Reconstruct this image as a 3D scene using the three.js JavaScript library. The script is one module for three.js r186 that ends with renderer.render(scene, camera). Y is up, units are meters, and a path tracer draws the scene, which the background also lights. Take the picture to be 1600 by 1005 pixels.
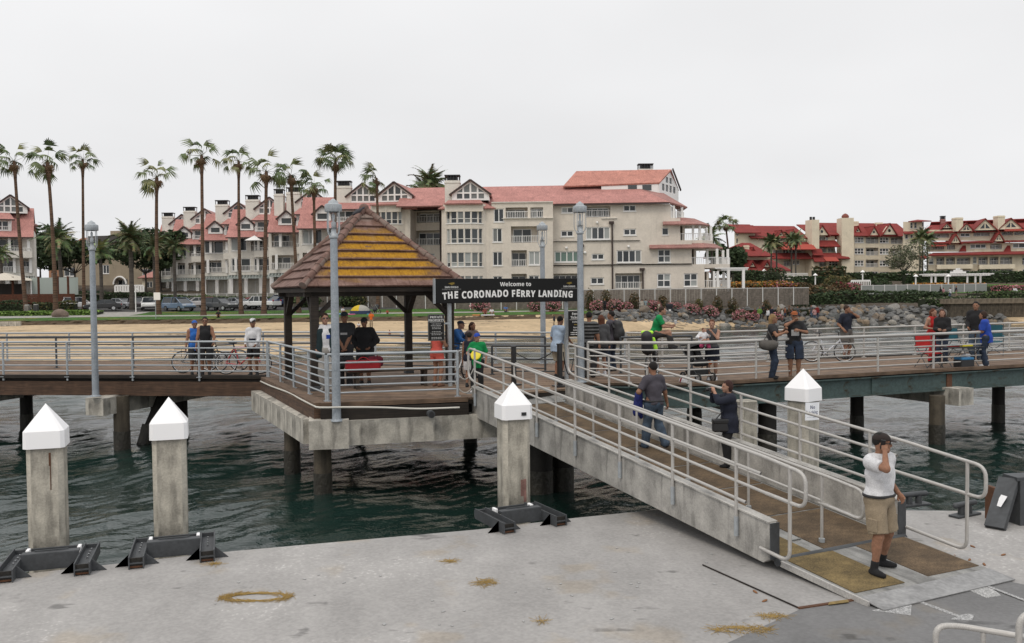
import * as THREE from 'three';
import { mergeGeometries, mergeVertices } from 'three/addons/utils/BufferGeometryUtils.js';
import { RoundedBoxGeometry } from 'three/addons/geometries/RoundedBoxGeometry.js';

// ---------- camera, sky, sun, exposure ----------
const scene = new THREE.Scene();
const EYE = 4.55, FOCAL = 1400, PITCH = -Math.atan(45.5 / 1400), ROLL = -0.010;
const camera = new THREE.PerspectiveCamera(2 * Math.atan(502.5 / FOCAL) * 180 / Math.PI, 1600 / 1005, 0.1, 3000);
camera.position.set(0, EYE, 0);
camera.rotation.set(PITCH, 0, ROLL, 'YXZ');
camera.updateMatrixWorld();
scene.add(camera);
const renderer = new THREE.WebGLRenderer({ antialias: true });
renderer.toneMapping = THREE.LinearToneMapping;
renderer.toneMappingExposure = 1.0;
renderer.shadowMap.enabled = true;

// seeded random and periodic value noise
function rng(seed) { let s = seed | 0; return () => { s = (s + 0x6d2b79f5) | 0; let t = Math.imul(s ^ (s >>> 15), 1 | s); t = (t + Math.imul(t ^ (t >>> 7), 61 | t)) ^ t; return ((t ^ (t >>> 14)) >>> 0) / 4294967296; }; }
const hash3 = (x, y, s) => { let h = Math.imul(x, 374761393) + Math.imul(y, 668265263) + Math.imul(s, 1274126177); h = Math.imul(h ^ (h >>> 13), 1274126177); return ((h ^ (h >>> 16)) >>> 0) / 4294967296; };
function pnoise(x, y, per, s, py = per) {
  const xi = Math.floor(x), yi = Math.floor(y), fx = x - xi, fy = y - yi, u = fx * fx * (3 - 2 * fx), v = fy * fy * (3 - 2 * fy), m = (a) => ((a % per) + per) % per, w = (a) => ((a % py) + py) % py;
  const a = hash3(m(xi), w(yi), s), b = hash3(m(xi + 1), w(yi), s), c = hash3(m(xi), w(yi + 1), s), d = hash3(m(xi + 1), w(yi + 1), s);
  return a + (b - a) * u + (c - a) * v + (a - b - c + d) * u * v;
}
function fbm(x, y, per, oct, s, py = per) { let t = 0, a = 0.5, n = 0; for (let i = 0; i < oct; i++) { t += a * pnoise(x, y, per, s + i * 17, py); n += a; x *= 2; y *= 2; per *= 2; py *= 2; a *= 0.5; } return t / n; }
const clamp = (x, a = 0, b = 1) => Math.min(b, Math.max(a, x)), lerp = (a, b, t) => a + (b - a) * t, smooth = (a, b, x) => { const t = clamp((x - a) / (b - a)); return t * t * (3 - 2 * t); };

// overcast sky: an even cloud deck, a little brighter overhead, with soft uneven cloud
{
  const W = 1024, H = 512, d = new Float32Array(W * H * 4);
  for (let j = 0; j < H; j++) for (let i = 0; i < W; i++) {
    const el = ((j + 0.5) / H - 0.5) * Math.PI, s = Math.max(0, Math.sin(el));
    const q = 1 / (s + 0.22), az = (i / W) * Math.PI * 2, cx = Math.cos(az) * q * 1.1 + 40, cz = Math.sin(az) * q * 1.1 + 40;
    const n = fbm(cx, cz, 4096, 5, 7) - 0.5;
    const L = (0.82 + 0.42 * s * s + 0.12 * s) * (1 + 0.2 * n * smooth(-0.02, 0.12, s)), o = (j * W + i) * 4;
    d[o] = L * 0.998; d[o + 1] = L * 1.0; d[o + 2] = L * 1.012; d[o + 3] = 1;
  }
  const t = new THREE.DataTexture(d, W, H, THREE.RGBAFormat, THREE.FloatType);
  t.mapping = THREE.EquirectangularReflectionMapping; t.magFilter = THREE.LinearFilter; t.minFilter = THREE.LinearFilter; t.needsUpdate = true;
  scene.background = t; scene.environment = t;
}
const sun = new THREE.DirectionalLight(0xfff3e2, 0.95);
sun.position.set(-34, 90, 22);
sun.castShadow = true; sun.shadow.radius = 34; sun.shadow.mapSize.set(4096, 4096);
{ const c = sun.shadow.camera; c.left = -90; c.right = 90; c.top = 90; c.bottom = -90; c.near = 1; c.far = 400; }
sun.target.position.set(0, 0, -40);
scene.add(sun, sun.target);

// ---------- survey helpers: sight lines from the ferry deck to a level or to a facade plane ----------
const V = (x, y, z) => new THREE.Vector3(x, y, z);
function ray(px, py) { return V((px - 800) / FOCAL, -(py - 502.5) / FOCAL, -1).applyQuaternion(camera.quaternion); }
function G(px, py, y) { const d = ray(px, py); return V(0, EYE, 0).addScaledVector(d, (y - EYE) / d.y); }
function Dp(px, py, D) { const d = ray(px, py); return V(0, EYE, 0).addScaledVector(d, -D / d.z); }

// ---------- object helpers ----------
const taken = new Map();
function numbered(n) { const k = taken.get(n) ?? 0; taken.set(n, k + 1); return k ? n + '_' + String(k).padStart(3, '0') : n; }
function tag(o, label, category, group, kind) { o.userData.label = label; if (category) o.userData.category = category; if (group) o.userData.group = group; if (kind) o.userData.kind = kind; return o; }
function thing(name, label, category, pos = [0, 0, 0], turn = 0, group) {
  const o = new THREE.Group(); o.name = numbered(name); scene.add(o);
  if (pos.isVector3) o.position.copy(pos); else o.position.set(...pos);
  o.rotation.y = turn; return tag(o, label, category, group);
}
function part(name, geo, mat, parent) {
  if (Array.isArray(geo)) geo = merge(geo);
  const m = new THREE.Mesh(geo, mat); m.castShadow = m.receiveShadow = true;
  m.name = parent ? name : numbered(name); (parent ?? scene).add(m); return m;
}
function solo(name, geo, mat, label, category, group, kind) { return tag(part(name, geo, mat), label, category, group, kind); }
function struct(name, geo, mat, label) { const m = part(name, geo, mat); m.userData.kind = 'structure'; if (label) m.userData.label = label; return m; }
function copyOf(src, label, pos, turn) { const c = src.clone(); c.userData = { ...src.userData }; c.name = numbered(src.name.replace(/_\d\d\d$/, '')); scene.add(c); if (pos) c.position.copy(pos.isVector3 ? pos : V(...pos)); if (turn !== undefined) c.rotation.y = turn; if (label) c.userData.label = label; return c; }

// ---------- geometry helpers (uv in metres, chosen by the way a face points) ----------
function uvm(g, sc = 1) {
  if (g.index) g = g.toNonIndexed();
  const p = g.attributes.position, n = g.attributes.normal, uv = new Float32Array(p.count * 2);
  for (let i = 0; i < p.count; i += 3) {
    let ax = 0, ay = 0, az = 0; for (let k = 0; k < 3; k++) { ax += n.getX(i + k); ay += n.getY(i + k); az += n.getZ(i + k); }
    ax = Math.abs(ax); ay = Math.abs(ay); az = Math.abs(az);
    for (let k = 0; k < 3; k++) {
      const x = p.getX(i + k), y = p.getY(i + k), z = p.getZ(i + k), o = (i + k) * 2;
      if (ay >= ax && ay >= az) { uv[o] = x / sc; uv[o + 1] = z / sc; } else if (ax >= az) { uv[o] = z / sc; uv[o + 1] = y / sc; } else { uv[o] = x / sc; uv[o + 1] = y / sc; }
    }
  }
  g.setAttribute('uv', new THREE.BufferAttribute(uv, 2)); g.deleteAttribute('uv1'); return g;
}
function merge(list) { const l = list.map((g) => { g = g.index ? g.toNonIndexed() : g; if (!g.attributes.uv) g = uvm(g); return g; }); const c = l.some((g) => g.attributes.color); if (c) for (const g of l) if (!g.attributes.color) g.setAttribute('color', new THREE.BufferAttribute(new Float32Array(g.attributes.position.count * 3).fill(1), 3)); return l.length === 1 ? l[0] : mergeGeometries(l); }
const M4 = new THREE.Matrix4(), EU = new THREE.Euler();
function xf(g, x = 0, y = 0, z = 0, rx = 0, ry = 0, rz = 0) { M4.makeRotationFromEuler(EU.set(rx, ry, rz, 'YXZ')).setPosition(x, y, z); return g.applyMatrix4(M4); }
function box(w, h, d, x = 0, y = 0, z = 0, ry = 0, rx = 0, rz = 0) { return uvm(xf(new THREE.BoxGeometry(w, h, d), x, y, z, rx, ry, rz)); }
function rbox(w, h, d, r = 0.01, x = 0, y = 0, z = 0, ry = 0, rx = 0, rz = 0) { return uvm(xf(new RoundedBoxGeometry(w, h, d, 1, r), x, y, z, rx, ry, rz)); }
function cyl(r0, r1, h, x = 0, y = 0, z = 0, seg = 12, open = false) { return uvm(xf(new THREE.CylinderGeometry(r1, r0, h, seg, 1, open), x, y + h / 2, z)); }
function bar(a, b, r, seg = 8, r2 = r) {   // a round bar from a to b
  const d = b.clone().sub(a), L = d.length(), g = new THREE.CylinderGeometry(r2, r, L, seg, 1);
  g.translate(0, L / 2, 0); g.applyQuaternion(new THREE.Quaternion().setFromUnitVectors(V(0, 1, 0), d.normalize())); g.translate(a.x, a.y, a.z); return g;
}
function beam(a, b, w, h, up = V(0, 1, 0)) {   // a square timber from a to b (w across, h up)
  const d = b.clone().sub(a), L = d.length(), z = d.normalize(), x = up.clone().cross(z).normalize(), y = z.clone().cross(x);
  const g = new THREE.BoxGeometry(w, h, L); g.applyMatrix4(new THREE.Matrix4().makeBasis(x, y, z).setPosition(a.clone().add(b).multiplyScalar(0.5))); return uvm(g);
}
function pipe(pts, r, seg = 8, closed = false, n, soft = 0) {   // a bent pipe; corners rounded when soft > 0
  let P = pts;
  if (soft) {
    P = [pts[0]];
    for (let i = 1; i < pts.length - 1; i++) {
      const a = pts[i].clone().sub(pts[i - 1]), b = pts[i + 1].clone().sub(pts[i]), s = Math.min(soft, a.length() * 0.49, b.length() * 0.49), p0 = pts[i].clone().addScaledVector(a.normalize(), -s), p1 = pts[i].clone().addScaledVector(b.normalize(), s);
      for (let k = 0; k <= 5; k++) { const t = k / 5; P.push(p0.clone().multiplyScalar((1 - t) * (1 - t)).addScaledVector(pts[i], 2 * t * (1 - t)).addScaledVector(p1, t * t)); }
    }
    P.push(pts[pts.length - 1]);
    return polyTube(P, r, seg);
  }
  return new THREE.TubeGeometry(new THREE.CatmullRomCurve3(P, closed, 'catmullrom', 0.5), n ?? P.length * 5, r, seg, closed);
}
function polyTube(P, r, seg = 8) {
  const pos = [], nor = [], uv = [], idx = []; let nx = null; const tan = (i) => P[Math.min(i + 1, P.length - 1)].clone().sub(P[Math.max(i - 1, 0)]).normalize();
  for (let i = 0; i < P.length; i++) {
    const t = tan(i); if (!nx) nx = Math.abs(t.y) < 0.9 ? V(0, 1, 0) : V(1, 0, 0);
    nx = nx.clone().addScaledVector(t, -nx.dot(t)).normalize(); const b = t.clone().cross(nx), rr = typeof r === 'function' ? r(i / (P.length - 1)) : r;
    for (let k = 0; k <= seg; k++) { const a = k / seg * Math.PI * 2, q = nx.clone().multiplyScalar(Math.cos(a)).addScaledVector(b, Math.sin(a)); pos.push(P[i].x + q.x * rr, P[i].y + q.y * rr, P[i].z + q.z * rr); nor.push(q.x, q.y, q.z); uv.push(k / seg * 0.3, i * 0.2); }
    if (i) for (let k = 0; k < seg; k++) { const a = (i - 1) * (seg + 1) + k, c = a + seg + 1; idx.push(a, a + 1, c, a + 1, c + 1, c); }
  }
  const g = new THREE.BufferGeometry(); g.setAttribute('position', new THREE.Float32BufferAttribute(pos, 3)); g.setAttribute('normal', new THREE.Float32BufferAttribute(nor, 3)); g.setAttribute('uv', new THREE.Float32BufferAttribute(uv, 2)); g.setIndex(idx);
  return g;
}
function prism(pts, h, bevel = 0) {   // plan polygon [[x, z] ...], top at y = 0, thickness h downward
  const s = new THREE.Shape(pts.map(([x, z]) => new THREE.Vector2(x, -z))), g = new THREE.ExtrudeGeometry(s, { depth: h - bevel * 2, bevelEnabled: bevel > 0, bevelSize: bevel, bevelOffset: -bevel, bevelThickness: bevel, bevelSegments: 1, curveSegments: 8 });
  g.rotateX(-Math.PI / 2); g.translate(0, -h + bevel, 0); return uvm(g);
}
function slab(pts, d, bevel = 0) {   // upright outline [[x, y] ...] given depth d along z, centred
  const s = new THREE.Shape(pts.map(([x, y]) => new THREE.Vector2(x, y))), g = new THREE.ExtrudeGeometry(s, { depth: d - 2 * bevel, bevelEnabled: bevel > 0, bevelSize: bevel, bevelOffset: -bevel, bevelThickness: bevel, bevelSegments: 1, curveSegments: 10 });
  g.translate(0, 0, -d / 2 + bevel); return uvm(g);
}
function tris(list) {   // flat-shaded triangles from a flat list of Vector3
  const g = new THREE.BufferGeometry().setFromPoints(list); g.computeVertexNormals(); return uvm(g);
}
const quad = (a, b, c, d) => [a, b, c, a, c, d];
function lathe(prof, seg = 16) { const g = new THREE.LatheGeometry(prof.map(([r, y]) => new THREE.Vector2(r, y)), seg); return g; }

// ---------- textures and materials ----------
function tex(size, fn, rep = 1, srgb = true) {   // fn(u, v, x, y) gives a grey or [r, g, b], 0..1
  const d = new Uint8Array(size * size * 4);
  for (let j = 0; j < size; j++) for (let i = 0; i < size; i++) { const c = fn(i / size, j / size, i, j), o = (j * size + i) * 4; if (typeof c === 'number') d[o] = d[o + 1] = d[o + 2] = clamp(c) * 255; else { d[o] = clamp(c[0]) * 255; d[o + 1] = clamp(c[1]) * 255; d[o + 2] = clamp(c[2]) * 255; } d[o + 3] = 255; }
  const t = new THREE.DataTexture(d, size, size); t.wrapS = t.wrapT = THREE.RepeatWrapping; t.magFilter = THREE.LinearFilter; t.minFilter = THREE.LinearMipmapLinearFilter; t.generateMipmaps = true;
  if (srgb) t.colorSpace = THREE.SRGBColorSpace; t.repeat.set(1 / rep, 1 / rep); t.needsUpdate = true; return t;
}
const again = (t, ru, rv = ru) => { const c = t.clone(); c.repeat.set(1 / ru, 1 / rv); return c; };
const std = (o) => new THREE.MeshStandardMaterial({ roughness: 0.8, side: THREE.DoubleSide, ...o });
const lin = (r, g, b) => new THREE.Color().setRGB(r, g, b);
// grey mottles around 1 that multiply a base colour
const mottle = tex(512, (u, v) => { const n = fbm(u * 8, v * 8, 8, 6, 3), f = fbm(u * 64, v * 64, 64, 2, 9); return 0.80 + 0.30 * (n - 0.5) + 0.16 * (f - 0.5); }, 2.5);
const mottleB = tex(512, (u, v) => fbm(u * 32, v * 32, 32, 4, 41), 0.8, false);
const stainTex = tex(512, (u, v) => { const n = fbm(u * 6, v * 6, 6, 5, 11), s = fbm(u * 14 + 0.8 * n, v * 2, 14, 4, 23, 2) * 0.75 + fbm(u * 5, v * 5, 5, 3, 29) * 0.3, f = fbm(u * 90, v * 90, 90, 2, 5); const k = 0.86 + 0.36 * (n - 0.5) - 0.95 * Math.max(0, s - 0.56) + 0.14 * (f - 0.5); return [k, k * 0.985, k * 0.955]; }, 1.6);
const woodTex = tex(512, (u, v) => { const g = fbm(u * 4, v * 70, 4, 4, 31, 70), n = fbm(u * 8, v * 8, 8, 4, 13); const k = 0.72 + 0.42 * (g - 0.5) + 0.3 * (n - 0.5); return [k, k * 0.95, k * 0.9]; }, 1.6);
const fineTex = tex(256, (u, v) => 0.86 + 0.2 * (fbm(u * 48, v * 48, 48, 3, 77) - 0.5) + 0.1 * (fbm(u * 4, v * 4, 4, 3, 78) - 0.5), 0.9);
const rustTex = tex(512, (u, v) => { const n = fbm(u * 7, v * 7, 7, 6, 51), f = fbm(u * 50, v * 50, 50, 3, 52), k = smooth(0.52, 0.72, n + 0.2 * (f - 0.5)), b = 0.8 + 0.25 * (f - 0.5); return [lerp(b, 0.55, k), lerp(b, 0.34, k), lerp(b, 0.2, k)]; }, 2.2);
const mat = {
  galv: std({ color: lin(0.50, 0.54, 0.57), metalness: 0.25, roughness: 0.5, map: fineTex }),
  railWarm: std({ color: lin(0.62, 0.60, 0.57), metalness: 0.2, roughness: 0.48, map: fineTex }),
  railDark: std({ color: lin(0.10, 0.11, 0.12), metalness: 0.3, roughness: 0.55, map: fineTex }),
  concrete: std({ color: lin(0.60, 0.585, 0.55), map: stainTex, bumpMap: mottleB, bumpScale: 0.004, roughness: 0.9 }),
  concretePale: std({ color: lin(0.58, 0.56, 0.51), map: stainTex, bumpMap: mottleB, bumpScale: 0.003, roughness: 0.9 }),
  wetPile: std({ color: lin(0.045, 0.042, 0.034), map: stainTex, roughness: 0.55, bumpMap: mottleB, bumpScale: 0.02 }),
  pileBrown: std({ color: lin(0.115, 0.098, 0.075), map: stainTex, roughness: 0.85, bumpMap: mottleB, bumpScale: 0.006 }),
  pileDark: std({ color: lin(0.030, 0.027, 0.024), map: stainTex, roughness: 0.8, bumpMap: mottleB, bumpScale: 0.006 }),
  timber: std({ color: lin(0.155, 0.098, 0.068), map: woodTex, roughness: 0.85, bumpMap: woodTex, bumpScale: 0.003 }),
  kerb: std({ color: lin(0.26, 0.19, 0.14), map: woodTex, roughness: 0.9, bumpMap: woodTex, bumpScale: 0.004 }),
  timberDark: std({ color: lin(0.040, 0.034, 0.029), map: woodTex, roughness: 0.85, bumpMap: woodTex, bumpScale: 0.003 }),
  steelGreen: std({ color: lin(0.085, 0.135, 0.13), map: rustTex, roughness: 0.7 }),
  steelGrey: std({ color: lin(0.085, 0.092, 0.10), map: mottle, roughness: 0.6 }),
  rust: std({ color: lin(0.16, 0.07, 0.035), map: mottle, roughness: 0.9 }),
  white: std({ color: lin(0.86, 0.86, 0.87), roughness: 0.5 }),
  black: std({ color: lin(0.018, 0.018, 0.02), roughness: 0.6 }),
  blackGloss: std({ color: lin(0.015, 0.015, 0.016), roughness: 0.3 }),
  rubber: std({ color: lin(0.02, 0.02, 0.02), roughness: 0.75 }),
  chrome: std({ color: lin(0.55, 0.56, 0.57), metalness: 0.9, roughness: 0.28 }),
  glass: new THREE.MeshPhysicalMaterial({ color: 0xffffff, transmission: 1, roughness: 0.03, thickness: 0, ior: 1.45, side: THREE.DoubleSide }),
  rope: std({ color: lin(0.42, 0.41, 0.38), roughness: 0.9 }),
};
const plain = (r, g, b, rough = 0.8, extra = {}) => std({ color: lin(r, g, b), roughness: rough, ...extra });

// ---------- water ----------
const PIER = 2.13, DOCK = 0.71;
{
  const R = rng(5), W = [];
  for (let i = 0; i < 46; i++) { const L = 0.34 * Math.pow(1.085, i), a = (R() - 0.5) * 2.5 + 0.35, k = 2 * Math.PI / L; W.push([Math.cos(a) * k, Math.sin(a) * k, R() * 6.28, 0.0034 * Math.pow(L, 0.74) * (0.5 + R())]); }
  const rows = [], gz = []; let z = -4; while (z > -135) { gz.push(z); z -= 0.045 + Math.pow(-z / 40, 2) * 0.16; }
  const NX = 560, pos = new Float32Array(gz.length * NX * 3), nor = new Float32Array(gz.length * NX * 3), idx = [];
  gz.forEach((zz, j) => {
    const half = 7 - zz * 0.78, fade = 1;
    for (let i = 0; i < NX; i++) {
      const x = (i / (NX - 1) * 2 - 1) * half, o = (j * NX + i) * 3, cell = Math.max(2 * half / NX, 0.045 + Math.pow(-zz / 40, 2) * 0.16);
      const gust = 0.62 + 0.75 * fbm(x * 0.10 + 50, zz * 0.07 + 50, 4096, 3, 91); let h = 0, hx = 0, hz = 0;
      for (const [kx, kz, p, A] of W) { const lam = 6.283 / Math.hypot(kx, kz), f = smooth(1.6, 4, lam / cell) * gust; if (f <= 0) continue; const q = kx * x + kz * zz + p, s = Math.sin(q), c = Math.cos(q); h += A * f * s; hx += A * f * c * kx; hz += A * f * c * kz; }
      pos[o] = x; pos[o + 1] = h; pos[o + 2] = zz; const n = 1 / Math.hypot(hx, 1, hz); nor[o] = -hx * n; nor[o + 1] = n; nor[o + 2] = -hz * n;
      if (i && j) { const a = j * NX + i, b = a - NX; idx.push(b - 1, b, a, b - 1, a, a - 1); }
    }
  });
  const g = new THREE.BufferGeometry(); g.setAttribute('position', new THREE.BufferAttribute(pos, 3)); g.setAttribute('normal', new THREE.BufferAttribute(nor, 3));
  const uv = new Float32Array(gz.length * NX * 2); for (let i = 0; i < uv.length / 2; i++) { uv[2 * i] = pos[3 * i]; uv[2 * i + 1] = pos[3 * i + 2]; } g.setAttribute('uv', new THREE.BufferAttribute(uv, 2)); g.setIndex(idx);
  const ripple = tex(512, (u, v) => fbm(u * 10, v * 16, 10, 5, 63, 16) * 0.6 + fbm(u * 30, v * 40, 30, 3, 64, 40) * 0.4, 2.2, false);
  struct('sea_water', g, new THREE.MeshPhysicalMaterial({ color: lin(0.010, 0.024, 0.020), roughness: 0.07, ior: 1.33, bumpMap: ripple, bumpScale: 0.015 }), 'dark green rippled bay water under the pier');
}

// ---------- floating concrete dock ----------
const TH = 21 * Math.PI / 180, e1 = V(Math.cos(TH), 0, -Math.sin(TH)), e2 = V(Math.sin(TH), 0, Math.cos(TH));
{
  const plan = [[-34, -3.4], [-7.08, -12.25], [-4.4, -13.31], [-0.6, -14.45], [1.0, -15.12], [3.2, -15.9], [3.9, -15.5], [6.74, -15.43], [9.5, -15.2], [30, -15.0], [30, 2], [-34, 2]];
  const deckTex = tex(2048, (u, v, i, j) => {
    const n = fbm(u * 9, v * 9, 9, 6, 201), m = fbm(u * 40, v * 14, 40, 4, 202, 14), f = fbm(u * 380, v * 380, 380, 2, 203), s = fbm(u * 26 + 3 * n, v * 60, 26, 4, 204, 60);
    let k = 0.83 + 0.20 * (n - 0.5) + 0.10 * (m - 0.5) + 0.10 * (f - 0.5) - 0.22 * smooth(0.66, 0.80, s) * smooth(0.52, 0.66, m) + 0.12 * smooth(0.70, 0.82, f) * smooth(0.5, 0.7, n);
    const br = smooth(0.62, 0.80, fbm(u * 17, v * 17, 17, 5, 205)) * 0.07; return [k, k * (0.988 - br * 0.4), k * (0.972 - br)];
  }, 14);
  const g = prism(plan, 1.0, 0.03); g.translate(0, DOCK, 0);
  struct('dock_deck', g, std({ color: lin(0.475, 0.472, 0.475), map: deckTex, roughness: 0.86, bumpMap: mottleB, bumpScale: 0.003 }), 'pale grey concrete deck of the floating ferry dock');
  const flat = (pxs, lift, m, name, label, cat, grp) => { const P = pxs.map(([x, y]) => G(x, y, DOCK)), c = P.reduce((a, b) => a.add(b), V(0, 0, 0)).multiplyScalar(1 / P.length); const q = prism(P.map((p) => [p.x - c.x, p.z - c.z]), 0.006); const o = solo(name, q, m, label, cat, grp); o.position.set(c.x, DOCK + lift, c.z); return o; };
  // darker non-skid coat where the passengers step off
  const coat = std({ color: lin(0.235, 0.24, 0.25), map: deckTex, roughness: 0.8, bumpMap: mottleB, bumpScale: 0.002 });
  const cp = [[1250, 953], [1562, 906], [1720, 940], [1720, 1100], [990, 1100], [1020, 1060]].map(([x, y]) => { const p = G(x, y, DOCK); return [p.x, p.z]; });
  const cg = prism(cp, 0.02); cg.translate(0, DOCK + 0.006, 0); struct('dock_walkway', cg, coat, 'darker grey non-skid coat on the dock by the gangway foot');
  // rusty steel strip at the coat's edge and the crack that meets it
  const st = (a, b, w, m, name, label, cat) => { const A = G(...a, DOCK), B = G(...b, DOCK), c = A.clone().add(B).multiplyScalar(0.5), t = thing(name, label, cat, [c.x, DOCK, c.z]); A.sub(c); B.sub(c); A.y = B.y = 0.012; part('strip', beam(A, B, w, 0.016), m, t); return t; };
  const es = st([1248, 952], [1562, 905], 0.05, mat.rust, 'edge_strip', 'rusty steel edging strip across the dock in front of gangway foot', 'edging strip');
  const ec = st([1098, 884], [1247, 951], 0.014, mat.timberDark, 'joint_strip', 'dark joint line running over the dock to the rusty strip', 'joint');
  const ochre = plain(0.40, 0.28, 0.10, 0.9, { map: mottle }), straw = plain(0.36, 0.24, 0.075, 0.95);
  flat([[1294, 948], [1296, 944], [1325, 940], [1327, 944]], 0.026, ochre, 'paint_patch', 'small yellow painted patch on the rusty edging strip', 'paint mark');
  const paint = tex(256, (u, v) => 0.7 + 0.6 * (fbm(u * 30, v * 30, 30, 3, 301) - 0.5) , 0.5), pw = std({ color: lin(0.72, 0.72, 0.71), map: paint, roughness: 0.8 }), pw2 = std({ color: lin(0.66, 0.66, 0.66), map: paint, roughness: 0.85 });
  const Z = (l) => l.map(([x, y]) => [1140 + x * 0.2875, 840 + y * 0.2875]);
  flat(Z([[735, 342], [800, 335], [865, 378], [990, 365], [986, 427], [772, 402], [842, 386]]), 0.012, pw2, 'painted_arrow', 'worn white arrow pointing right, left of the dock arrows', 'arrow', 'painted arrows on the dock');
  flat(Z([[1212, 248], [1290, 244], [1300, 256], [1415, 268], [1475, 320], [1395, 333], [1305, 292], [1216, 296]]), 0.012, pw, 'painted_arrow', 'bright white block arrow pointing left beyond the thin arrow', 'arrow', 'painted arrows on the dock');
  flat(Z([[1404, 268], [1600, 342], [1600, 352], [1404, 276]]), 0.020, pw2, 'painted_line', 'thin white painted line leading to the block arrow', 'line');
  flat(Z([[985, 340], [1010, 338], [1250, 428], [1288, 420], [1332, 424], [1318, 456], [1206, 450], [1212, 440], [1246, 440]]), 0.012, pw2, 'painted_arrow', 'thin faded arrow pointing right, nearest the bottom rail', 'arrow', 'painted arrows on the dock');
  // straw left behind: a ring and some tufts, each a heap of thin stalks
  function strawHeap(px, py, rx, rz, n, label, ring, seed) {
    const R = rng(seed), c = G(px, py, DOCK), gs = [];
    for (let i = 0; i < n; i++) { const a = R() * 6.283, q = ring ? 0.82 + R() * 0.26 : Math.sqrt(R()), x = Math.cos(a) * rx * q, z = Math.sin(a) * rz * q, d = a + 1.57 + (R() - 0.5) * (ring ? 0.9 : 6), L = 0.05 + R() * 0.12; gs.push(bar(V(x - Math.cos(d) * L, 0.004 + R() * 0.012, z - Math.sin(d) * L), V(x + Math.cos(d) * L, 0.004 + R() * 0.012, z + Math.sin(d) * L), 0.0022, 3)); }
    const o = solo('straw', gs, straw, label, 'straw', null, 'stuff'); o.position.copy(c); return o;
  }
  strawHeap(400, 934, 0.44, 0.14, 260, 'ring of brown straw lying on the open dock', true, 1);
  strawHeap(758, 911, 0.12, 0.14, 60, 'small tuft of brown straw in the middle of the dock', false, 2);
  strawHeap(703, 878, 0.07, 0.06, 24, 'wisp of straw near the dock edge left of center pile', false, 3);
  strawHeap(1158, 985, 0.35, 0.10, 90, 'scatter of straw at the bottom of the dock', false, 4);
  strawHeap(845, 971, 0.06, 0.05, 16, 'tiny wisp of straw low on the open dock', false, 6);
  strawHeap(335, 882, 0.10, 0.06, 26, 'wisp of straw beside the second bracket from left', false, 5);
  strawHeap(1208, 964, 0.16, 0.05, 40, 'thin straw streak beside the joint near gangway', false, 7);
  const R = rng(77), chips = [], leaves = [];
  for (let i = 0; i < 46; i++) { const p = G(180 + R() * 1000, 850 + R() * 130, DOCK); if (p.z < -12.9 + p.x * -0.28) continue; chips.push(xf(new THREE.CylinderGeometry(1, 1, 0.008, 6).scale(0.012 + R() * 0.03, 1, 0.01 + R() * 0.014), p.x, DOCK + 0.006, p.z, 0, R() * 3, 0)); }
  solo('paper_scrap', chips, pw, 'white scraps and droppings scattered over the dock', 'scraps', null, 'stuff');
  for (const [px, py] of [[1491, 870], [1515, 876], [1538, 883], [1568, 868], [1520, 855], [1195, 940], [1180, 926]]) { const p = G(px, py, DOCK); leaves.push(xf(new THREE.SphereGeometry(1, 6, 4).scale(0.055, 0.012, 0.02), p.x, DOCK + 0.01, p.z, 0, R() * 2, 0.1)); }
  solo('dry_leaf', leaves, plain(0.20, 0.09, 0.035), 'brown dry leaves strewn right of the gangway foot', 'leaves', null, 'stuff');
}
// guide piles with white caps, and the steel brackets that tie the dock to them
const dockTurn = 18 * Math.PI / 180;
function octo(s, c) { return [[-s, -s + c], [-s + c, -s], [s - c, -s], [s, -s + c], [s, s - c], [s - c, s], [-s + c, s], [-s, s - c]]; }
function guidePile(px, py, label, turn, top = 2.27, cap = true, s = 0.255) {
  const p = G(px, py, DOCK), t = thing('guide_pile', label, 'pile', [p.x, -1, p.z], turn, 'concrete guide piles');
  const sh = prism(octo(s, 0.07), top + 1, 0); sh.translate(0, top + 1, 0); part('shaft', sh, mat.concretePale, t);
  const band = prism(octo(s + 0.004, 0.07), 1.02, 0); band.translate(0, 1.02, 0); part('wet_foot', band, mat.wetPile, t);
  if (cap) {
    const k = s + 0.035, y0 = top + 1 - 0.02, o = octo(k, 0.055), P = [], ap = V(0, y0 + 0.66, 0);
    for (let i = 0; i < 8; i++) { const a = o[i], b = o[(i + 1) % 8], A = V(a[0], y0, a[1]), B = V(b[0], y0, b[1]), A2 = V(a[0] * 0.985, y0 + 0.26, a[1] * 0.985), B2 = V(b[0] * 0.985, y0 + 0.26, b[1] * 0.985); P.push(...quad(B, A, A2, B2), B2, A2, ap, A, B, V(0, y0, 0)); }
    part('cap', tris(P), mat.white, t);
  }
  return t;
}
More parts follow.
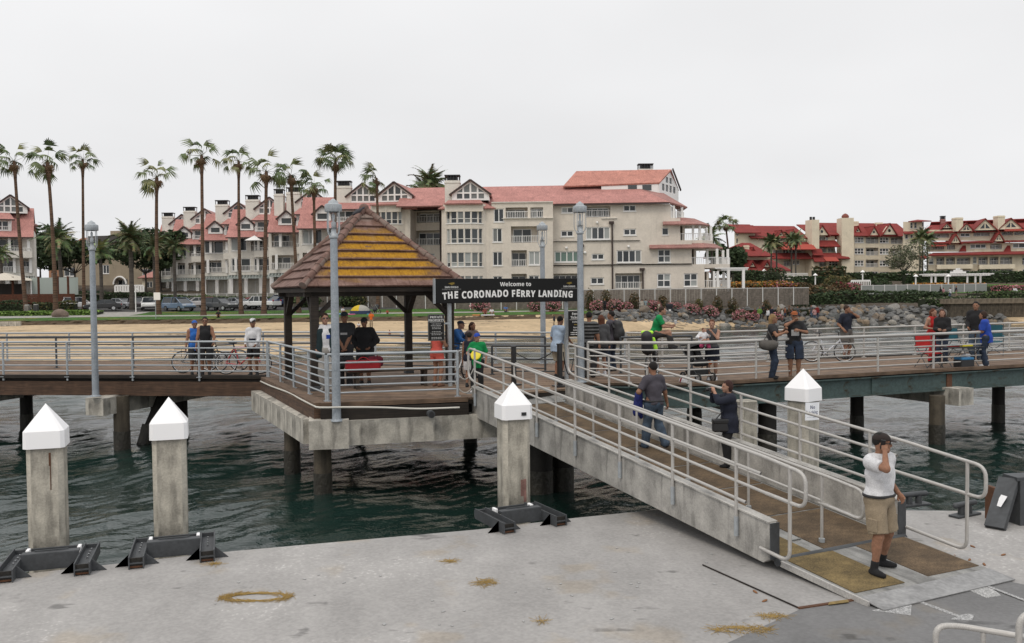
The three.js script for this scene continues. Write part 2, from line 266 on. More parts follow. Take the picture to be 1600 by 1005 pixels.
function bracket(px, py, label, turn, reach = 0.72) {
  const p = G(px, py, DOCK), t = thing('pile_bracket', label, 'bracket', [p.x, DOCK, p.z], turn, 'steel pile brackets on the dock edge');
  for (const s of [-1, 1]) {   // two channel arms reaching out past the dock edge
    const x = s * 0.55, arm = part('arm', [box(0.02, 0.2, 1.25, x - 0.11, 0.11, 0.02), box(0.02, 0.2, 1.25, x + 0.11, 0.11, 0.02), box(0.2, 0.02, 1.25, x, 0.1, 0.02)], mat.steelGrey, t);
    for (let k = 0; k < 4; k++) part('bolt', cyl(0.014, 0.014, 0.03, x + s * 0.0, 0.11, -0.45 + k * 0.16, 6), mat.chrome, arm);
    part('arm_end', box(0.2, 0.16, 0.02, x, 0.1, 0.60), mat.pileDark, arm); part('rust_edge', box(0.2, 0.03, 0.024, x, 0.035, 0.60), mat.rust, arm);
    for (const q of [-1, 1]) part('gusset', (() => { const g = new THREE.ExtrudeGeometry(new THREE.Shape([new THREE.Vector2(0, 0), new THREE.Vector2(0.22, 0), new THREE.Vector2(0, 0.2)]), { depth: 0.016, bevelEnabled: false }); g.scale(q, 1, 1); g.translate(x + q * 0.121, 0.005, 0.42); return uvm(g); })(), mat.steelGrey, t);
    part('wear_pad', rbox(0.06, 0.12, 0.16, 0.015, s * 0.39, 0.2, -0.28), mat.white, t);
  }
  part('cross_beam', [box(0.86, 0.26, 0.03, 0, 0.13, 0.08), box(0.86, 0.03, 0.16, 0, 0.255, 0.0), box(0.5, 0.015, 0.03, 0, 0.28, -0.06)], mat.steelGrey, t);
  t.scale.set(0.86, 0.86, 0.9);
  part('outer_bar', box(1.32, 0.14, 0.05, 0, 0.1, -0.63), mat.steelGrey, t);
  return t;
}
const pileRust = guidePile(77, 851, 'leftmost white-capped concrete pile with a rust streak beside the dock', dockTurn, 2.27);
guidePile(268, 830, 'second white-capped concrete pile from the left, mottled grey', dockTurn, 2.27);
const pileMid = guidePile(803, 783, 'white-capped concrete pile in front of gangway, with small dark plate', dockTurn, 2.27);
part('rust_streak', [box(0.03, 0.2, 0.004, 0.08, 3.08, 0.257), box(0.014, 0.42, 0.004, 0.085, 2.82, 0.2585)], mat.rust, pileRust); part('paint_smear', [box(0.1, 0.3, 0.004, 0.1, 2.0, 0.257), box(0.05, 0.42, 0.004, 0.13, 1.95, 0.2585)], plain(0.42, 0.24, 0.22, 0.9, { map: stainTex }), pileMid);
part('number_plate', box(0.09, 0.06, 0.012, 0.11, 3.35, 0.297), mat.black, pileMid);
const pileSign = guidePile(1255, 740, 'white-capped concrete pile carrying the No Docking sign behind gangway', dockTurn + 0.35, 2.27);
bracket(80, 887, 'dark steel bracket holding the leftmost pile to the dock', dockTurn);
bracket(272, 867, 'dark steel bracket at the second pile from the left', dockTurn);
bracket(812, 816, 'dark steel bracket at the foot of the middle pile beside gangway', dockTurn + 0.15);
{ // flat-topped pile behind the ramp
  const t = thing('mooring_pile', 'plain flat-topped concrete pile behind the woman on the gangway', 'pile', [...(() => { const p = Dp(1164, 700, 20.5); return [p.x, -1, p.z]; })()], dockTurn, 'concrete guide piles');
  const s = prism(octo(0.22, 0.05), 3.02, 0.012); s.translate(0, 3.02, 0); part('shaft', s, mat.concretePale, t);
}
{ // curled paper sign on the right pile
  const c = document.createElement('canvas'); c.width = 256; c.height = 256; const x = c.getContext('2d');
  x.fillStyle = '#eceef2'; x.fillRect(0, 0, 256, 256); x.fillStyle = '#1a2450'; x.textAlign = 'center'; x.font = 'bold 68px sans-serif'; x.fillText('No', 128, 92); x.font = 'bold 60px sans-serif'; x.fillText('Docking', 128, 164); x.fillRect(44, 208, 70, 4); x.fillRect(126, 212, 84, 4);
  const t = new THREE.CanvasTexture(c); t.colorSpace = THREE.SRGBColorSpace;
  const g = new THREE.PlaneGeometry(0.38, 0.36, 14, 4), p = g.attributes.position; for (let i = 0; i < p.count; i++) { const u = p.getX(i) / 0.19; p.setZ(i, -0.05 * u * u + (Math.abs(u) > 0.85 ? 0.035 * (Math.abs(u) - 0.85) / 0.15 : 0)); } g.computeVertexNormals();
  const th = solo('paper_sign', g, std({ map: t, roughness: 0.75 }), 'curled white No Docking notice tied to the right pile', 'sign');
  const w = Dp(1270, 643, 18.05); th.position.copy(w); th.rotation.set(0, dockTurn + 0.3 - 0.15, -0.03);
}
{ // slanting steel stop at the right edge of the dock
  const a = G(1552, 824, DOCK), t = thing('steel_stop', 'dark grey slanted steel frame at the right end of the dock', 'steel frame', [a.x, DOCK, a.z], 0.15);
  part('slanted_plate', beam(V(-0.06, 0.02, 0.12), V(0.42, 0.72, -0.18), 0.3, 0.10), mat.steelGrey, t);
  part('upright', box(0.10, 0.72, 0.34, 0.52, 0.36, -0.16), mat.steelGrey, t);
  part('upright', box(0.08, 0.55, 0.26, 0.30, 0.275, -0.42), mat.rust, t);
  part('top_plate', box(0.42, 0.06, 0.34, 0.64, 0.75, -0.18), mat.steelGrey, t);
  part('rear_leg', beam(V(0.7, 0.7, -0.2), V(1.15, 0.02, 0.0), 0.3, 0.1), mat.steelGrey, t);
  part('worn_patch', box(0.002, 0.2, 0.14, 0.136, 0.42, 0.0, 0, 0, -0.6), mat.white, t);
}
function cleat(px, py, turn, label) {
  const p = G(px, py, DOCK), t = thing('mooring_cleat', label, 'cleat', p, turn, 'mooring cleats on the dock');
  part('horn', xf(new THREE.CapsuleGeometry(0.05, 0.5, 4, 8).rotateZ(Math.PI / 2), 0, 0.2, 0), mat.steelGrey, t);
  part('foot', [cyl(0.06, 0.05, 0.17, -0.1, 0, 0, 8), cyl(0.06, 0.05, 0.17, 0.1, 0, 0, 8)], mat.steelGrey, t); part('base', rbox(0.6, 0.04, 0.2, 0.01, 0, 0.02, 0), mat.steelGrey, t);
}
cleat(1428, 790, 0.3, 'dark cleat on the dock edge behind the officer'); cleat(1508, 806, 0.5, 'dark cleat between gangway rail end and slanted steel frame');

// ---------- pier decks ----------
const pL = V(0.990, 0, 0.14).normalize();
const nearL = [V(-42, 0, -30.6), V(-15.5, 0, -27.35), V(-7.25, 0, -26.2)], farL = [V(-46, 0, -37), V(-19.2, 0, -34.2), V(-9.1, 0, -32.9)];
const PA = V(-7.25, 0, -26.2), PB = V(-4.26, 0, -19.75), PC = V(-1.05, 0, -20.6);
const farMid = V(3.7, 0, -29.6), nR = V(4.6, 0, -23.25);
const rightDir = V(0.925, 0, -0.38).normalize(), rNear = (s) => nR.clone().addScaledVector(rightDir, s);
const fR0 = V(12.35, 0, -31.6), fRdir = V(0.928, 0, -0.372).normalize(), rFar = (s) => fR0.clone().addScaledVector(fRdir, s);
const zones = [
  { poly: [nearL[0], nearL[1], nearL[2], farL[2], farL[1], farL[0]], dir: pL, name: 'left', s: 'brown plank deck of the left arm of the pier' },
  { poly: [PA, PB, PC, V(-0.75, 0, -20.75), V(1.45, 0, -22.4), V(1.95, 0, -23.9), V(3.1, 0, -23.55), nR, farMid, farL[2]], dir: pL, name: 'mid', s: 'brown plank deck around the gazebo' },
  { poly: [nR, rNear(11.5), rNear(36), rFar(30), rFar(0), farMid], dir: rightDir, name: 'right', s: 'brown plank deck of the right arm of the pier' },
];
function clipStrip(poly, o, dir, a, b) {   // part of a polygon between two lines parallel to dir, a and b metres across
  const n = V(-dir.z, 0, dir.x), side = (pts, lim, sg) => { const out = []; for (let i = 0; i < pts.length; i++) { const p = pts[i], q = pts[(i + 1) % pts.length], dp = sg * (p.clone().sub(o).dot(n) - lim), dq = sg * (q.clone().sub(o).dot(n) - lim); if (dp >= 0) out.push(p); if ((dp >= 0) !== (dq >= 0)) out.push(p.clone().lerp(q, dp / (dp - dq))); } return out; };
  let r = side(poly, a, 1); if (r.length > 2) r = side(r, b, -1); return r;
}
{
  const planks = [[0.34, 0.245, 0.18], [0.29, 0.21, 0.155], [0.38, 0.285, 0.21], [0.25, 0.185, 0.14], [0.31, 0.25, 0.20]].map((c) => std({ color: lin(...c), map: woodTex, bumpMap: woodTex, bumpScale: 0.004, roughness: 0.9 }));
  const R = rng(31);
  for (const z of zones) {
    const under = prism(z.poly.map((p) => [p.x, p.z]), 0.08); under.translate(0, PIER - 0.06, 0);
    const base = struct('pier_deck', under, mat.timberDark, z.s);
    const o = z.poly[0], n = V(-z.dir.z, 0, z.dir.x); let lo = 1e9, hi = -1e9; for (const p of z.poly) { const k = p.clone().sub(o).dot(n); lo = Math.min(lo, k); hi = Math.max(hi, k); }
    const W = 0.19, along = V(z.dir.x, 0, z.dir.z), rest = [];
    for (let k = lo + 0.004; k < hi; k += W) {
      const strip = clipStrip(z.poly, o, z.dir, k, k + W - 0.012); if (strip.length < 3) continue;
      let a0 = 1e9, a1 = -1e9; for (const p of strip) { const q = p.clone().sub(o).dot(along); a0 = Math.min(a0, q); a1 = Math.max(a1, q); }
      for (let q = a0 - R() * 3; q < a1; q += 4.9) {
        const seg = clipStrip(strip, o, n.clone().multiplyScalar(-1), q, q + 4.888); if (seg.length < 3) continue;
        const c = seg.reduce((s, p) => s.add(p), V(0, 0, 0)).multiplyScalar(1 / seg.length), g = prism(seg.map((p) => [p.x, p.z]), 0.045); g.translate(0, PIER + (R() - 0.5) * 0.005, 0);
        if (Math.abs(c.x) < -c.z * 0.62) part('plank', g, planks[(R() * 5) | 0], base); else rest.push(g);
      }
    }
    if (rest.length) { const m = part('plank_field', rest, planks[0], base); m.userData.kind = 'stuff'; }
  }
}
// fascia beams, cap beams and piles under the pier
function pierBeam(a, b, w, h, y, m, label, name = 'edge_beam') { const c = a.clone().add(b).multiplyScalar(0.5), t = thing(name, label, 'beam', [c.x, y, c.z], 0, 'beams along the pier edge'); part('beam', beam(a.clone().sub(c), b.clone().sub(c), w, h), m, t); return t; }
const up = (p, y) => V(p.x, y, p.z);
{
  pierBeam(up(nearL[0], 0), up(nearL[1], 0), 0.2, 0.42, PIER - 0.34, mat.timber, 'brown timber fascia along the far left pier edge');
  const f2 = pierBeam(up(nearL[1], 0), up(nearL[2], 0), 0.2, 0.42, PIER - 0.34, mat.timber, 'brown timber fascia along left pier edge by the cyclists');
  pierBeam(up(nearL[0], 0), up(nearL[2], 0), 0.16, 0.1, PIER + 0.02, mat.timberDark, 'dark weathered kerb timber on the left pier edge', 'kerb_timber');
  pierBeam(up(PA, 0), up(PB, 0), 0.28, 0.46, PIER - 0.33, mat.timber, 'reddish timber fascia on the left side of gazebo platform');
  pierBeam(up(PB, 0), up(PC, 0), 0.28, 0.46, PIER - 0.33, mat.timberDark, 'dark timber fascia on the front of gazebo platform');
  pierBeam(up(PA, 0), up(PB, 0), 0.26, 0.12, PIER - 0.035, mat.kerb, 'worn brown kerb timber on the left of gazebo platform', 'kerb_timber');
  pierBeam(up(PB, 0), up(PC, 0), 0.2, 0.1, PIER - 0.025, mat.kerb, 'worn brown kerb timber on the front of gazebo platform', 'kerb_timber');
  const gr = thing('steel_girder', 'blue-green rusty steel girder under the right arm of the pier', 'girder', [0, PIER - 0.36, 0]);
  const a = V(1.95, 0, -23.9), b = V(3.1, 0, -23.55), bend = (p, q, nm) => part(nm, [beam(p.clone(), q.clone(), 0.05, 0.5), beam(up(p, -0.25), up(q, -0.25), 0.26, 0.03), beam(up(p, 0.25), up(q, 0.25), 0.26, 0.03)], mat.steelGreen, gr);
  bend(a, b, 'web'); bend(b, nR, 'web'); bend(nR, rNear(36), 'web');
  for (const s of [3.9, 6.2, 9.1, 12.9, 16.7]) part('stiffener', beam(rNear(s).setY(-0.24), rNear(s).setY(0.24), 0.12, 0.2, rightDir), s === 9.1 ? mat.rust : mat.steelGreen, gr);
  pierBeam(nR.clone().setY(0), rNear(36).setY(0), 0.2, 0.09, PIER - 0.01, mat.kerb, 'brown kerb timber along the right pier edge', 'kerb_timber');
  pierBeam(farMid.clone(), rFar(26), 0.2, 0.3, PIER - 0.2, mat.timberDark, 'dark fascia along the back of the right pier arm');
  pierBeam(farL[0].clone(), farL[2].clone(), 0.2, 0.3, PIER - 0.2, mat.timberDark, 'dark fascia along the back of the left pier arm');
  pierBeam(farL[2].clone(), farMid.clone(), 0.2, 0.3, PIER - 0.2, mat.timberDark, 'dark fascia along the back of the pier behind gazebo');
  // platform pile cap: concrete edge beams
  const pc = thing('platform_beam', 'heavy pale concrete edge beam under the gazebo platform', 'beam', [0, 1.48, 0]);
  const o1 = V(-0.12, 0, 0.35), PB2 = PB.clone().add(V(0.05, 0, 0.22)), PA2 = PA.clone().add(V(-0.15, 0, 0.05)), PC2 = V(-0.2, 0, -20.65);
  part('side_beam', [beam(PA2, PB2.clone().add(V(-0.25, 0, -0.5)), 0.5, 0.56)], mat.concrete, pc);
  part('front_beam', [beam(PB2.clone().add(V(0.0, 0, -0.25)), PC2.clone().add(V(0.6, 0, -0.45)), 0.5, 0.555)], mat.concrete, pc);
  part('corner_block', box(0.86, 0.63, 0.78, PB2.x + 0.12, 0.005, PB2.z - 0.28, 0.2), mat.concrete, pc);
  part('bearing_block', box(2.6, 0.5, 0.9, 0.6, 0.02, -21.9, 0.47), mat.concrete, pc);
}
function pierPile(x, z, top, r, m, label, lean = [0, 0]) {
  const t = thing('pier_pile', label, 'pile', [x, -1.2, z], 0, 'round piles under the pier');
  part('shaft', bar(V(0, 1.1, 0), V(lean[0], top + 1.2, lean[1]), r, 16), m, t); part('wet_foot', bar(V(-lean[0] * 0.5, -0.3, -lean[1] * 0.5), V(lean[0] * 0.28, 1.75, lean[1] * 0.28), r + 0.012, 16), mat.wetPile, t);
  return t;
}
{
  const b = G(505, 776, 0), c = G(457, 736, 0);
  pierPile(b.x, b.z, 1.3, 0.2, mat.pileBrown, 'brown round pile under front corner of gazebo platform'); pierPile(c.x, c.z, 1.3, 0.2, mat.pileBrown, 'brown round pile under left side of gazebo platform');
  const P = (px, py, top, r, m, l, lean) => { const p = G(px, py, 0); return pierPile(p.x, p.z, top, r, m, l, lean); };
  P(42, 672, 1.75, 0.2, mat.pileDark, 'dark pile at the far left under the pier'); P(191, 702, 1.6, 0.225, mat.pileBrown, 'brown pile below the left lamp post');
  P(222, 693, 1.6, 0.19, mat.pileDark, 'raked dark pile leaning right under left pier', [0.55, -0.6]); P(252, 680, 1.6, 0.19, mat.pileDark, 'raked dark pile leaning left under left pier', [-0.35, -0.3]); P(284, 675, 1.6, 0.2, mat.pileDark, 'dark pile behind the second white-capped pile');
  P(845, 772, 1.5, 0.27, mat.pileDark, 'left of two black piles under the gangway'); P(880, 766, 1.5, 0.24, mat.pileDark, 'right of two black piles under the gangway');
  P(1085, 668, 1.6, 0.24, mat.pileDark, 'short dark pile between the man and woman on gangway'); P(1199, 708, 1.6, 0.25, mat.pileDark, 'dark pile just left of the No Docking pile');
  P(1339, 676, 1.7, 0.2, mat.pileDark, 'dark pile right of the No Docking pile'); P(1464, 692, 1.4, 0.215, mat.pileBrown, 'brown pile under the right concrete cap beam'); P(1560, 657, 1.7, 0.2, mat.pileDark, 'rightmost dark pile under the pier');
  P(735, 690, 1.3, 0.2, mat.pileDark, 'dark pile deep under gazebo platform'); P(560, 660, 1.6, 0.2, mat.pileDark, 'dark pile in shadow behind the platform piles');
  // cap beams across the bents
  const cb = (a, l, len, label, t = 0) => { const p = a, d = l.clone().normalize(), th = thing('cap_beam', label, 'beam', [p.x, 0, p.z], 0, 'concrete cap beams'); part('beam', beam(V(0, 0, 0), d.multiplyScalar(len), 0.62, 0.5), mat.concrete, th); th.position.y = PIER - 0.78 + t; return th; };
  cb(Dp(147, 625, 25.9), V(0.3, 0, -1), 7.5, 'concrete cap beam carrying the left lamp post');
  cb(Dp(-60, 618, 28.2), V(0.2, 0, -1), 6.5, 'concrete cap beam at the far left of the pier', 0.05);
  cb(Dp(1510, 614, 26.2), V(-0.42, 0, -0.9), 7, 'concrete cap beam under the right arm of the pier');
  cb(Dp(1150, 612, 25.5), V(-0.2, 0, -1), 5, 'concrete cap beam in shade above the gangway');
  cb(Dp(1700, 590, 30), V(-0.42, 0, -0.9), 6, 'concrete cap beam beyond the right frame edge');
}
// ---------- pipe railings ----------
const SIX = [1.06, 0.87, 0.70, 0.53, 0.36, 0.19];
function railing(pts, label, o = {}) {   // pts along the deck; posts spaced evenly along each leg
  const H = o.h ?? SIX, m = o.m ?? mat.galv, y = o.y ?? PIER, t = thing('pipe_railing', label, 'railing', [pts[0].x, y, pts[0].z], 0, 'pipe railings of the pier'), q = pts.map((p) => V(p.x - pts[0].x, (p.y || 0), p.z - pts[0].z));
  H.forEach((h, i) => { const r = i ? (o.r ?? 0.021) : (o.top ?? 0.031); part('rail', polyTube(q.map((p) => V(p.x, p.y + h, p.z)), r, 8), m, t); });
  const post = cyl(o.pr ?? 0.034, o.pr ?? 0.034, H[0] + 0.1, 0, -0.1, 0, 8);
  for (let i = 0; i < q.length - 1; i++) { const L = q[i].distanceTo(q[i + 1]), n = Math.max(1, Math.round(L / (o.gap ?? 2.1))); for (let k = i ? 1 : 0; k <= n; k++) { const p = q[i].clone().lerp(q[i + 1], k / n), w = part('post', post, m, t); w.position.copy(p); part('foot_plate', box(0.14, 0.02, 0.12, 0, 0.012, 0), m, w); } }
  return t;
}
const toward = (p, q, d) => p.clone().addScaledVector(q.clone().sub(p).normalize(), d);
railing([V(-40, 0, -30.2), V(-15.5, 0, -27.22), V(-7.15, 0, -26.08)], 'pale railing along the near edge of the left pier');
railing([V(-7.1, 0, -26.05), V(-4.2, 0, -20.12)], 'sloping railing on the left side of gazebo platform', { gap: 1.65 });
railing([V(-4.16, 0, -20.1), V(-1.28, 0, -20.78)], 'pale railing on the front of gazebo platform', { gap: 2 });
railing([V(-44, 0, -36.6), V(-19.2, 0, -34.0), V(-9.1, 0, -32.7), V(3.7, 0, -29.4)], 'grey railing along the far edge of the pier behind the gazebo', { gap: 2.4 });
railing([V(-42, 0, -33.2), V(-15.5, 0, -30.4), V(-4.6, 0, -29.35), V(1.0, 0, -27.2)], 'dark railing down the middle of the left pier', { m: mat.railDark, h: [1.06, 0.80, 0.1], gap: 2.6, top: 0.035 });
railing([V(-0.6, 0, -26.4), V(1.9, 0, -26.0)], 'dark low railing behind the gangway head', { m: mat.railDark, h: [0.85, 0.45, 0.1], gap: 2.4 });
railing([V(2.05, 0, -23.85), V(3.1, 0, -23.5), V(4.62, 0, -23.2), rNear(4.3), rNear(8.6), rNear(12.9), rNear(17.2), rNear(34)].map((p) => p.clone().addScaledVector(e2, -0.08)), 'thick topped railing along near edge of right pier', { m: mat.railWarm, top: 0.042, gap: 2.05 });
railing([V(3.75, 0, -29.4), rFar(-8.2).addScaledVector(e2, 0.1), rFar(0).addScaledVector(e2, 0.1), rFar(26).addScaledVector(e2, 0.1)], 'railing along the far edge of the right pier', { gap: 2.3, m: mat.railWarm });
railing([V(3.2, 0, -26.4), V(5.4, 0, -26.9)], 'dark railing beside the green-shirted man', { m: mat.railDark, h: [1.06, 0.7, 0.4, 0.1], gap: 1.2 });

// ---------- gangway ----------
{
  const T0 = V(0.22, 1.86, -21.35), B0 = V(4.67, 0.86, -12.72), flat = V(B0.x - T0.x, 0, B0.z - T0.z), L = flat.length(), turn = Math.atan2(flat.x, flat.z), drop = T0.y - B0.y;
  const t = thing('gangway', 'sloping grey metal gangway with brown non-skid strips from pier to dock', 'gangway', T0, turn), hw = 1.26;
  const fy = (s) => -drop * s / L, P = (x, y, s) => V(x, fy(s) + y, s);
  const grit = tex(512, (u, v) => 0.78 + 0.35 * (fbm(u * 120, v * 120, 120, 2, 401) - 0.5) + 0.4 * (fbm(u * 6, v * 12, 6, 5, 402, 12) - 0.5), 1.5);
  const alu = std({ color: lin(0.52, 0.52, 0.52), map: stainTex, metalness: 0.15, roughness: 0.6, bumpMap: mottleB, bumpScale: 0.002 });
  const aluFloor = std({ color: lin(0.36, 0.37, 0.38), map: stainTex, roughness: 0.65, metalness: 0.2 }), ochre = std({ color: lin(0.25, 0.18, 0.075), map: grit, roughness: 0.95 }), brown = std({ color: lin(0.17, 0.115, 0.065), map: grit, roughness: 0.95 });
  t.userData.label = 'sloping grey metal gangway with brown and ochre non-skid strips';
  // floor panels
  const n = 7; for (let i = 0; i < n; i++) { const a = L * i / n, b = L * (i + 1) / n - 0.012; part('floor_panel', beam(P(0, -0.03, a), P(0, -0.03, b), hw * 2 - 0.1, 0.04), aluFloor, t); }
  for (const [x, w, m] of [[-0.84, 0.62, ochre], [0.42, 1.38, brown]]) for (let i = 0; i < n; i++) { const a = L * i / n + 0.02, b = L * (i + 1) / n - 0.03; part('grip_strip', beam(P(x, -0.004, a), P(x, -0.004, b), w, 0.008), m, t); }
  for (let i = 1; i < n * 3; i++) part('cleat_bar', beam(P(-0.5, 0.004, L * i / (n * 3)), P(-0.3, 0.004, L * i / (n * 3)), 0.03, 0.012), aluFloor, t);
  // side girders with a top flange
  for (const s of [-1, 1]) {
    const x = s * hw, up0 = s < 0 ? 0.50 : 0.53, g = part('girder', (() => { const sh = new THREE.Shape([[0, fy(0) - 0.07], [0.35, fy(0.35) - 0.15], [L - 0.15, fy(L - 0.15) - 0.08], [L, fy(L) + 0.02], [L, fy(L) + up0], [0, fy(0) + up0]].map(([a, b]) => new THREE.Vector2(-a, b))); const q = new THREE.ExtrudeGeometry(sh, { depth: 0.10, bevelEnabled: true, bevelSize: 0.008, bevelThickness: 0.008, bevelSegments: 1 }); q.rotateY(Math.PI / 2); q.translate(x - 0.05, 0, 0); return uvm(q); })(), alu, t);
    part('top_flange', beam(P(x, up0 + 0.012, 0.02), P(x, up0 + 0.012, L - 0.02), 0.17, 0.02), alu, g);
    part('end_plate', box(0.16, 0.5, 0.02, x, fy(L) + 0.26, L + 0.015), mat.steelGrey, g);
    part('kick_angle', beam(P(x - s * 0.07, 0.03, 0.1), P(x - s * 0.07, 0.03, L - 0.1), 0.04, 0.06), alu, g);
    for (let k = 1; k < 6; k++) part('seam', beam(P(x + s * 0.052, up0 - 0.04, L * k / 6), P(x + s * 0.052, -0.06, L * k / 6), 0.006, 0.02), mat.steelGrey, g);
  }
  part('hinge', xf(cyl(0.06, 0.06, hw * 2, 0, 0, 0, 10), hw, fy(L) - 0.02, L + 0.06, 0, 0, Math.PI / 2), mat.steelGrey, t);
  // hinged flap that lies on the dock
  const f0 = V(0, fy(L) + 0.0, L + 0.08), f1 = V(-0.05, DOCK + 0.035 - T0.y, L + 1.62), fl = part('flap', beam(f0, f1, 2.42, 0.025), aluFloor, t);
  const mid = (k) => f0.clone().lerp(f1, k), lift = V(0, 0.018, 0);
  part('flap_strip', beam(mid(0.02).add(V(-0.72, 0.018, 0)), mid(0.82).add(V(-0.72, 0.018, 0)), 0.86, 0.008), ochre, fl); part('flap_strip', beam(mid(0.02).add(V(0.68, 0.018, 0)), mid(0.82).add(V(0.68, 0.018, 0)), 0.98, 0.008), brown, fl);
  part('lip', beam(mid(0.9).add(V(0, 0.016, 0)), f1.clone().add(V(0, -0.016, 0.22)), 2.42, 0.012), std({ color: lin(0.42, 0.42, 0.42), map: mottle, roughness: 0.6, metalness: 0.2 }), fl);
  part('flap_edge', beam(f0.clone().add(V(-1.23, -0.03, 0)), f1.clone().add(V(-1.23, -0.01, 0)), 0.03, 0.08), mat.railWarm, fl);
  part('hinge_lug', [box(0.05, 0.14, 0.2, -1.05, fy(L) - 0.08, L + 0.05), box(0.05, 0.14, 0.2, -0.85, fy(L) - 0.08, L + 0.05), box(0.05, 0.14, 0.2, 1.0, fy(L) - 0.08, L + 0.05)], mat.steelGrey, t);
  // top threshold plate
  part('threshold', beam(V(0, 0.0, 0.05), V(0, PIER + 0.02 - T0.y, -0.7), 2.3, 0.02), aluFloor, t);
  // side railings: four pipes bent into loops at both ends
  function side(x, base, label, far) {
    const r = 0.026, hs = [0.98, 0.73, 0.49, 0.24], s0 = 0.25, s1 = L - 0.05, m = mat.railWarm, q = thing('gangway_railing', label, 'railing', T0, turn, 'pipe railings of the gangway');
    const e = far ? 1.35 : 0.72;
    part('rail', pipe([P(x, base + 0.24, s0), P(x, base + 0.30, s0 - 0.35), P(x, base + hs[0], s0 - 0.35), P(x, base + hs[0], s0), P(x, base + hs[0], s1), P(x, base + hs[0] - 0.03, s1 + e), P(x, base + 0.50, s1 + e), P(x, base + 0.49, s1)], r, 10, false, 0, 0.16), m, q);
    part('rail', polyTube([P(x, base + hs[1], s0), P(x, base + hs[1], s1 - 0.1)], r * 0.9, 8), m, q);
    part('rail', polyTube([P(x, base + hs[2], s0), P(x, base + hs[2], s1 + e - 0.2)], r * 0.9, 8), m, q);
    part('rail', pipe([P(x, base + hs[3], s0), P(x, base + hs[3], s1 - 0.4)], r * 0.9, 8, false, 0, 0.01), m, q);
    part('end_loop', pipe([P(x, base + hs[0] - 0.02, s1 + e - 0.28), P(x, base - 0.30, s1 + e - 0.28), P(x, base - 0.30, s1 - 0.12)], r, 10, false, 0, 0.16), m, q);
    for (let k = 0; k < 7; k++) { const s = lerp(s0, s1 - 0.6, k / 6), w = part('post', bar(P(x, base - 0.28, s), P(x, base + hs[0], s), r, 8), m, q); part('socket', bar(P(x, base - 0.3, s), P(x, base - 0.02, s), r * 1.35, 8), mat.galv, w); }
  }
  side(-hw - 0.09, 0.42, 'near side railing of the gangway with looped ends', false);
  side(hw + 0.09, 0.42, 'far side railing of the gangway behind the officer', true);
  // handrail down the middle
  const q = thing('gangway_handrail', 'single looped handrail down the middle of the gangway', 'railing', T0, turn, 'pipe railings of the gangway'), x = -0.1;
  part('rail', pipe([P(x, 0.62, 0.2), P(x, 0.62, -0.2), P(x, 0.98, -0.2), P(x, 0.98, 0.2), P(x, 0.98, L - 0.1), P(x, 0.96, L + 0.5), P(x, 0.55, L + 0.5), P(x, 0.56, L - 0.3)], 0.024, 10, false, 0, 0.14), mat.railWarm, q);
  part('rail', polyTube([P(x, 0.62, 0.2), P(x, 0.60, L - 0.25)], 0.02, 8), mat.railWarm, q);
  for (let k = 0; k < 7; k++) { const s = lerp(0.25, L - 0.25, k / 6), w = part('post', bar(P(x, 0, s), P(x, 0.98, s), 0.022, 8), mat.railWarm, q); part('foot', bar(P(x, -0.005, s), P(x, 0.05, s), 0.045, 10), mat.galv, w); }
}
{ // pipe rails of the ferry's own ramp, bottom right
  const a = Dp(1462, 1030, 8.6), t = thing('ramp_rail', 'grey looped pipe rail at the bottom right corner', 'railing', [a.x, DOCK, a.z]);
  const y = (py, D) => Dp(1500, py, D).y - DOCK;
  part('rail', pipe([V(0, 0.05, 0), V(0, y(978, 8.6), 0), V(0.22, y(978, 8.6), 0.0), V(1.15, y(1012, 8.2), 0.4)], 0.03, 10, false, 0, 0.12), mat.railWarm, t); part('post', bar(V(0.42, 0, 0.08), V(0.42, y(984, 8.5), 0.08), 0.026, 8), mat.railWarm, t);
  const b = Dp(1592, 1030, 8.2), t2 = thing('ramp_rail', 'grey upright pipe cut by the right frame edge', 'railing', [b.x, DOCK, b.z]);
  part('rail', pipe([V(0, 0.02, 0), V(0, Dp(1596, 962, 8.2).y - DOCK, 0), V(0.35, Dp(1596, 950, 8.2).y - DOCK, 0)], 0.03, 10, false, 0, 0.12), mat.railWarm, t2);
}

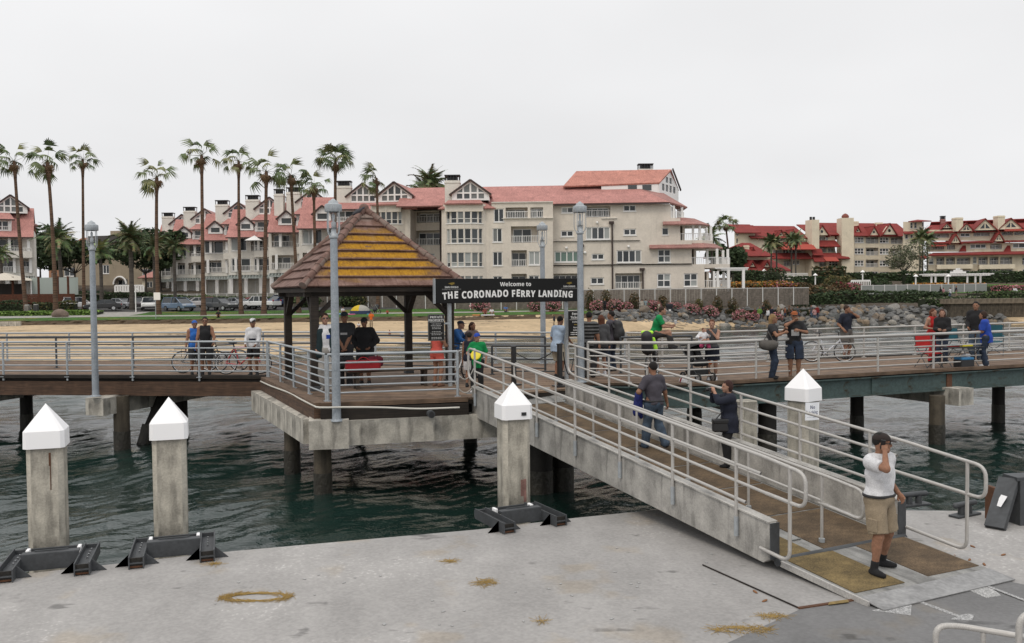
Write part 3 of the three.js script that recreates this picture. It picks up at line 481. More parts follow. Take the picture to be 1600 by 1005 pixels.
// ---------- gazebo ----------
{
  const C0 = V(-4.05, PIER, -24.8), turn = 24.3 * Math.PI / 180, t = thing('gazebo', 'square timber gazebo with brown tiled pyramid roof and yellow lichen', 'gazebo', C0, turn);
  const hp = 1.8, he = 2.1, ye = 2.60, ya = 4.70, wood = std({ color: lin(0.048, 0.040, 0.034), map: woodTex, roughness: 0.85, bumpMap: woodTex, bumpScale: 0.004 });
  for (const sx of [-1, 1]) for (const sz of [-1, 1]) {
    const p = part('post', rbox(0.2, ye - 0.2, 0.2, 0.012, sx * hp, (ye - 0.2) / 2, sz * hp), wood, t);
    part('brace', beam(V(sx * hp, ye - 0.8, sz * hp), V(sx * (hp - 0.62), ye - 0.2, sz * hp), 0.1, 0.14, V(0, 0, 1)), wood, p);
    part('brace', beam(V(sx * hp, ye - 0.8, sz * hp), V(sx * hp, ye - 0.2, sz * (hp - 0.62)), 0.1, 0.14, V(1, 0, 0)), wood, p);
    part('base_shoe', rbox(0.25, 0.12, 0.25, 0.01, sx * hp, 0.06, sz * hp), mat.steelGrey, p);
  }
  for (const s of [-1, 1]) { part('header_beam', box(2 * hp + 0.5, 0.24, 0.16, 0, ye - 0.12, s * hp), wood, t); part('header_beam', box(0.16, 0.23, 2 * hp - 0.18, s * hp, ye - 0.125, 0), wood, t); }
  for (let k = 0; k < 4; k++) { const a = k * Math.PI / 2; part('fascia', xf(box(2 * he - 0.02, 0.16, 0.05, 0, ye - 0.05, he - 0.04), 0, 0, 0, 0, a, 0), wood, t); part('hip_rafter', xf(beam(V(-he + 0.1, ye - 0.12, he - 0.1), V(0, ya - 0.16, 0), 0.1, 0.14), 0, 0, 0, 0, a, 0), wood, t); part('soffit', (() => { const g = tris([V(-he, ye - 0.02, he), V(he, ye - 0.02, he), V(0, ya - 0.07, 0)]); return xf(g, 0, 0, 0, 0, a, 0); })(), wood, t); }
  // roof: nine courses of flat tiles on each slope, cut along the hips
  const rise = ya - ye, sl = Math.hypot(rise, he), N = 9, cs = sl / N, R = rng(8);
  const tileTex = (lichen) => tex(512, (u, v) => {   // u across the slope, v up the slope, 4.6 m square
    const x = (u - 0.5) * 4.6, y = v * 4.6, n = fbm(u * 20, v * 20, 20, 5, 501), f = fbm(u * 120, v * 120, 120, 3, 502), w = fbm(u * 9, v * 30, 9, 4, 503);
    let c = [0.42, 0.32, 0.285].map((q) => q + 0.22 * (n - 0.5) + 0.12 * (f - 0.5));
    if (lichen) { const cy = (y / cs) % 1, half = 1.8 - 0.42 * Math.max(0, y - 0.5), k = smooth(0.16, 0.34, cy + 0.16 * (w - 0.5)) * (1 - smooth(0.80, 0.98, cy)) * smooth(0.0, 0.75, half - Math.abs(x - 0.02) + 1.1 * (n - 0.5)) * smooth(0.15, 0.5, y + 0.4 * (w - 0.5)) * (1 - smooth(1.75, 2.45, y + 0.7 * (n - 0.5))) * smooth(0.22, 0.42, w + 0.25 * f); const L = [0.60 + 0.22 * (f - 0.5), 0.43 + 0.2 * (f - 0.5), 0.04]; c = c.map((q, i) => lerp(q, L[i], clamp(k * 1.05))); }
    const g = smooth(2.35, 2.8, y + 0.6 * (n - 0.5)) * 0.5 * smooth(0.4, 0.6, w); return c.map((q, i) => lerp(q, [0.5, 0.48, 0.45][i], g));
  }, 1);
  const m0 = std({ map: tileTex(false), roughness: 0.85 }), m1 = std({ map: tileTex(true), roughness: 0.9 });
  for (let k = 0; k < 4; k++) {
    const a = k * Math.PI / 2, face = part('roof_slope', xf(tris([V(-he, ye - 0.005, he), V(he, ye - 0.005, he), V(0, ya - 0.05, 0)]), 0, 0, 0, 0, a, 0), wood, t);
    const at = (u, s, lift) => { const q = s / sl; return V(u, ye + q * rise + lift * he / sl, he * (1 - q) + lift * rise / sl); };
    for (let i = 0; i < N; i++) {
      const s0 = i * cs - 0.03, s1 = (i + 1) * cs + 0.02, w0 = he * (1 - Math.max(0, s0) / sl), w1 = Math.max(0, he * (1 - s1 / sl)), tw = 0.34, off = (i % 2) * 0.17;
      for (let u = -he - off; u < he; u += tw) {
        const a0 = clamp(u, -w0, w0), b0 = clamp(u + tw - 0.006, -w0, w0), a1 = clamp(u, -w1, w1), b1 = clamp(u + tw - 0.006, -w1, w1); if (b0 - a0 < 0.02) continue;
        const j = (R() - 0.5) * 0.008, hL = 0.078 + j, hU = 0.012 + j * 0.5, A = at(a0, s0, hL), B = at(b0, s0, hL), C = at(b1, s1, hU), D = at(a1, s1, hU), A2 = at(a0, s0, hL - 0.05), B2 = at(b0, s0, hL - 0.05), L = [...quad(A, B, C, D), ...quad(A2, B2, B, A), ...quad(D, A2, A, D).slice(0, 3), ...quad(B2, C, B, B2).slice(0, 3)];
        const g = new THREE.BufferGeometry().setFromPoints(L); g.computeVertexNormals(); const uv = new Float32Array(L.length * 2), sf = (p) => (p.y - ye) / rise * sl; L.forEach((p, q) => { uv[2 * q] = p.x / 4.6 + 0.5 + (k ? k * 0.37 : 0); uv[2 * q + 1] = Math.max(0.002, sf(p)) / 4.6; }); g.setAttribute('uv', new THREE.BufferAttribute(uv, 2));
        part('roof_tile', xf(g, 0, 0, 0, 0, a, 0), k === 0 ? m1 : m0, face);
      }
    }
    // barrel tiles over the hip
    const h0 = V(-he - 0.03, ye + 0.05, he + 0.03), h1 = V(0, ya + 0.06, 0), dir = h1.clone().sub(h0), L = dir.length(), n = 13; dir.normalize();
    for (let i = 0; i < n; i++) { const g = bar(h0.clone().addScaledVector(dir, L * i / n - 0.02), h0.clone().addScaledVector(dir, L * (i + 1) / n + 0.03), 0.105, 10, 0.082); part('hip_tile', xf(uvm(g, 4.6), 0, 0, 0, 0, a, 0), m0, face); }
  }
  part('finial_tile', xf(uvm(new THREE.SphereGeometry(0.15, 10, 6), 4.6), 0, ya + 0.06, 0), m0, t);
}
function bench(x, z, turn, label) {
  const t = thing('bench', label, 'bench', [x, PIER, z], turn, 'benches in the gazebo'), w = std({ color: lin(0.10, 0.08, 0.062), map: woodTex, roughness: 0.85 });
  for (let k = 0; k < 3; k++) part('seat_plank', rbox(2.3, 0.05, 0.14, 0.006, 0, 0.45, -0.15 + k * 0.15), w, t);
  for (const s of [-0.9, 0.9]) part('leg', [box(0.08, 0.42, 0.08, s, 0.21, -0.12), box(0.08, 0.42, 0.08, s, 0.21, 0.12), box(0.08, 0.06, 0.36, s, 0.39, 0)], w, t);
}
bench(-3.15, -23.1, 0.42, 'low timber bench holding the red bags in the gazebo');

// ---------- lamp posts ----------
const poleM = std({ color: lin(0.40, 0.445, 0.49), roughness: 0.5, metalness: 0.15, map: fineTex });
function lampPost(p, h, label) {
  const t = thing('lamp_post', label, 'lamp post', p, 0, 'lamp posts on the pier'), y = h - 0.86, m = poleM;
  part('pole', uvm(lathe([[0.15, 0], [0.15, 0.03], [0.098, 0.05], [0.095, 0.3], [0.078, y - 0.05], [0.07, y]], 14)), m, t);
  part('access_cover', box(0.07, 0.16, 0.02, 0.0, 1.2, 0.088), m, t);
  part('neck', uvm(lathe([[0.07, y - 0.02], [0.1, y], [0.1, y + 0.05], [0.06, y + 0.12], [0.055, y + 0.2], [0.09, y + 0.22]], 12)), mat.galv, t);
  part('lens', lathe([[0.085, y + 0.2], [0.11, y + 0.3], [0.115, y + 0.58]], 14), mat.glass, t);
  part('lamp_core', uvm(lathe([[0.001, y + 0.2], [0.045, y + 0.22], [0.05, y + 0.34], [0.02, y + 0.36], [0.03, y + 0.42], [0.035, y + 0.5], [0.001, y + 0.55]], 10)), mat.galv, t);
  part('hood', uvm(lathe([[0.13, y + 0.56], [0.185, y + 0.57], [0.185, y + 0.72], [0.165, y + 0.735], [0.11, y + 0.755], [0.10, y + 0.80], [0.05, y + 0.825], [0.03, y + 0.85], [0.001, y + 0.86]], 18)), mat.galv, t);
  for (let k = 0; k < 4; k++) { const a = k * Math.PI / 2 + 0.5, c = Math.cos(a), s = Math.sin(a); part('cage_bar', pipe([V(c * 0.165, y + 0.6, s * 0.165), V(c * 0.17, y + 0.2, s * 0.17), V(c * 0.13, y + 0.08, s * 0.13), V(c * 0.07, y + 0.05, s * 0.07)], 0.011, 5, false, 12), mat.galv, t); }
  return t;
}
lampPost(up(Dp(149, 605, 25.85), 1.66), 5.08, 'tall grey lamp post at the left pier near the cyclists');
lampPost(up(Dp(526, 658, 19.55), 1.77), 4.86, 'tall grey lamp post in front of the gazebo corner');
lampPost(up(Dp(908, 597, 23.9), PIER), 4.82, 'tall grey lamp post at the right end of the welcome sign');
lampPost(up(Dp(849, 569, 30.3), PIER), 4.80, 'grey lamp post on the far pier edge behind welcome sign');

// ---------- signs ----------
function signTex(w, h, draw) { const c = document.createElement('canvas'); c.width = w; c.height = h; const x = c.getContext('2d'); draw(x, w, h); const t = new THREE.CanvasTexture(c); t.colorSpace = THREE.SRGBColorSpace; t.anisotropy = 8; return t; }
const board = (w, h, d, m, x, y, z) => { const g = new THREE.PlaneGeometry(w, h); g.translate(x, y, z + d / 2 + 0.004); return g; };
{
  const a = Dp(679, 456, 22.9), b = Dp(907, 452, 24.9), c = a.clone().lerp(b, 0.5), W = a.distanceTo(b), turn = Math.atan2(-(b.z - a.z), b.x - a.x), H = 0.635;
  const t = thing('welcome_sign', 'long black welcome sign with white lettering on two grey posts', 'sign', [c.x, PIER, c.z], turn), y = c.y - PIER;
  part('panel', rbox(W, H, 0.11, 0.01, 0, y, 0), plain(0.008, 0.008, 0.009, 0.9), t);
  const tx = signTex(2048, 336, (x, w, h) => {
    x.fillStyle = '#0c0d0e'; x.fillRect(0, 0, w, h); x.fillStyle = '#e4e4e2'; x.textAlign = 'center'; x.font = 'bold 82px sans-serif'; x.save(); x.translate(1085, 104); x.scale(0.95, 1); x.fillText('Welcome to', 0, 0); x.restore();
    const s = 'THE CORONADO FERRY LANDING', R = rng(4); x.font = 'bold 138px sans-serif'; x.lineWidth = 5; x.strokeStyle = '#e4e4e2'; let tot = 0; const ws = [...s].map((ch) => { const q = ch === ' ' ? 40 : x.measureText(ch).width * 0.86 + 6; tot += q; return q; }); let px = 84, sc = (1925 - 84) / tot;
    [...s].forEach((ch, i) => { const u = (px - 1000) / 1000; x.save(); x.translate(px + ws[i] * sc / 2, 262 + 26 * u * u + (R() - 0.5) * 9); x.rotate(u * 0.05 + (R() - 0.5) * 0.10); x.scale(0.86 * sc, 1.0 + (R() - 0.5) * 0.1); x.fillText(ch, 0, 0); x.strokeText(ch, 0, 0); x.restore(); px += ws[i] * sc; });
    for (const cx of [205, 1868]) { x.font = 'bold 34px sans-serif'; x.fillStyle = '#dcdcda'; x.fillText('SAN DIEGO', cx, 126); x.fillStyle = '#9a9a98'; x.font = '25px serif'; x.fillText('HARBOR EXCURSION', cx, 154); x.fillStyle = '#7d6a2c'; x.beginPath(); x.moveTo(cx - 48, 66); x.quadraticCurveTo(cx, 40, cx + 44, 48); x.quadraticCurveTo(cx + 20, 60, cx + 52, 68); x.quadraticCurveTo(cx + 10, 72, cx + 2, 90); x.quadraticCurveTo(cx - 8, 70, cx - 48, 66); x.fill(); }
  });
  part('lettering', board(W - 0.03, H - 0.03, 0.11, 0, 0, y, 0), std({ map: tx, roughness: 0.9 }), t);
  part('end_cap', box(0.02, H + 0.01, 0.13, -W / 2 - 0.012, y, 0), mat.galv, t);
  for (const px of [704, 887]) { const u = (Dp(px, 470, lerp(22.9, 24.9, (px - 679) / 228)).sub(c)).dot(b.clone().sub(a).normalize()); part('post', box(0.09, y - H / 2 + 0.4, 0.07, u, (y - H / 2 + 0.4) / 2, -0.1), mat.galv, t); }
}
{
  const p = Dp(681.5, 512, 22.6), t = thing('notice_sign', 'black PRIVATE PROPERTY notice fixed to gazebo post', 'sign', p, 0.36);
  const tx = signTex(256, 400, (x, w, h) => { x.fillStyle = '#151515'; x.fillRect(0, 0, w, h); x.strokeStyle = '#8a8a88'; x.lineWidth = 4; x.strokeRect(4, 4, w - 8, h - 8); x.fillStyle = '#dededc'; x.textAlign = 'center'; x.font = 'bold 46px serif'; x.fillText('PRIVATE', 128, 56); x.fillText('PROPERTY', 128, 104); x.fillRect(22, 112, 212, 4); const R = rng(3); [140, 164, 188, 212, 256, 280, 304, 346, 366].forEach((y, i) => { let q = 36 + R() * 26; const e = 256 - q; while (q < e) { const l = 10 + R() * 26; x.globalAlpha = 0.75; x.fillRect(q, y, Math.min(l, e - q), 9); q += l + 7; } x.globalAlpha = 1; }); });
  part('plate', rbox(0.43, 0.67, 0.03, 0.006), mat.black, t); part('lettering', board(0.42, 0.66, 0.03, 0, 0, 0, 0), std({ map: tx, roughness: 0.9 }), t);
  part('bracket', box(0.2, 0.04, 0.03, 0.27, 0.1, -0.02), mat.galv, t);
}
{
  const p = Dp(899, 506, 24.55), t = thing('ticket_sign', 'black Ferry Tickets notice behind the lamp post', 'sign', p, 0.36);
  const tx = signTex(300, 460, (x, w, h) => { x.fillStyle = '#141414'; x.fillRect(0, 0, w, h); x.fillStyle = '#e0e0de'; x.textAlign = 'center'; x.font = 'bold 64px sans-serif'; x.fillText('Ferry', 150, 70); x.fillText('Tickets', 150, 136); x.fillRect(20, 152, 260, 5); x.font = 'bold 34px sans-serif'; x.fillText('Available', 150, 206); x.fillStyle = '#7d6a2c'; x.fillRect(116, 236, 70, 16); x.fillStyle = '#d8d8d6'; x.font = 'bold 40px sans-serif'; x.fillText('Ferry', 150, 312); x.fillText('ticket', 150, 358); const R = rng(9); for (const y of [382, 416]) { let q = 40; while (q < 250) { const l = 14 + R() * 30; x.fillRect(q, y, l, 14); q += l + 9; } } });
  part('plate', rbox(0.42, 0.70, 0.03, 0.006), mat.black, t); part('lettering', board(0.41, 0.69, 0.03, 0, 0, 0, 0), std({ map: tx, roughness: 0.9 }), t); part('bracket', box(0.16, 0.04, 0.03, -0.18, 0.2, -0.03), mat.galv, t);
}
// chain posts and ropes at the head of the gangway
function chainPost(px, py, D, h, label) { const p = up(Dp(px, py, D), PIER), t = thing('chain_post', label, 'post', p, 0.4, 'black chain posts'); part('shaft', rbox(0.11, h, 0.11, 0.01, 0, h / 2, 0), mat.blackGloss, t); part('cap', rbox(0.13, 0.03, 0.13, 0.008, 0, h + 0.01, 0), mat.blackGloss, t); part('base', rbox(0.32, 0.04, 0.32, 0.01, 0, 0.02, 0), mat.blackGloss, t); return t; }
chainPost(803, 602, 23.3, 1.0, 'black chain post left of the gangway head'); chainPost(875, 606, 22.8, 1.08, 'black chain post at the light-blue-shirted man');
function sag(a, b, d, r, m, label, name = 'chain') { const P = []; for (let i = 0; i <= 12; i++) { const k = i / 12, p = a.clone().lerp(b, k); p.y -= 4 * d * k * (1 - k); P.push(p.sub(a)); } const o = solo(name, polyTube(P, r, 6), m, label, name); o.position.copy(a); return o; }
sag(Dp(806, 551, 23.3), Dp(864, 549, 22.9), 0.2, 0.014, mat.black, 'black chain hanging between two chain posts');
sag(Dp(880, 550, 22.8), Dp(896, 560, 23.4), 0.5, 0.014, mat.black, 'black chain looped down beside the gangway head');
sag(Dp(710, 572, 20.75), Dp(740, 576, 20.9), 0.28, 0.012, mat.rope, 'pale rope drooping from gazebo rail to gangway rail', 'rope');
sag(Dp(710, 596, 20.75), Dp(740, 602, 20.9), 0.22, 0.012, mat.rope, 'lower pale rope between gazebo rail and gangway', 'rope');
{ // pale conduit along the platform fascia, and a drain stub
  const pts = [[407, 596, 25.9], [425, 604, 24.3], [452, 614, 22.3], [470, 624, 21.0], [490, 634, 19.8], [500, 637, 19.35], [545, 636.5, 19.5], [600, 637, 19.75], [655, 639, 20.0], [718, 637, 20.25]].map(([x, y, D]) => Dp(x, y, D)), o = pts[0].clone();
  const c = solo('conduit', pipe(pts.map((p) => p.clone().sub(o)), 0.022, 6, false, 60), plain(0.55, 0.53, 0.48, 0.6), 'pale conduit sagging along the fascia of gazebo platform', 'conduit'); c.position.copy(o);
  const d = Dp(673, 647, 19.98), e = thing('drain_pipe', 'round grey drain stub on the front fascia of gazebo platform', 'drain pipe', d, 0.27); part('collar', xf(new THREE.CylinderGeometry(0.085, 0.085, 0.2, 14).rotateX(Math.PI / 2)), mat.steelGrey, e); part('bore', xf(new THREE.CylinderGeometry(0.06, 0.06, 0.02, 14).rotateX(Math.PI / 2), 0, 0, 0.102), mat.black, e);
}
{ // pigeon on the roof
  const p = Dp(558, 331, 24.5), t = thing('pigeon', 'dark pigeon sitting near the peak of gazebo roof', 'bird', p, 0.3); t.scale.setScalar(1.0);
  const R = [], q = lathe([[0.001, -0.16], [0.03, -0.13], [0.055, -0.05], [0.065, 0.03], [0.05, 0.1], [0.028, 0.14], [0.03, 0.17], [0.034, 0.2], [0.02, 0.235], [0.006, 0.25], [0.003, 0.275], [0.001, 0.28]], 10); q.rotateZ(-1.0); part('body', q, plain(0.05, 0.05, 0.058), t); part('tail', xf(box(0.14, 0.012, 0.06), -0.19, -0.1, 0, 0, 0, 0.5), plain(0.035, 0.035, 0.04), t);
}

// ---------- land ----------
const poly1 = (pts) => (x) => { if (x <= pts[0][0]) return pts[0][1]; for (let i = 1; i < pts.length; i++) if (x <= pts[i][0]) return lerp(pts[i - 1][1], pts[i][1], (x - pts[i - 1][0]) / (pts[i][0] - pts[i - 1][0])); return pts[pts.length - 1][1]; };
const shoreZ = poly1([[-260, -36], [-60, -52], [-35, -61], [-18.5, -70], [-9.5, -82], [3, -88], [10, -97], [16, -104], [28, -112], [60, -111], [100, -114], [260, -136]]);
const lawnZ = poly1([[-260, -99], [-62, -99], [-50, -101], [-36, -101], [-6, -104], [8, -108], [15, -110], [30, -117], [60, -116], [100, -119], [260, -142]]);
const inland = poly1([[0, 1.85], [8, 2.12], [12, 2.25], [20, 2.72], [38, 2.9], [50, 4.3], [66, 4.75], [90, 6.2], [120, 7.6], [400, 12]]);
function groundY(x, z) {
  const s = shoreZ(x), l = lawnZ(x), t = (s - z) / (s - l);
  if (t <= 0) return Math.max(-3, (s - z) * 0.09); if (t < 1) return 1.45 * Math.pow(t, 0.8) + 0.05 * (fbm(x * 0.5 + 80, z * 0.5 + 300, 4096, 3, 611) - 0.5); return inland(l - z);
}
function sheet(name, m, label, x0, x1, zf, zb, nx, nz, lift, sc = 1) {
  const p = [], uv = [], idx = []; for (let j = 0; j <= nz; j++) for (let i = 0; i <= nx; i++) { const x = lerp(x0, x1, i / nx), z = lerp(zf(x), zb(x), j / nz); p.push(x, groundY(x, z) + lift, z); uv.push(x / sc, z / sc); if (i && j) { const a = j * (nx + 1) + i, b = a - nx - 1; idx.push(b - 1, b, a, b - 1, a, a - 1); } }
  const g = new THREE.BufferGeometry(); g.setAttribute('position', new THREE.Float32BufferAttribute(p, 3)); g.setAttribute('uv', new THREE.Float32BufferAttribute(uv, 2)); g.setIndex(idx); g.computeVertexNormals(); return struct(name, g, m, label);
}
const sandM = std({ color: lin(0.74, 0.575, 0.375), roughness: 0.95, bumpMap: mottleB, bumpScale: 0.05, map: tex(1024, (u, v) => { const n = fbm(u * 10, v * 10, 10, 6, 621), f = fbm(u * 70, v * 70, 70, 3, 622), d = fbm(u * 5, v * 26, 5, 4, 623, 26); const k = 0.86 + 0.22 * (n - 0.5) + 0.14 * (f - 0.5) - 0.35 * smooth(0.6, 0.75, d) * smooth(0.48, 0.6, f); return [k, k * 0.985, k * 0.96]; }, 26) });
const grassTex = tex(1024, (u, v) => { const n = fbm(u * 12, v * 12, 12, 6, 631), f = fbm(u * 160, v * 160, 160, 3, 632), y = smooth(0.5, 0.72, fbm(u * 7, v * 7, 7, 5, 633)); const k = 0.62 + 0.5 * (f - 0.5) + 0.3 * (n - 0.5); return [k * lerp(0.62, 0.95, y), k * 0.98, k * lerp(0.28, 0.36, y)]; }, 22);
const grassM = std({ color: lin(0.34, 0.36, 0.26), map: grassTex, roughness: 0.95, bumpMap: mottleB, bumpScale: 0.06 });
const earthM = std({ color: lin(0.115, 0.085, 0.055), map: mottle, roughness: 1, bumpMap: mottleB, bumpScale: 0.06 });
const pathM = std({ color: lin(0.50, 0.48, 0.44), map: mottle, roughness: 0.95 });
const asphM = std({ color: lin(0.085, 0.083, 0.08), map: mottle, roughness: 0.95 });
sheet('beach', sandM, 'pale tan sandy beach behind the pier', -260, 260, (x) => shoreZ(x) + 14, (x) => lawnZ(x) - 0.6, 260, 60, 0);
sheet('ground', earthM, 'dark planted ground behind the shore', -400, 420, (x) => lawnZ(x) - 0.3, () => -420, 140, 60, -0.06);
struct('far_ground', new THREE.PlaneGeometry(5000, 2000).rotateX(-Math.PI / 2).translate(0, 9, -1400), earthM);
sheet('lawn', grassM, 'green lawn between the beach and the path', -260, 12, (x) => lawnZ(x) - 0.05, (x) => lawnZ(x) - 6.4, 120, 10, 0.03);
sheet('lawn', grassM, 'narrow green lawn between path and parked cars', -49, 14, (x) => lawnZ(x) - 8.9, (x) => lawnZ(x) - 15.5, 60, 8, 0.03);
sheet('path', pathM, 'pale concrete beach path in front of the palms', -260, 13.5, (x) => lawnZ(x) - 6.4, (x) => lawnZ(x) - 8.9, 100, 3, 0.035);
sheet('path', pathM, 'pale promenade behind the boulder bank', 13.5, 120, (x) => lawnZ(x) - lerp(6.4, 0.4, smooth(13.5, 19, x)), (x) => lawnZ(x) - lerp(8.9, 3.4, smooth(13.5, 19, x)), 60, 3, 0.035);
sheet('path', pathM, 'pale driveway beside the leafy bed', -64, -47, (x) => lawnZ(x) - 8.85, (x) => lawnZ(x) - 15.6, 20, 6, 0.038);
sheet('parking_lot', asphM, 'dark asphalt car park beyond the lawn', -150, -14, (x) => lawnZ(x) - 15.4, (x) => lawnZ(x) - 37, 60, 8, 0.02);
sheet('lawn', grassM, 'green lawn in front of the far right building', 62, 160, (x) => lawnZ(x) - 44, (x) => lawnZ(x) - 74, 20, 8, 0.03);
{ // soil bank where the lawn breaks down to the sand
  const R = rng(14), P = [], idx = [], uv = [], nx = 420, nr = 5; for (let i = 0; i <= nx; i++) { const x = lerp(-58, 12, i / nx), z = lawnZ(x); for (let j = 0; j < nr; j++) { const t = j / (nr - 1), q = fbm(x * 1.6 + 90, j * 1.3, 4096, 3, 641) - 0.5, yb = groundY(x, z + 1.0) - 0.05; P.push(x + 0.2 * q, lerp(yb, inland(0) + 0.05, t) + (j && j < nr - 1 ? 0.14 * q : 0), z + lerp(1.0, -0.15, t) + (j < nr - 1 ? 0.8 * q : 0)); uv.push(x / 2.5, j * 0.2); if (i && j) { const a = i * nr + j, b = a - nr; idx.push(b - 1, a - 1, a, b - 1, a, b); } } }
  const g = new THREE.BufferGeometry(); g.setAttribute('position', new THREE.Float32BufferAttribute(P, 3)); g.setAttribute('uv', new THREE.Float32BufferAttribute(uv, 2)); g.setIndex(idx); g.computeVertexNormals(); struct('soil_bank', g, std({ color: lin(0.155, 0.105, 0.06), map: mottle, roughness: 1, bumpMap: mottleB, bumpScale: 0.08 }), 'broken brown soil edge between lawn and sand');
}
{ // low curved concrete retaining wall at the left
  const P = []; for (let i = 0; i <= 24; i++) { const x = lerp(-100, -54, i / 24); P.push(V(x, 0, lawnZ(x) + 1.3 + 0.6 * smooth(-66, -54, x))); }
  const t = thing('retaining_wall', 'low concrete retaining wall between beach and leafy bed at left', 'wall', [-76, 1.35, -98]);
  for (let i = 0; i < 24; i++) part('wall_block', beam(P[i].clone().sub(V(-76, 0, -98)), P[i + 1].clone().sub(V(-76, 0, -98)).lerp(P[i].clone().sub(V(-76, 0, -98)), 0.01), 0.4, 1.1), mat.concrete, t);
}

// ---------- buildings ----------
class Plan {   // an upright facade plane between two sight lines at given distances
  constructor(pa, Da, pb, Db) { const a = Dp(pa, 450, Da), b = Dp(pb, 450, Db); this.o = V(a.x, 0, a.z); this.d = V(b.x - a.x, 0, b.z - a.z).normalize(); this.n = V(-this.d.z, 0, this.d.x); if (this.n.z < 0) this.n.negate(); }
  uy(px, py) { const r = ray(px, py), e = V(0, EYE, 0), t = this.o.clone().sub(e).setY(0).dot(this.n) / r.dot(this.n), p = e.addScaledVector(r, t); return [p.clone().sub(this.o).setY(0).dot(this.d), p.y]; }
  P(u, y, w = 0) { return this.o.clone().addScaledVector(this.d, u).addScaledVector(this.n, w).setY(y); }
  place(g, u, y, w) { const m = new THREE.Matrix4().makeBasis(this.d, V(0, 1, 0), this.n).setPosition(this.P(u, y, w)); return g.applyMatrix4(m); }
}
const winM = [[0.035, 0.042, 0.048], [0.06, 0.068, 0.072], [0.02, 0.025, 0.028], [0.16, 0.17, 0.165]].map((c) => std({ color: lin(...c), roughness: 0.12 })), curtainM = std({ color: lin(0.34, 0.36, 0.35), roughness: 0.2 }), greenGlass = std({ color: lin(0.13, 0.20, 0.17), roughness: 0.15 });
const wallTex = tex(512, (u, v) => { const n = fbm(u * 6, v * 6, 6, 5, 701), f = fbm(u * 60, v * 60, 60, 2, 702), s = fbm(u * 24, v * 2, 24, 3, 703, 2); return 0.95 + 0.14 * (n - 0.5) + 0.06 * (f - 0.5) - 0.2 * Math.max(0, s - 0.62); }, 9);
const roofTex = tex(512, (u, v) => { const n = fbm(u * 10, v * 10, 10, 5, 711), f = fbm(u * 80, v * 40, 80, 3, 712, 40), r = (v * 26) % 1; return 0.90 + 0.2 * (n - 0.5) + 0.24 * (f - 0.5) - (r < 0.22 ? 0.10 : 0); }, 8);
const stucco = std({ color: lin(0.73, 0.665, 0.58), map: wallTex, roughness: 0.95 }), stuccoPale = std({ color: lin(0.77, 0.735, 0.67), map: wallTex, roughness: 0.95 }), trim = std({ color: lin(0.80, 0.79, 0.77), roughness: 0.7 });
const cream = std({ color: lin(0.80, 0.71, 0.55), map: wallTex, roughness: 0.95 }), roofPink = std({ color: lin(0.52, 0.245, 0.215), map: roofTex, roughness: 0.9 }), roofRed = std({ color: lin(0.27, 0.036, 0.030), map: roofTex, roughness: 0.9 }), roofDusk = std({ color: lin(0.42, 0.215, 0.19), map: roofTex, roughness: 0.9 }), darkTrim = std({ color: lin(0.045, 0.028, 0.024), roughness: 0.7 });
const RW = rng(55);
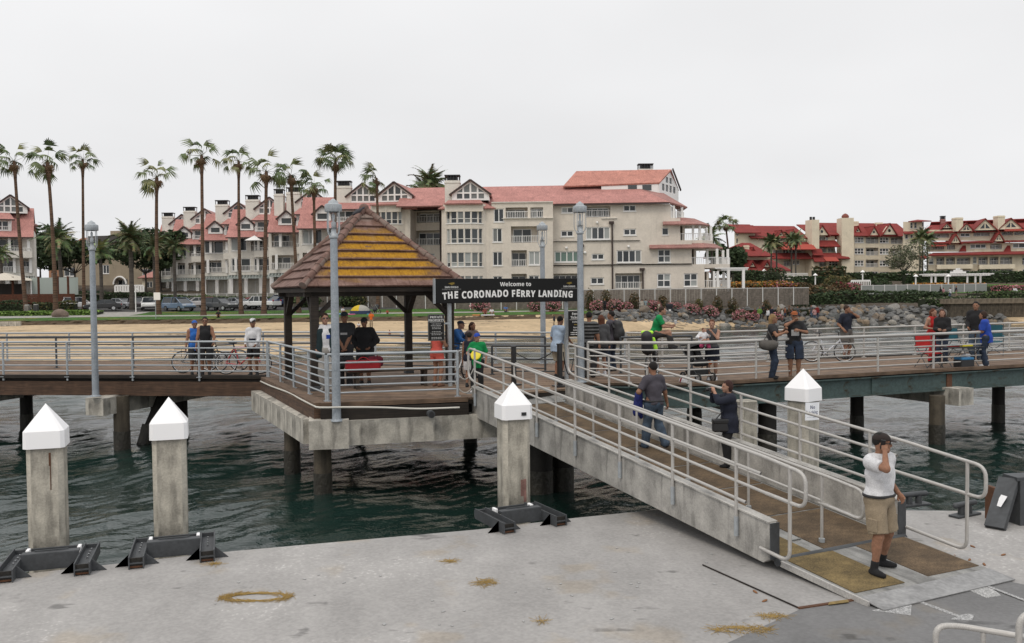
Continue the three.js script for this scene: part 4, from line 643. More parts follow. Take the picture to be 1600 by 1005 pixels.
class Bld {
  constructor(name, label, base) { this.t = thing(name, label, 'building', base); this.b = this.t.position.clone(); }
  add(name, geo, m, parent) { if (Array.isArray(geo)) geo = merge(geo); geo.translate(-this.b.x, -this.b.y, -this.b.z); return part(name, geo, m, parent ?? this.t); }
  // wall panel outlined by sight lines, with real openings; each opening [x0, y0, x1, y1, kind, nx, ny]
  wall(pl, outline, openings = [], m = stucco, thick = 0.45, w = 0, rectUV = false) {
    const o = outline.map(([x, y]) => rectUV ? [x, y] : pl.uy(x, y)), sh = new THREE.Shape(o.map(([u, y]) => new THREE.Vector2(u, y))), R = [];
    for (const q of openings) { const [a, b] = rectUV ? [[q[0], q[3]], [q[2], q[1]]] : [pl.uy(q[0], q[3]), pl.uy(q[2], q[1])], u0 = Math.min(a[0], b[0]), u1 = Math.max(a[0], b[0]), y0 = Math.min(a[1], b[1]), y1 = Math.max(a[1], b[1]); sh.holes.push(new THREE.Path([[u0, y0], [u0, y1], [u1, y1], [u1, y0]].map(([x, y]) => new THREE.Vector2(x, y)))); R.push([u0, y0, u1, y1, ...q.slice(4)]); }
    const g = uvm(new THREE.ExtrudeGeometry(sh, { depth: thick, bevelEnabled: false })); const wall = this.add('wall', pl.place(g, 0, 0, w - thick), m);
    for (const r of R) (r[4] === 'b' ? this.balcony(pl, r, w) : this.window(pl, r, w));
    return wall;
  }
  window(pl, [u0, y0, u1, y1, kind, nx = 2, ny = 1, pane], w, parent) {
    const W = u1 - u0, H = y1 - y0, f = Math.min(0.14, W * 0.08), bars = [box(W, f, 0.1, W / 2, f / 2, 0), box(W, f, 0.1, W / 2, H - f / 2, 0), box(f, H - 2 * f, 0.1, f / 2, H / 2, 0), box(f, H - 2 * f, 0.1, W - f / 2, H / 2, 0)];
    for (let i = 1; i < nx; i++) bars.push(box(f, H - 2 * f, 0.09, W * i / nx, H / 2, 0)); for (let j = 1; j < ny; j++) bars.push(box(W - 2 * f, f, 0.08, W / 2, H * (ny === 2 && kind === 't' ? 0.3 : j / ny), 0));
    bars.push(box(W + 0.16, 0.1, 0.24, W / 2, -0.05, 0.14)); const fr = this.add('window', pl.place(merge(bars), u0, y0, w - 0.16), trim, parent);
    for (let i = 0; i < nx; i++) for (let j = 0; j < ny; j++) { const a = W * i / nx + f / 2, b = W * (i + 1) / nx - f / 2, k = ny === 2 && kind === 't' ? 0.3 : 0.5, c = ny > 1 ? (j ? H * k : f / 2) : f / 2, d = ny > 1 ? (j ? H - f / 2 : H * k) : H - f / 2; const q = new THREE.PlaneGeometry(b - a, d - c); q.translate((a + b) / 2, (c + d) / 2, 0); this.add('pane', pl.place(q, u0, y0, w - 0.20), pane ?? (RW() < 0.16 ? curtainM : winM[(RW() * 3.4) | 0]), fr); }
  }
  balcony(pl, [u0, y0, u1, y1, , nd = 2, rail = true, depth = 1.6], w) {
    const W = u1 - u0, H = y1 - y0, n = this.add('balcony', pl.place(merge([box(W, H, 0.1, W / 2, H / 2, -depth), box(0.1, H, depth, -0.05, H / 2, -depth / 2), box(0.1, H, depth, W + 0.05, H / 2, -depth / 2), box(W, 0.1, depth, W / 2, H + 0.05, -depth / 2), box(W, 0.1, depth, W / 2, -0.05, -depth / 2)]), u0, y0, w - 0.02), stucco);
    const dw = Math.min(W * 0.9, nd * 1.25), d0 = (W - dw) * (RW() < 0.5 ? 0.25 : 0.7); const fr = [box(dw + 0.16, 0.1, 0.08, d0 + dw / 2, H * 0.86, 0), box(dw + 0.16, 0.08, 0.08, d0 + dw / 2, 0.06, 0)]; for (let i = 0; i <= nd; i++) fr.push(box(0.1, H * 0.82, 0.08, d0 + dw * i / nd, H * 0.45, 0)); this.add('door_frame', pl.place(merge(fr), u0, y0, w - depth + 0.1), trim, n);
    for (let i = 0; i < nd; i++) { const q = new THREE.PlaneGeometry(dw / nd - 0.1, H * 0.8); q.translate(d0 + dw * (i + 0.5) / nd, H * 0.45, 0); this.add('pane', pl.place(q, u0, y0, w - depth + 0.11), winM[(RW() * 3.3) | 0], n); }
    if (rail) this.rail(pl, u0, u1, y0, w - 0.12, n);
  }
  rail(pl, u0, u1, y0, w, parent, h = 0.95) { const W = u1 - u0, r = [box(W, 0.07, 0.07, W / 2, h, 0), box(W, 0.05, 0.05, W / 2, 0.12, 0)], n = Math.max(2, Math.round(W / 0.24)); for (let i = 0; i <= n; i++) r.push(box(0.055, h - 0.12, 0.055, W * i / n, h / 2 + 0.06, 0)); return this.add('balcony_rail', pl.place(merge(r), u0, y0, w), trim, parent); }
  roof(pts, m = roofPink, th = 0.22, name = 'roof') {   // a flat roof slope through 3 or 4 points, with thickness
    const n = pts[1].clone().sub(pts[0]).cross(pts[2].clone().sub(pts[0])).normalize(); if (n.y < 0) n.negate(); const low = pts.map((p) => p.clone().addScaledVector(n, -th)), L = [], N = pts.length; for (let i = 1; i < N - 1; i++) L.push(pts[0], pts[i], pts[i + 1], low[0], low[i + 1], low[i]); for (let i = 0; i < N; i++) { const j = (i + 1) % N; L.push(...quad(pts[i], low[i], low[j], pts[j])); }
    const g = new THREE.BufferGeometry().setFromPoints(L.map((p) => p.clone())); g.computeVertexNormals(); const e = pts[1].clone().sub(pts[0]).normalize(), s = n.clone().cross(e), uv = []; for (const p of L) uv.push(p.dot(e), p.dot(s)); g.setAttribute('uv', new THREE.Float32BufferAttribute(uv, 2)); return this.add(name, g, m);
  }
  chimney(x, z, y0, y1, w, d, m = stuccoPale, pots = true) {
    const c = this.add('chimney', [box(w, y1 - y0, d, x, (y0 + y1) / 2, z), box(w + 0.16, 0.14, d + 0.16, x, y1 - 0.3, z)], m); if (!pots) return c;
    const g = [box(w + 0.1, 0.14, d + 0.1, x, y1 + 0.72, z)]; for (let i = 0; i < 6; i++) for (const s of [-1, 1]) g.push(box(0.1, 0.7, 0.1, x - w / 2 + 0.06 + (w - 0.12) * i / 5, y1 + 0.35, z + s * (d / 2 - 0.06))); this.add('chimney_cowl', [...g, box(w * 0.7, 0.5, d * 0.7, x, y1 + 0.3, z)], mat.black, c); return c;
  }
  // white gable dormer with gridded lights, facing along the plane normal
  gable(pl, uc, y0, w, W, H, eave, deep, cols = 4) {
    const pk = y0 + H, sh = new THREE.Shape([[uc - W / 2, y0], [uc + W / 2, y0], [uc + W / 2, y0 + eave], [uc, pk], [uc - W / 2, y0 + eave]].map(([a, b]) => new THREE.Vector2(a, b)));
    const lights = [], pw = W * 0.78 / cols; const hole = (pts) => { sh.holes.push(new THREE.Path(pts.map(([a, b]) => new THREE.Vector2(a, b)))); lights.push(pts); };
    for (let i = 0; i < cols; i++) { const x = uc - W * 0.39 + pw * i, a = x + pw * 0.12, b = x + pw * 0.88; hole([[a, y0 + 0.25], [b, y0 + 0.25], [b, y0 + eave * 0.92], [a, y0 + eave * 0.92]]); const top = (q) => y0 + eave + (H - eave) * (1 - Math.abs(q - uc) / (W / 2)) - 0.38, yb = y0 + eave * 1.12; if (Math.min(top(a), top(b)) > yb + 0.1) hole([[a, yb], [b, yb], [b, top(b)], [a, top(a)]]); else if (Math.max(top(a), top(b)) > yb + 0.2) { const hi = top(a) > top(b) ? a : b, lo = hi === a ? b : a; hole([[lo, yb], [hi, yb], [hi, top(hi)]]); } }
    const wall = this.add('gable', pl.place(uvm(new THREE.ExtrudeGeometry(sh, { depth: 0.25, bevelEnabled: false })), 0, 0, w - 0.25), trim);
    for (const pts of lights) { const s = new THREE.Shape(pts.map(([a, b]) => new THREE.Vector2(a, b))); this.add('pane', pl.place(new THREE.ShapeGeometry(s), 0, 0, w - 0.14), RW() < 0.5 ? winM[3] : winM[1], wall); }
    const o = 0.35, ye = y0 + eave - o * (H - eave) / (W / 2); for (const s of [-1, 1]) { this.roof([pl.P(uc + s * (W / 2 + o), ye, w + 0.3), pl.P(uc, pk + 0.05, w + 0.3), pl.P(uc, pk + 0.05, w - deep), pl.P(uc + s * (W / 2 + o), ye, w - deep)], roofDusk, 0.16, 'gable_roof'); this.add('verge', beam(pl.P(uc + s * (W / 2 + o), ye - 0.05, w + 0.3), pl.P(uc, pk, w + 0.3), 0.12, 0.26), darkTrim); this.add('wall', beam(pl.P(uc + s * (W / 2 - 0.1), y0 + eave / 2, w - 0.25), pl.P(uc + s * (W / 2 - 0.1), y0 + eave / 2, w - deep), 0.2, eave), trim); }
  }
}
const F = (x, y) => [x, y];
// main building, right wing
const mainB = new Bld('apartment_building', 'long beige apartment building with pink roofs and white gables above the beach', [-10, 2.9, -128]);
{
  const B = mainB, W1 = new Plan(864, 127.5, 1145, 126), W2 = new Plan(690, 125.6, 864, 125.4), box3 = (pl, x0, y0, x1, y1, w, name = 'wall', m = stucco, d = 0.4) => { const a = pl.uy(x0, y1), b = pl.uy(x1, y0); return B.add(name, pl.place(box(b[0] - a[0], b[1] - a[1], d, (a[0] + b[0]) / 2, (a[1] + b[1]) / 2, w), 0, 0, 0), m); };
  // east wall, floor by floor (each floor reaches farther right than the one above)
  const z5 = (l) => l.map(([a, b, c, d, ...r]) => [940 + a * 0.2189, 260 + b * 0.2189, 940 + c * 0.2189, 260 + d * 0.2189, ...r]), z4 = (l) => l.map(([a, b, c, d, ...r]) => [760 + a * 0.179, 260 + b * 0.179, 760 + c * 0.179, 260 + d * 0.179, ...r]);
  B.wall(W1, [[860, 341], [860, 319], [1048, 319], [1048, 341]], [...z5([[155, 275, 246, 322, 'w', 2, 1]]), ...z4([[655, 355, 760, 408, 'w', 2, 1], [872, 350, 1082, 445, 'b', 4, true, 0.9]])]);
  B.wall(W1, [[860, 376.5], [860, 341], [1063, 341], [1063, 376.5]], [...z5([[157, 445, 248, 493, 'w', 2, 1], [433, 440, 477, 490, 'w', 1, 1]]), ...z4([[650, 560, 760, 615, 'w', 2, 1], [868, 528, 1080, 640, 'w', 4, 1]])]);
  B.wall(W1, [[860, 413.5], [860, 376.5], [1081, 376.5], [1081, 413.5]], [...z5([[108, 597, 285, 688, 'w', 4, 1], [402, 592, 494, 688, 'w', 2, 2]]), ...z4([[595, 740, 810, 838, 'w', 4, 1, greenGlass], [918, 762, 1028, 816, 'w', 2, 1]])]);
  B.wall(W1, [[860, 470], [860, 413.5], [1101, 413.5], [1101, 470]], [...z5([[98, 762, 290, 876, 'b', 4, true, 1.2], [397, 765, 494, 863, 'w', 2, 2], [587, 763, 686, 860, 'w', 2, 2]]), ...z4([[570, 935, 800, 1060, 'b', 4, true, 1.2], [910, 970, 1025, 1030, 'w', 2, 1]])]);
  for (const [x0, x1, y] of [[940, 964, 341], [864, 1000, 376.5], [864, 1081, 413.5]]) box3(W1, x0, y - 0.6, x1, y + 0.8, 0.08, 'string_course', stuccoPale, 0.3);
  // rain pipes and wall lights
  for (const [px, y0, y1] of [[957, 348, 452], [1004.5, 421, 452], [860.5, 422, 452], [910, 384, 452]]) { const a = W1.uy(px, y1), b = W1.uy(px, y0); const q = B.add('rain_pipe', W1.place(merge([box(0.2, b[1] - a[1], 0.2, 0, (a[1] + b[1]) / 2, 0.1), box(0.7, 0.35, 0.35, -0.1, b[1], 0.15)]), a[0], 0, 0.05), darkTrim); }
  for (const [px, py] of [[933, 348], [982, 385.5], [885, 387.5], [914, 395]]) { const a = W1.uy(px, py); B.add('wall_light', W1.place(new THREE.SphereGeometry(0.2, 8, 6), a[0], a[1], 0.15), trim); }
  // end wall, returning away from the bay
  const RE = (px, y0, y1) => { const a = W1.uy(px, y1), b = W1.uy(px, y0); B.add('end_wall', beam(W1.P(a[0] - 0.2, (a[1] + b[1]) / 2, -0.45), W1.P(a[0] - 0.2, (a[1] + b[1]) / 2, -11), 0.4, b[1] - a[1]), stucco); };
  RE(1048, 319, 341); RE(1063, 341, 376.5); RE(1081, 376.5, 413.5); RE(1101, 413.5, 470);
  // stepped half-round corner balconies with posts and skirt roofs
  const step = (xa, xb, yFloor, yTop, roofY, roofL, roofR, roofTop) => {
    const a = W1.uy(xa, yFloor), b = W1.uy(xb, yFloor), t = W1.uy(xa, yTop), u0 = a[0], u1 = b[0], y = a[1], H = t[1] - y, d = u1 - u0;
    const plan = [[u0 - 0.4, -0.3], [u1 - 1.8, -0.3], [u1, -2.2], [u1, -6], [u1 - 1.5, -8], [u0 - 0.4, -8]];
    const slabG = (yy, h, grow = 0) => { const sh = new THREE.Shape(plan.map(([u, w]) => new THREE.Vector2(u + (u > u0 ? grow : 0), w + (w > -4 ? grow : -grow)))), g = new THREE.ExtrudeGeometry(sh, { depth: h, bevelEnabled: false }); g.rotateX(Math.PI / 2); g.translate(0, yy + h, 0); return uvm(g); };
    B.add('balcony_slab', W1.place(slabG(y - 0.55, 0.55), 0, 0, 0), stucco); for (let i = 1; i < 4; i++) { const p = plan[i]; B.add('post', W1.place(box(0.34, H, 0.34, p[0] - 0.3, y + H / 2, p[1] - 0.25 + (i > 1 ? 0.25 : 0)), 0, 0, 0), trim); }
    B.add('post', W1.place(box(0.3, H, 0.3, (u0 + u1) / 2 - 0.6, y + H / 2, -0.5), 0, 0, 0), trim);
    const rl = []; for (let i = 0; i < 3; i++) { const p = plan[i], q = plan[i + 1]; const A = V(p[0], 0, p[1] - 0.1), Bq = V(q[0] - 0.1, 0, q[1] - 0.1), n = Math.max(2, Math.round(A.distanceTo(Bq) / 0.26)); rl.push(beam(up(A, y + 0.95), up(Bq, y + 0.95), 0.08, 0.08)); for (let k = 0; k <= n; k++) { const m = A.clone().lerp(Bq, k / n); rl.push(box(0.06, 0.95, 0.06, m.x, y + 0.48, m.z)); } } B.add('balcony_rail', W1.place(merge(rl), 0, 0, 0), trim);
    // glazed wall behind the posts
    B.add('wall', W1.place(box(0.3, H, 7, u0 + 0.6, y + H / 2, -4.5), 0, 0, 0), stucco); const gl = B.add('pane', W1.place(box(0.06, H * 0.8, 4.4, u0 + 0.80, y + H * 0.42, -3.6), 0, 0, 0), winM[0]); 
    if (roofY) { const e = W1.uy(roofL, roofY)[1], top = W1.uy(roofL, roofTop)[1], uL = W1.uy(roofL, roofY)[0], uR = W1.uy(roofR, roofY)[0], g = 1.2; const o = [[uL, 0.9], [uR - 2.4, 0.9], [uR, -1.9], [uR, -7]], n = [[uL + 0.15, -g], [uR - 2.4 - 1.2, -g], [uR - 2.0, -3.2], [uR - 2.0, -7]]; for (let i = 0; i < 3; i++) B.roof([W1.P(o[i][0], e, o[i][1]), W1.P(o[i + 1][0], e, o[i + 1][1]), W1.P(n[i + 1][0], top, n[i + 1][1]), W1.P(n[i][0], top, n[i][1])], roofDusk, 0.2, 'skirt_roof'); const sh = new THREE.Shape(n.concat([[uL, -7]]).map(([u, w]) => new THREE.Vector2(u, w))); const tg = new THREE.ShapeGeometry(sh); tg.rotateX(Math.PI / 2); tg.translate(0, top - 0.02, 0); B.add('terrace', W1.place(uvm(tg), 0, 0, 0), stuccoPale); const ug = new THREE.ShapeGeometry(new THREE.Shape(o.concat([[uL, -7]]).map(([u, w]) => new THREE.Vector2(u, w)))); ug.rotateX(Math.PI / 2); ug.translate(0, e - 0.15, 0); B.add('soffit', W1.place(uvm(ug), 0, 0, 0), stuccoPale); }
  };
  step(1101, 1146, 449, 424); step(1081, 1145, 413, 389, 388, 1014, 1134, 375.5); step(1063, 1118, 375.5, 352, 351, 1035, 1113, 339.5); step(1048, 1072, 340.5, 321);
  // pergola on the ground floor right of the corner
  { const a = W1.uy(1146, 421), y = a[1], b = W1.uy(1165, 421)[0]; const g = []; for (let k = 0; k < 9; k++) g.push(box(b - a[0] + 3, 0.14, 0.08, (a[0] + b) / 2 - 1, y + 0.2, -0.3 - k * 0.5)); for (const z of [-0.5, -4]) g.push(box(b - a[0] + 2, 0.24, 0.12, (a[0] + b) / 2 - 0.6, y, z)); B.add('pergola', W1.place(merge(g), 0, 0, 0), trim); for (const u of [a[0] - 0.6, b - 0.2]) B.add('post', W1.place(box(0.36, 3, 0.36, u, y - 1.6, -0.5), 0, 0, 0), trim); }
  // roofs of the right wing
  const e0 = W1.uy(866, 319), e1r = W1.uy(1040, 319), eR = W1.uy(1072, 323), ey = e0[1], rg = W1.uy(960, 297), ry = ey + 3.35;
  B.roof([W1.P(e0[0] - 22.5, ey, 0.7), W1.P(e1r[0] + 0.4, ey, 0.7), W1.P(e1r[0] - 4.5, ry, -6.2), W1.P(e0[0] - 22.5, ry, -6.2)], roofPink); B.roof([W1.P(e1r[0] + 0.4, ey, 0.7), W1.P(eR[0] + 0.6, ey - 0.45, -2.8), W1.P(eR[0] - 3.5, ry - 0.6, -7), W1.P(e1r[0] - 4.5, ry, -6.2)], roofDusk); B.roof([W1.P(e0[0] - 22.5, ry, -6.2), W1.P(e1r[0] - 4.5, ry, -6.2), W1.P(e1r[0], ey, -14), W1.P(e0[0] - 22.5, ey, -14)], roofPink); B.roof([W1.P(eR[0] + 0.6, ey - 0.45, -2.8), W1.P(eR[0] + 0.6, ey - 0.45, -10), W1.P(eR[0] - 3.5, ry - 0.6, -8), W1.P(eR[0] - 3.5, ry - 0.6, -7)], roofDusk);
  B.add('gutter', beam(W1.P(e0[0], ey - 0.18, 0.75), W1.P(e1r[0] + 0.4, ey - 0.18, 0.75), 0.2, 0.22), darkTrim);
  { // upper roof with its gable end
    const u0 = W1.uy(886, 297)[0] * 1.02, u1 = W1.uy(1026, 297)[0] * 1.03, yb = ry - 0.25, yr = ry + 2.35, w0 = -4.4, wr = -8.2; B.roof([W1.P(u0 - 0.6, yb - 0.1, w0 + 0.3), W1.P(u1 + 0.4, yb + 0.2, w0 + 0.3), W1.P(u1 + 2.6, yr, wr), W1.P(u0 + 1.4, yr, wr)], std({ color: lin(0.57, 0.255, 0.20), map: roofTex, roughness: 0.9 })); B.roof([W1.P(u0 + 1.4, yr, wr), W1.P(u1 + 2.6, yr, wr), W1.P(u1 + 4.2, yb, wr - 4), W1.P(u0, yb, wr - 4)], roofDusk); B.roof([W1.P(u0 - 0.6, yb - 0.1, w0 + 0.3), W1.P(u0 + 1.4, yr, wr), W1.P(u0 - 0.6, yb, wr - 4)], roofPink);
    const A = W1.P(u1 + 0.2, 0, w0), C = W1.P(u1 + 3.9, 0, wr - 3.6), gp = Object.create(Plan.prototype); gp.o = A; gp.d = C.clone().sub(A).normalize(); gp.n = V(-gp.d.z, 0, gp.d.x); if (gp.n.x < 0) gp.n.negate(); const L = A.distanceTo(C), s = new THREE.Shape([[0, yb - 2.2], [L, yb - 2.2], [L, yb], [L * 0.5, yr - 0.1], [0, yb]].map(([a, b]) => new THREE.Vector2(a, b))), hs = []; const hole = (p) => { s.holes.push(new THREE.Path(p.map(([a, b]) => new THREE.Vector2(a, b)))); hs.push(p); }; for (let i = 0; i < 4; i++) { const a = L * (0.14 + i * 0.19), b = a + L * 0.13; hole([[a, yb - 0.8], [b, yb - 0.8], [b, yb + 0.2], [a, yb + 0.2]]); if (i === 1 || i === 2) hole([[a, yb + 0.5], [b, yb + 0.5], [b, yb + 1.35], [a, yb + 1.35]]); }
    const gw = B.add('gable', gp.place(uvm(new THREE.ExtrudeGeometry(s, { depth: 0.2, bevelEnabled: false })), 0, 0, 0), trim); for (const p of hs) B.add('pane', gp.place(new THREE.ShapeGeometry(new THREE.Shape(p.map(([a, b]) => new THREE.Vector2(a, b)))), 0, 0, 0.08), winM[1], gw); B.add('wall', beam(W1.P(u1 - 8, yb - 0.7, w0), W1.P(u1 + 0.2, yb - 0.7, w0), 0.2, 1.6), trim); for (const k of [0.25, 0.6]) B.add('pane', W1.place(box(1.3, 0.8, 0.05, u1 - 5 + k * 6, yb - 0.5, w0 + 0.13), 0, 0, 0), winM[1]);
    const gp0 = W1.P(u1 + 2.9, 0, wr); B.add('verge', beam(W1.P(u1 + 2.8, yr + 0.05, wr), W1.P(u1 + 4.5, yb - 0.1, wr - 4), 0.16, 0.3), darkTrim); B.chimney(W1.P(u1 - 1.2, 0, wr - 1).x, W1.P(u1, 0, wr - 1).z, yr - 1, yr + 0.2, 2.2, 1.3, stuccoPale);
  }
  // projecting balcony block
  B.wall(W2, [[690, 470], [690, 326], [768, 322], [768, 317.5], [864, 316], [864, 470]], [...z4([[65, 368, 152, 486, 'w', 2, 1], [168, 358, 360, 455, 'b', 2], [385, 358, 495, 450, 'b', 2, true, 0.7], [55, 540, 137, 662, 'w', 2, 1], [215, 522, 455, 668, 'b', 2], [57, 745, 140, 868, 'w', 2, 1], [220, 732, 352, 876, 'b', 2], [370, 740, 468, 862, 'w', 2, 1, curtainM], [60, 958, 140, 1070, 'w', 2, 1], [220, 938, 352, 1080, 'b', 2], [370, 952, 462, 1060, 'w', 2, 1]])]);
  box3(W2, 784, 340.5, 864.5, 342, 0.1, 'string_course', stuccoPale, 0.35);
  const s2 = W2.uy(864, 316), s3 = W2.uy(864, 470); B.add('wall', beam(W2.P(s2[0] - 0.2, (s2[1] + s3[1]) / 2, -0.45), W2.P(s2[0] - 0.2, (s2[1] + s3[1]) / 2, -2.6), 0.4, s2[1] - s3[1]), stucco); B.add('coping', W2.place(box(s2[0] - W2.uy(768, 317)[0], 0.12, 1.6, (s2[0] + W2.uy(768, 317)[0]) / 2, s2[1] + 0.05, -0.6), 0, 0, 0), stuccoPale);
  // bow-windowed tower T1 and its twin T2
  const tower = (pl, xl, xr, bx0, bx1, rows, gx0, gx1, gTop, gBase, skirtY, chim, wallTop) => {
    const c = (bx0 + bx1) / 2, uc = pl.uy(c, 400)[0], u0 = pl.uy(bx0, 400)[0], u1 = pl.uy(bx1, 400)[0], hw = (u1 - u0) / 2 + 0.9, bow = 1.1, N = 6;
    for (let i = 0; i < N; i++) { const t0 = -1 + 2 * i / N, t1 = -1 + 2 * (i + 1) / N, P0 = pl.P(uc + hw * t0, 0, bow * (1 - t0 * t0) + 0.02), P1 = pl.P(uc + hw * t1, 0, bow * (1 - t1 * t1) + 0.02), f = Object.create(Plan.prototype); f.o = P0; f.d = P1.clone().sub(P0).normalize(); f.n = V(-f.d.z, 0, f.d.x); if (f.n.z < 0) f.n.negate(); const L = P0.distanceTo(P1), ops = rows.map(([y0, y1]) => { const a = pl.uy(c, y1)[1], b = pl.uy(c, y0)[1]; return [i === 0 ? L * 0.45 : 0.07, b, i === N - 1 ? L * 0.55 : L - 0.07, a, 't', 1, 2]; }); const top = pl.uy(c, wallTop)[1]; B.wall(f, [[0, 2.9], [0, top], [L, top], [L, 2.9]], ops, stucco, 0.3, 0, true); }
    const ug0 = pl.uy(gx0, gBase)[0], ug1 = pl.uy(gx1, gBase)[0], yb = pl.uy(c, gBase)[1], yt = pl.uy(c, gTop)[1]; B.gable(pl, (ug0 + ug1) / 2, yb, -0.2, ug1 - ug0, yt - yb, (yt - yb) * 0.36, 8, 4);
    const sy = pl.uy(c, skirtY)[1], uL = pl.uy(xl, skirtY)[0], uR = pl.uy(xr, skirtY)[0]; B.roof([pl.P(uL - 0.5, sy, 0.4), pl.P(u0 - 0.6, sy, 0.5), pl.P(u0 + 0.3, yb, -0.9), pl.P(uL + 1.6, yb, -0.9)], roofPink, 0.2, 'skirt_roof'); B.roof([pl.P(u0 - 0.6, sy + 0.6, 1.5), pl.P(u1 + 0.6, sy + 0.6, 1.5), pl.P(u1 + 0.2, yb + 0.05, -0.15), pl.P(u0 - 0.2, yb + 0.05, -0.15)], roofPink, 0.2, 'skirt_roof'); B.roof([pl.P(u1 + 0.6, sy, 0.5), pl.P(uR + 0.5, sy, 0.4), pl.P(uR - 1.6, yb, -0.9), pl.P(u1 - 0.3, yb, -0.9)], roofPink, 0.2, 'skirt_roof');
    B.add('cornice', pl.place(box(u1 - u0 + 1.2, 1.2, 0.5, uc, sy + 0.1, 0.8), 0, 0, 0), stucco);
    if (chim) { const a = pl.uy(chim[0], chim[2])[0], b = pl.uy(chim[1], chim[2])[0], y1 = pl.uy(chim[0], chim[2])[1], p = pl.P((a + b) / 2, 0, -1.6); B.chimney(p.x, p.z, yb - 2, y1, b - a, 1.8); }
  };
  tower(W2, 690, 769, 703.5, 749.5, [[326, 349.5], [358, 380.5], [395, 417], [431.5, 460]], 706, 764, 281, 313, 326, [694, 717.5, 281], 319.5);
  const T2 = new Plan(560, 132, 648, 130.5); B.wall(T2, [[560, 470], [560, 326], [641, 327], [641, 470]], [], stucco); { const a = T2.uy(641, 470), b = T2.uy(641, 327); B.add('wall', beam(T2.P(a[0] - 0.2, (a[1] + b[1]) / 2, -0.4), T2.P(a[0] - 0.2, (a[1] + b[1]) / 2, -6), 0.4, b[1] - a[1]), stucco); }
  tower(T2, 575, 648, 590, 624.5, [[329, 350.5], [362, 384], [398, 420]], 589, 643, 284.5, 316, 327, null, 322);
  const R1 = new Plan(640, 134.2, 696, 133.4), z3 = (l) => l.map(([a, b, c, d, ...r]) => [580 + a * 0.179, 260 + b * 0.179, 580 + c * 0.179, 260 + d * 0.179, ...r]); B.wall(R1, [[636, 470], [636, 327], [698, 327], [698, 470]], z3([[398, 395, 598, 492, 'b', 3], [395, 558, 598, 690, 'b', 3], [510, 760, 555, 830, 'w', 1, 1], [400, 880, 560, 990, 'b', 3]]));
  { const a = R1.uy(640, 328), b = R1.uy(700, 328), y = a[1]; B.roof([R1.P(a[0] - 4, y, 0.7), R1.P(b[0] + 1, y, 0.7), R1.P(b[0] + 1, y + 3.3, -5), R1.P(a[0] - 4, y + 3.3, -5)]); B.roof([R1.P(a[0] - 4, y + 3.3, -5), R1.P(b[0] + 3, y + 3.3, -5), R1.P(b[0] + 3, y, -12), R1.P(a[0] - 4, y, -12)]); B.add('gutter', beam(R1.P(a[0] - 1, y - 0.16, 0.75), R1.P(b[0] + 1, y - 0.16, 0.75), 0.2, 0.2), darkTrim); const c = R1.uy(691, 330), e = R1.uy(691, 450); B.add('rain_pipe', R1.place(box(0.22, c[1] - e[1], 0.22, c[0] - 0.2, (c[1] + e[1]) / 2, 0.5), 0, 0, 0), darkTrim); }
}
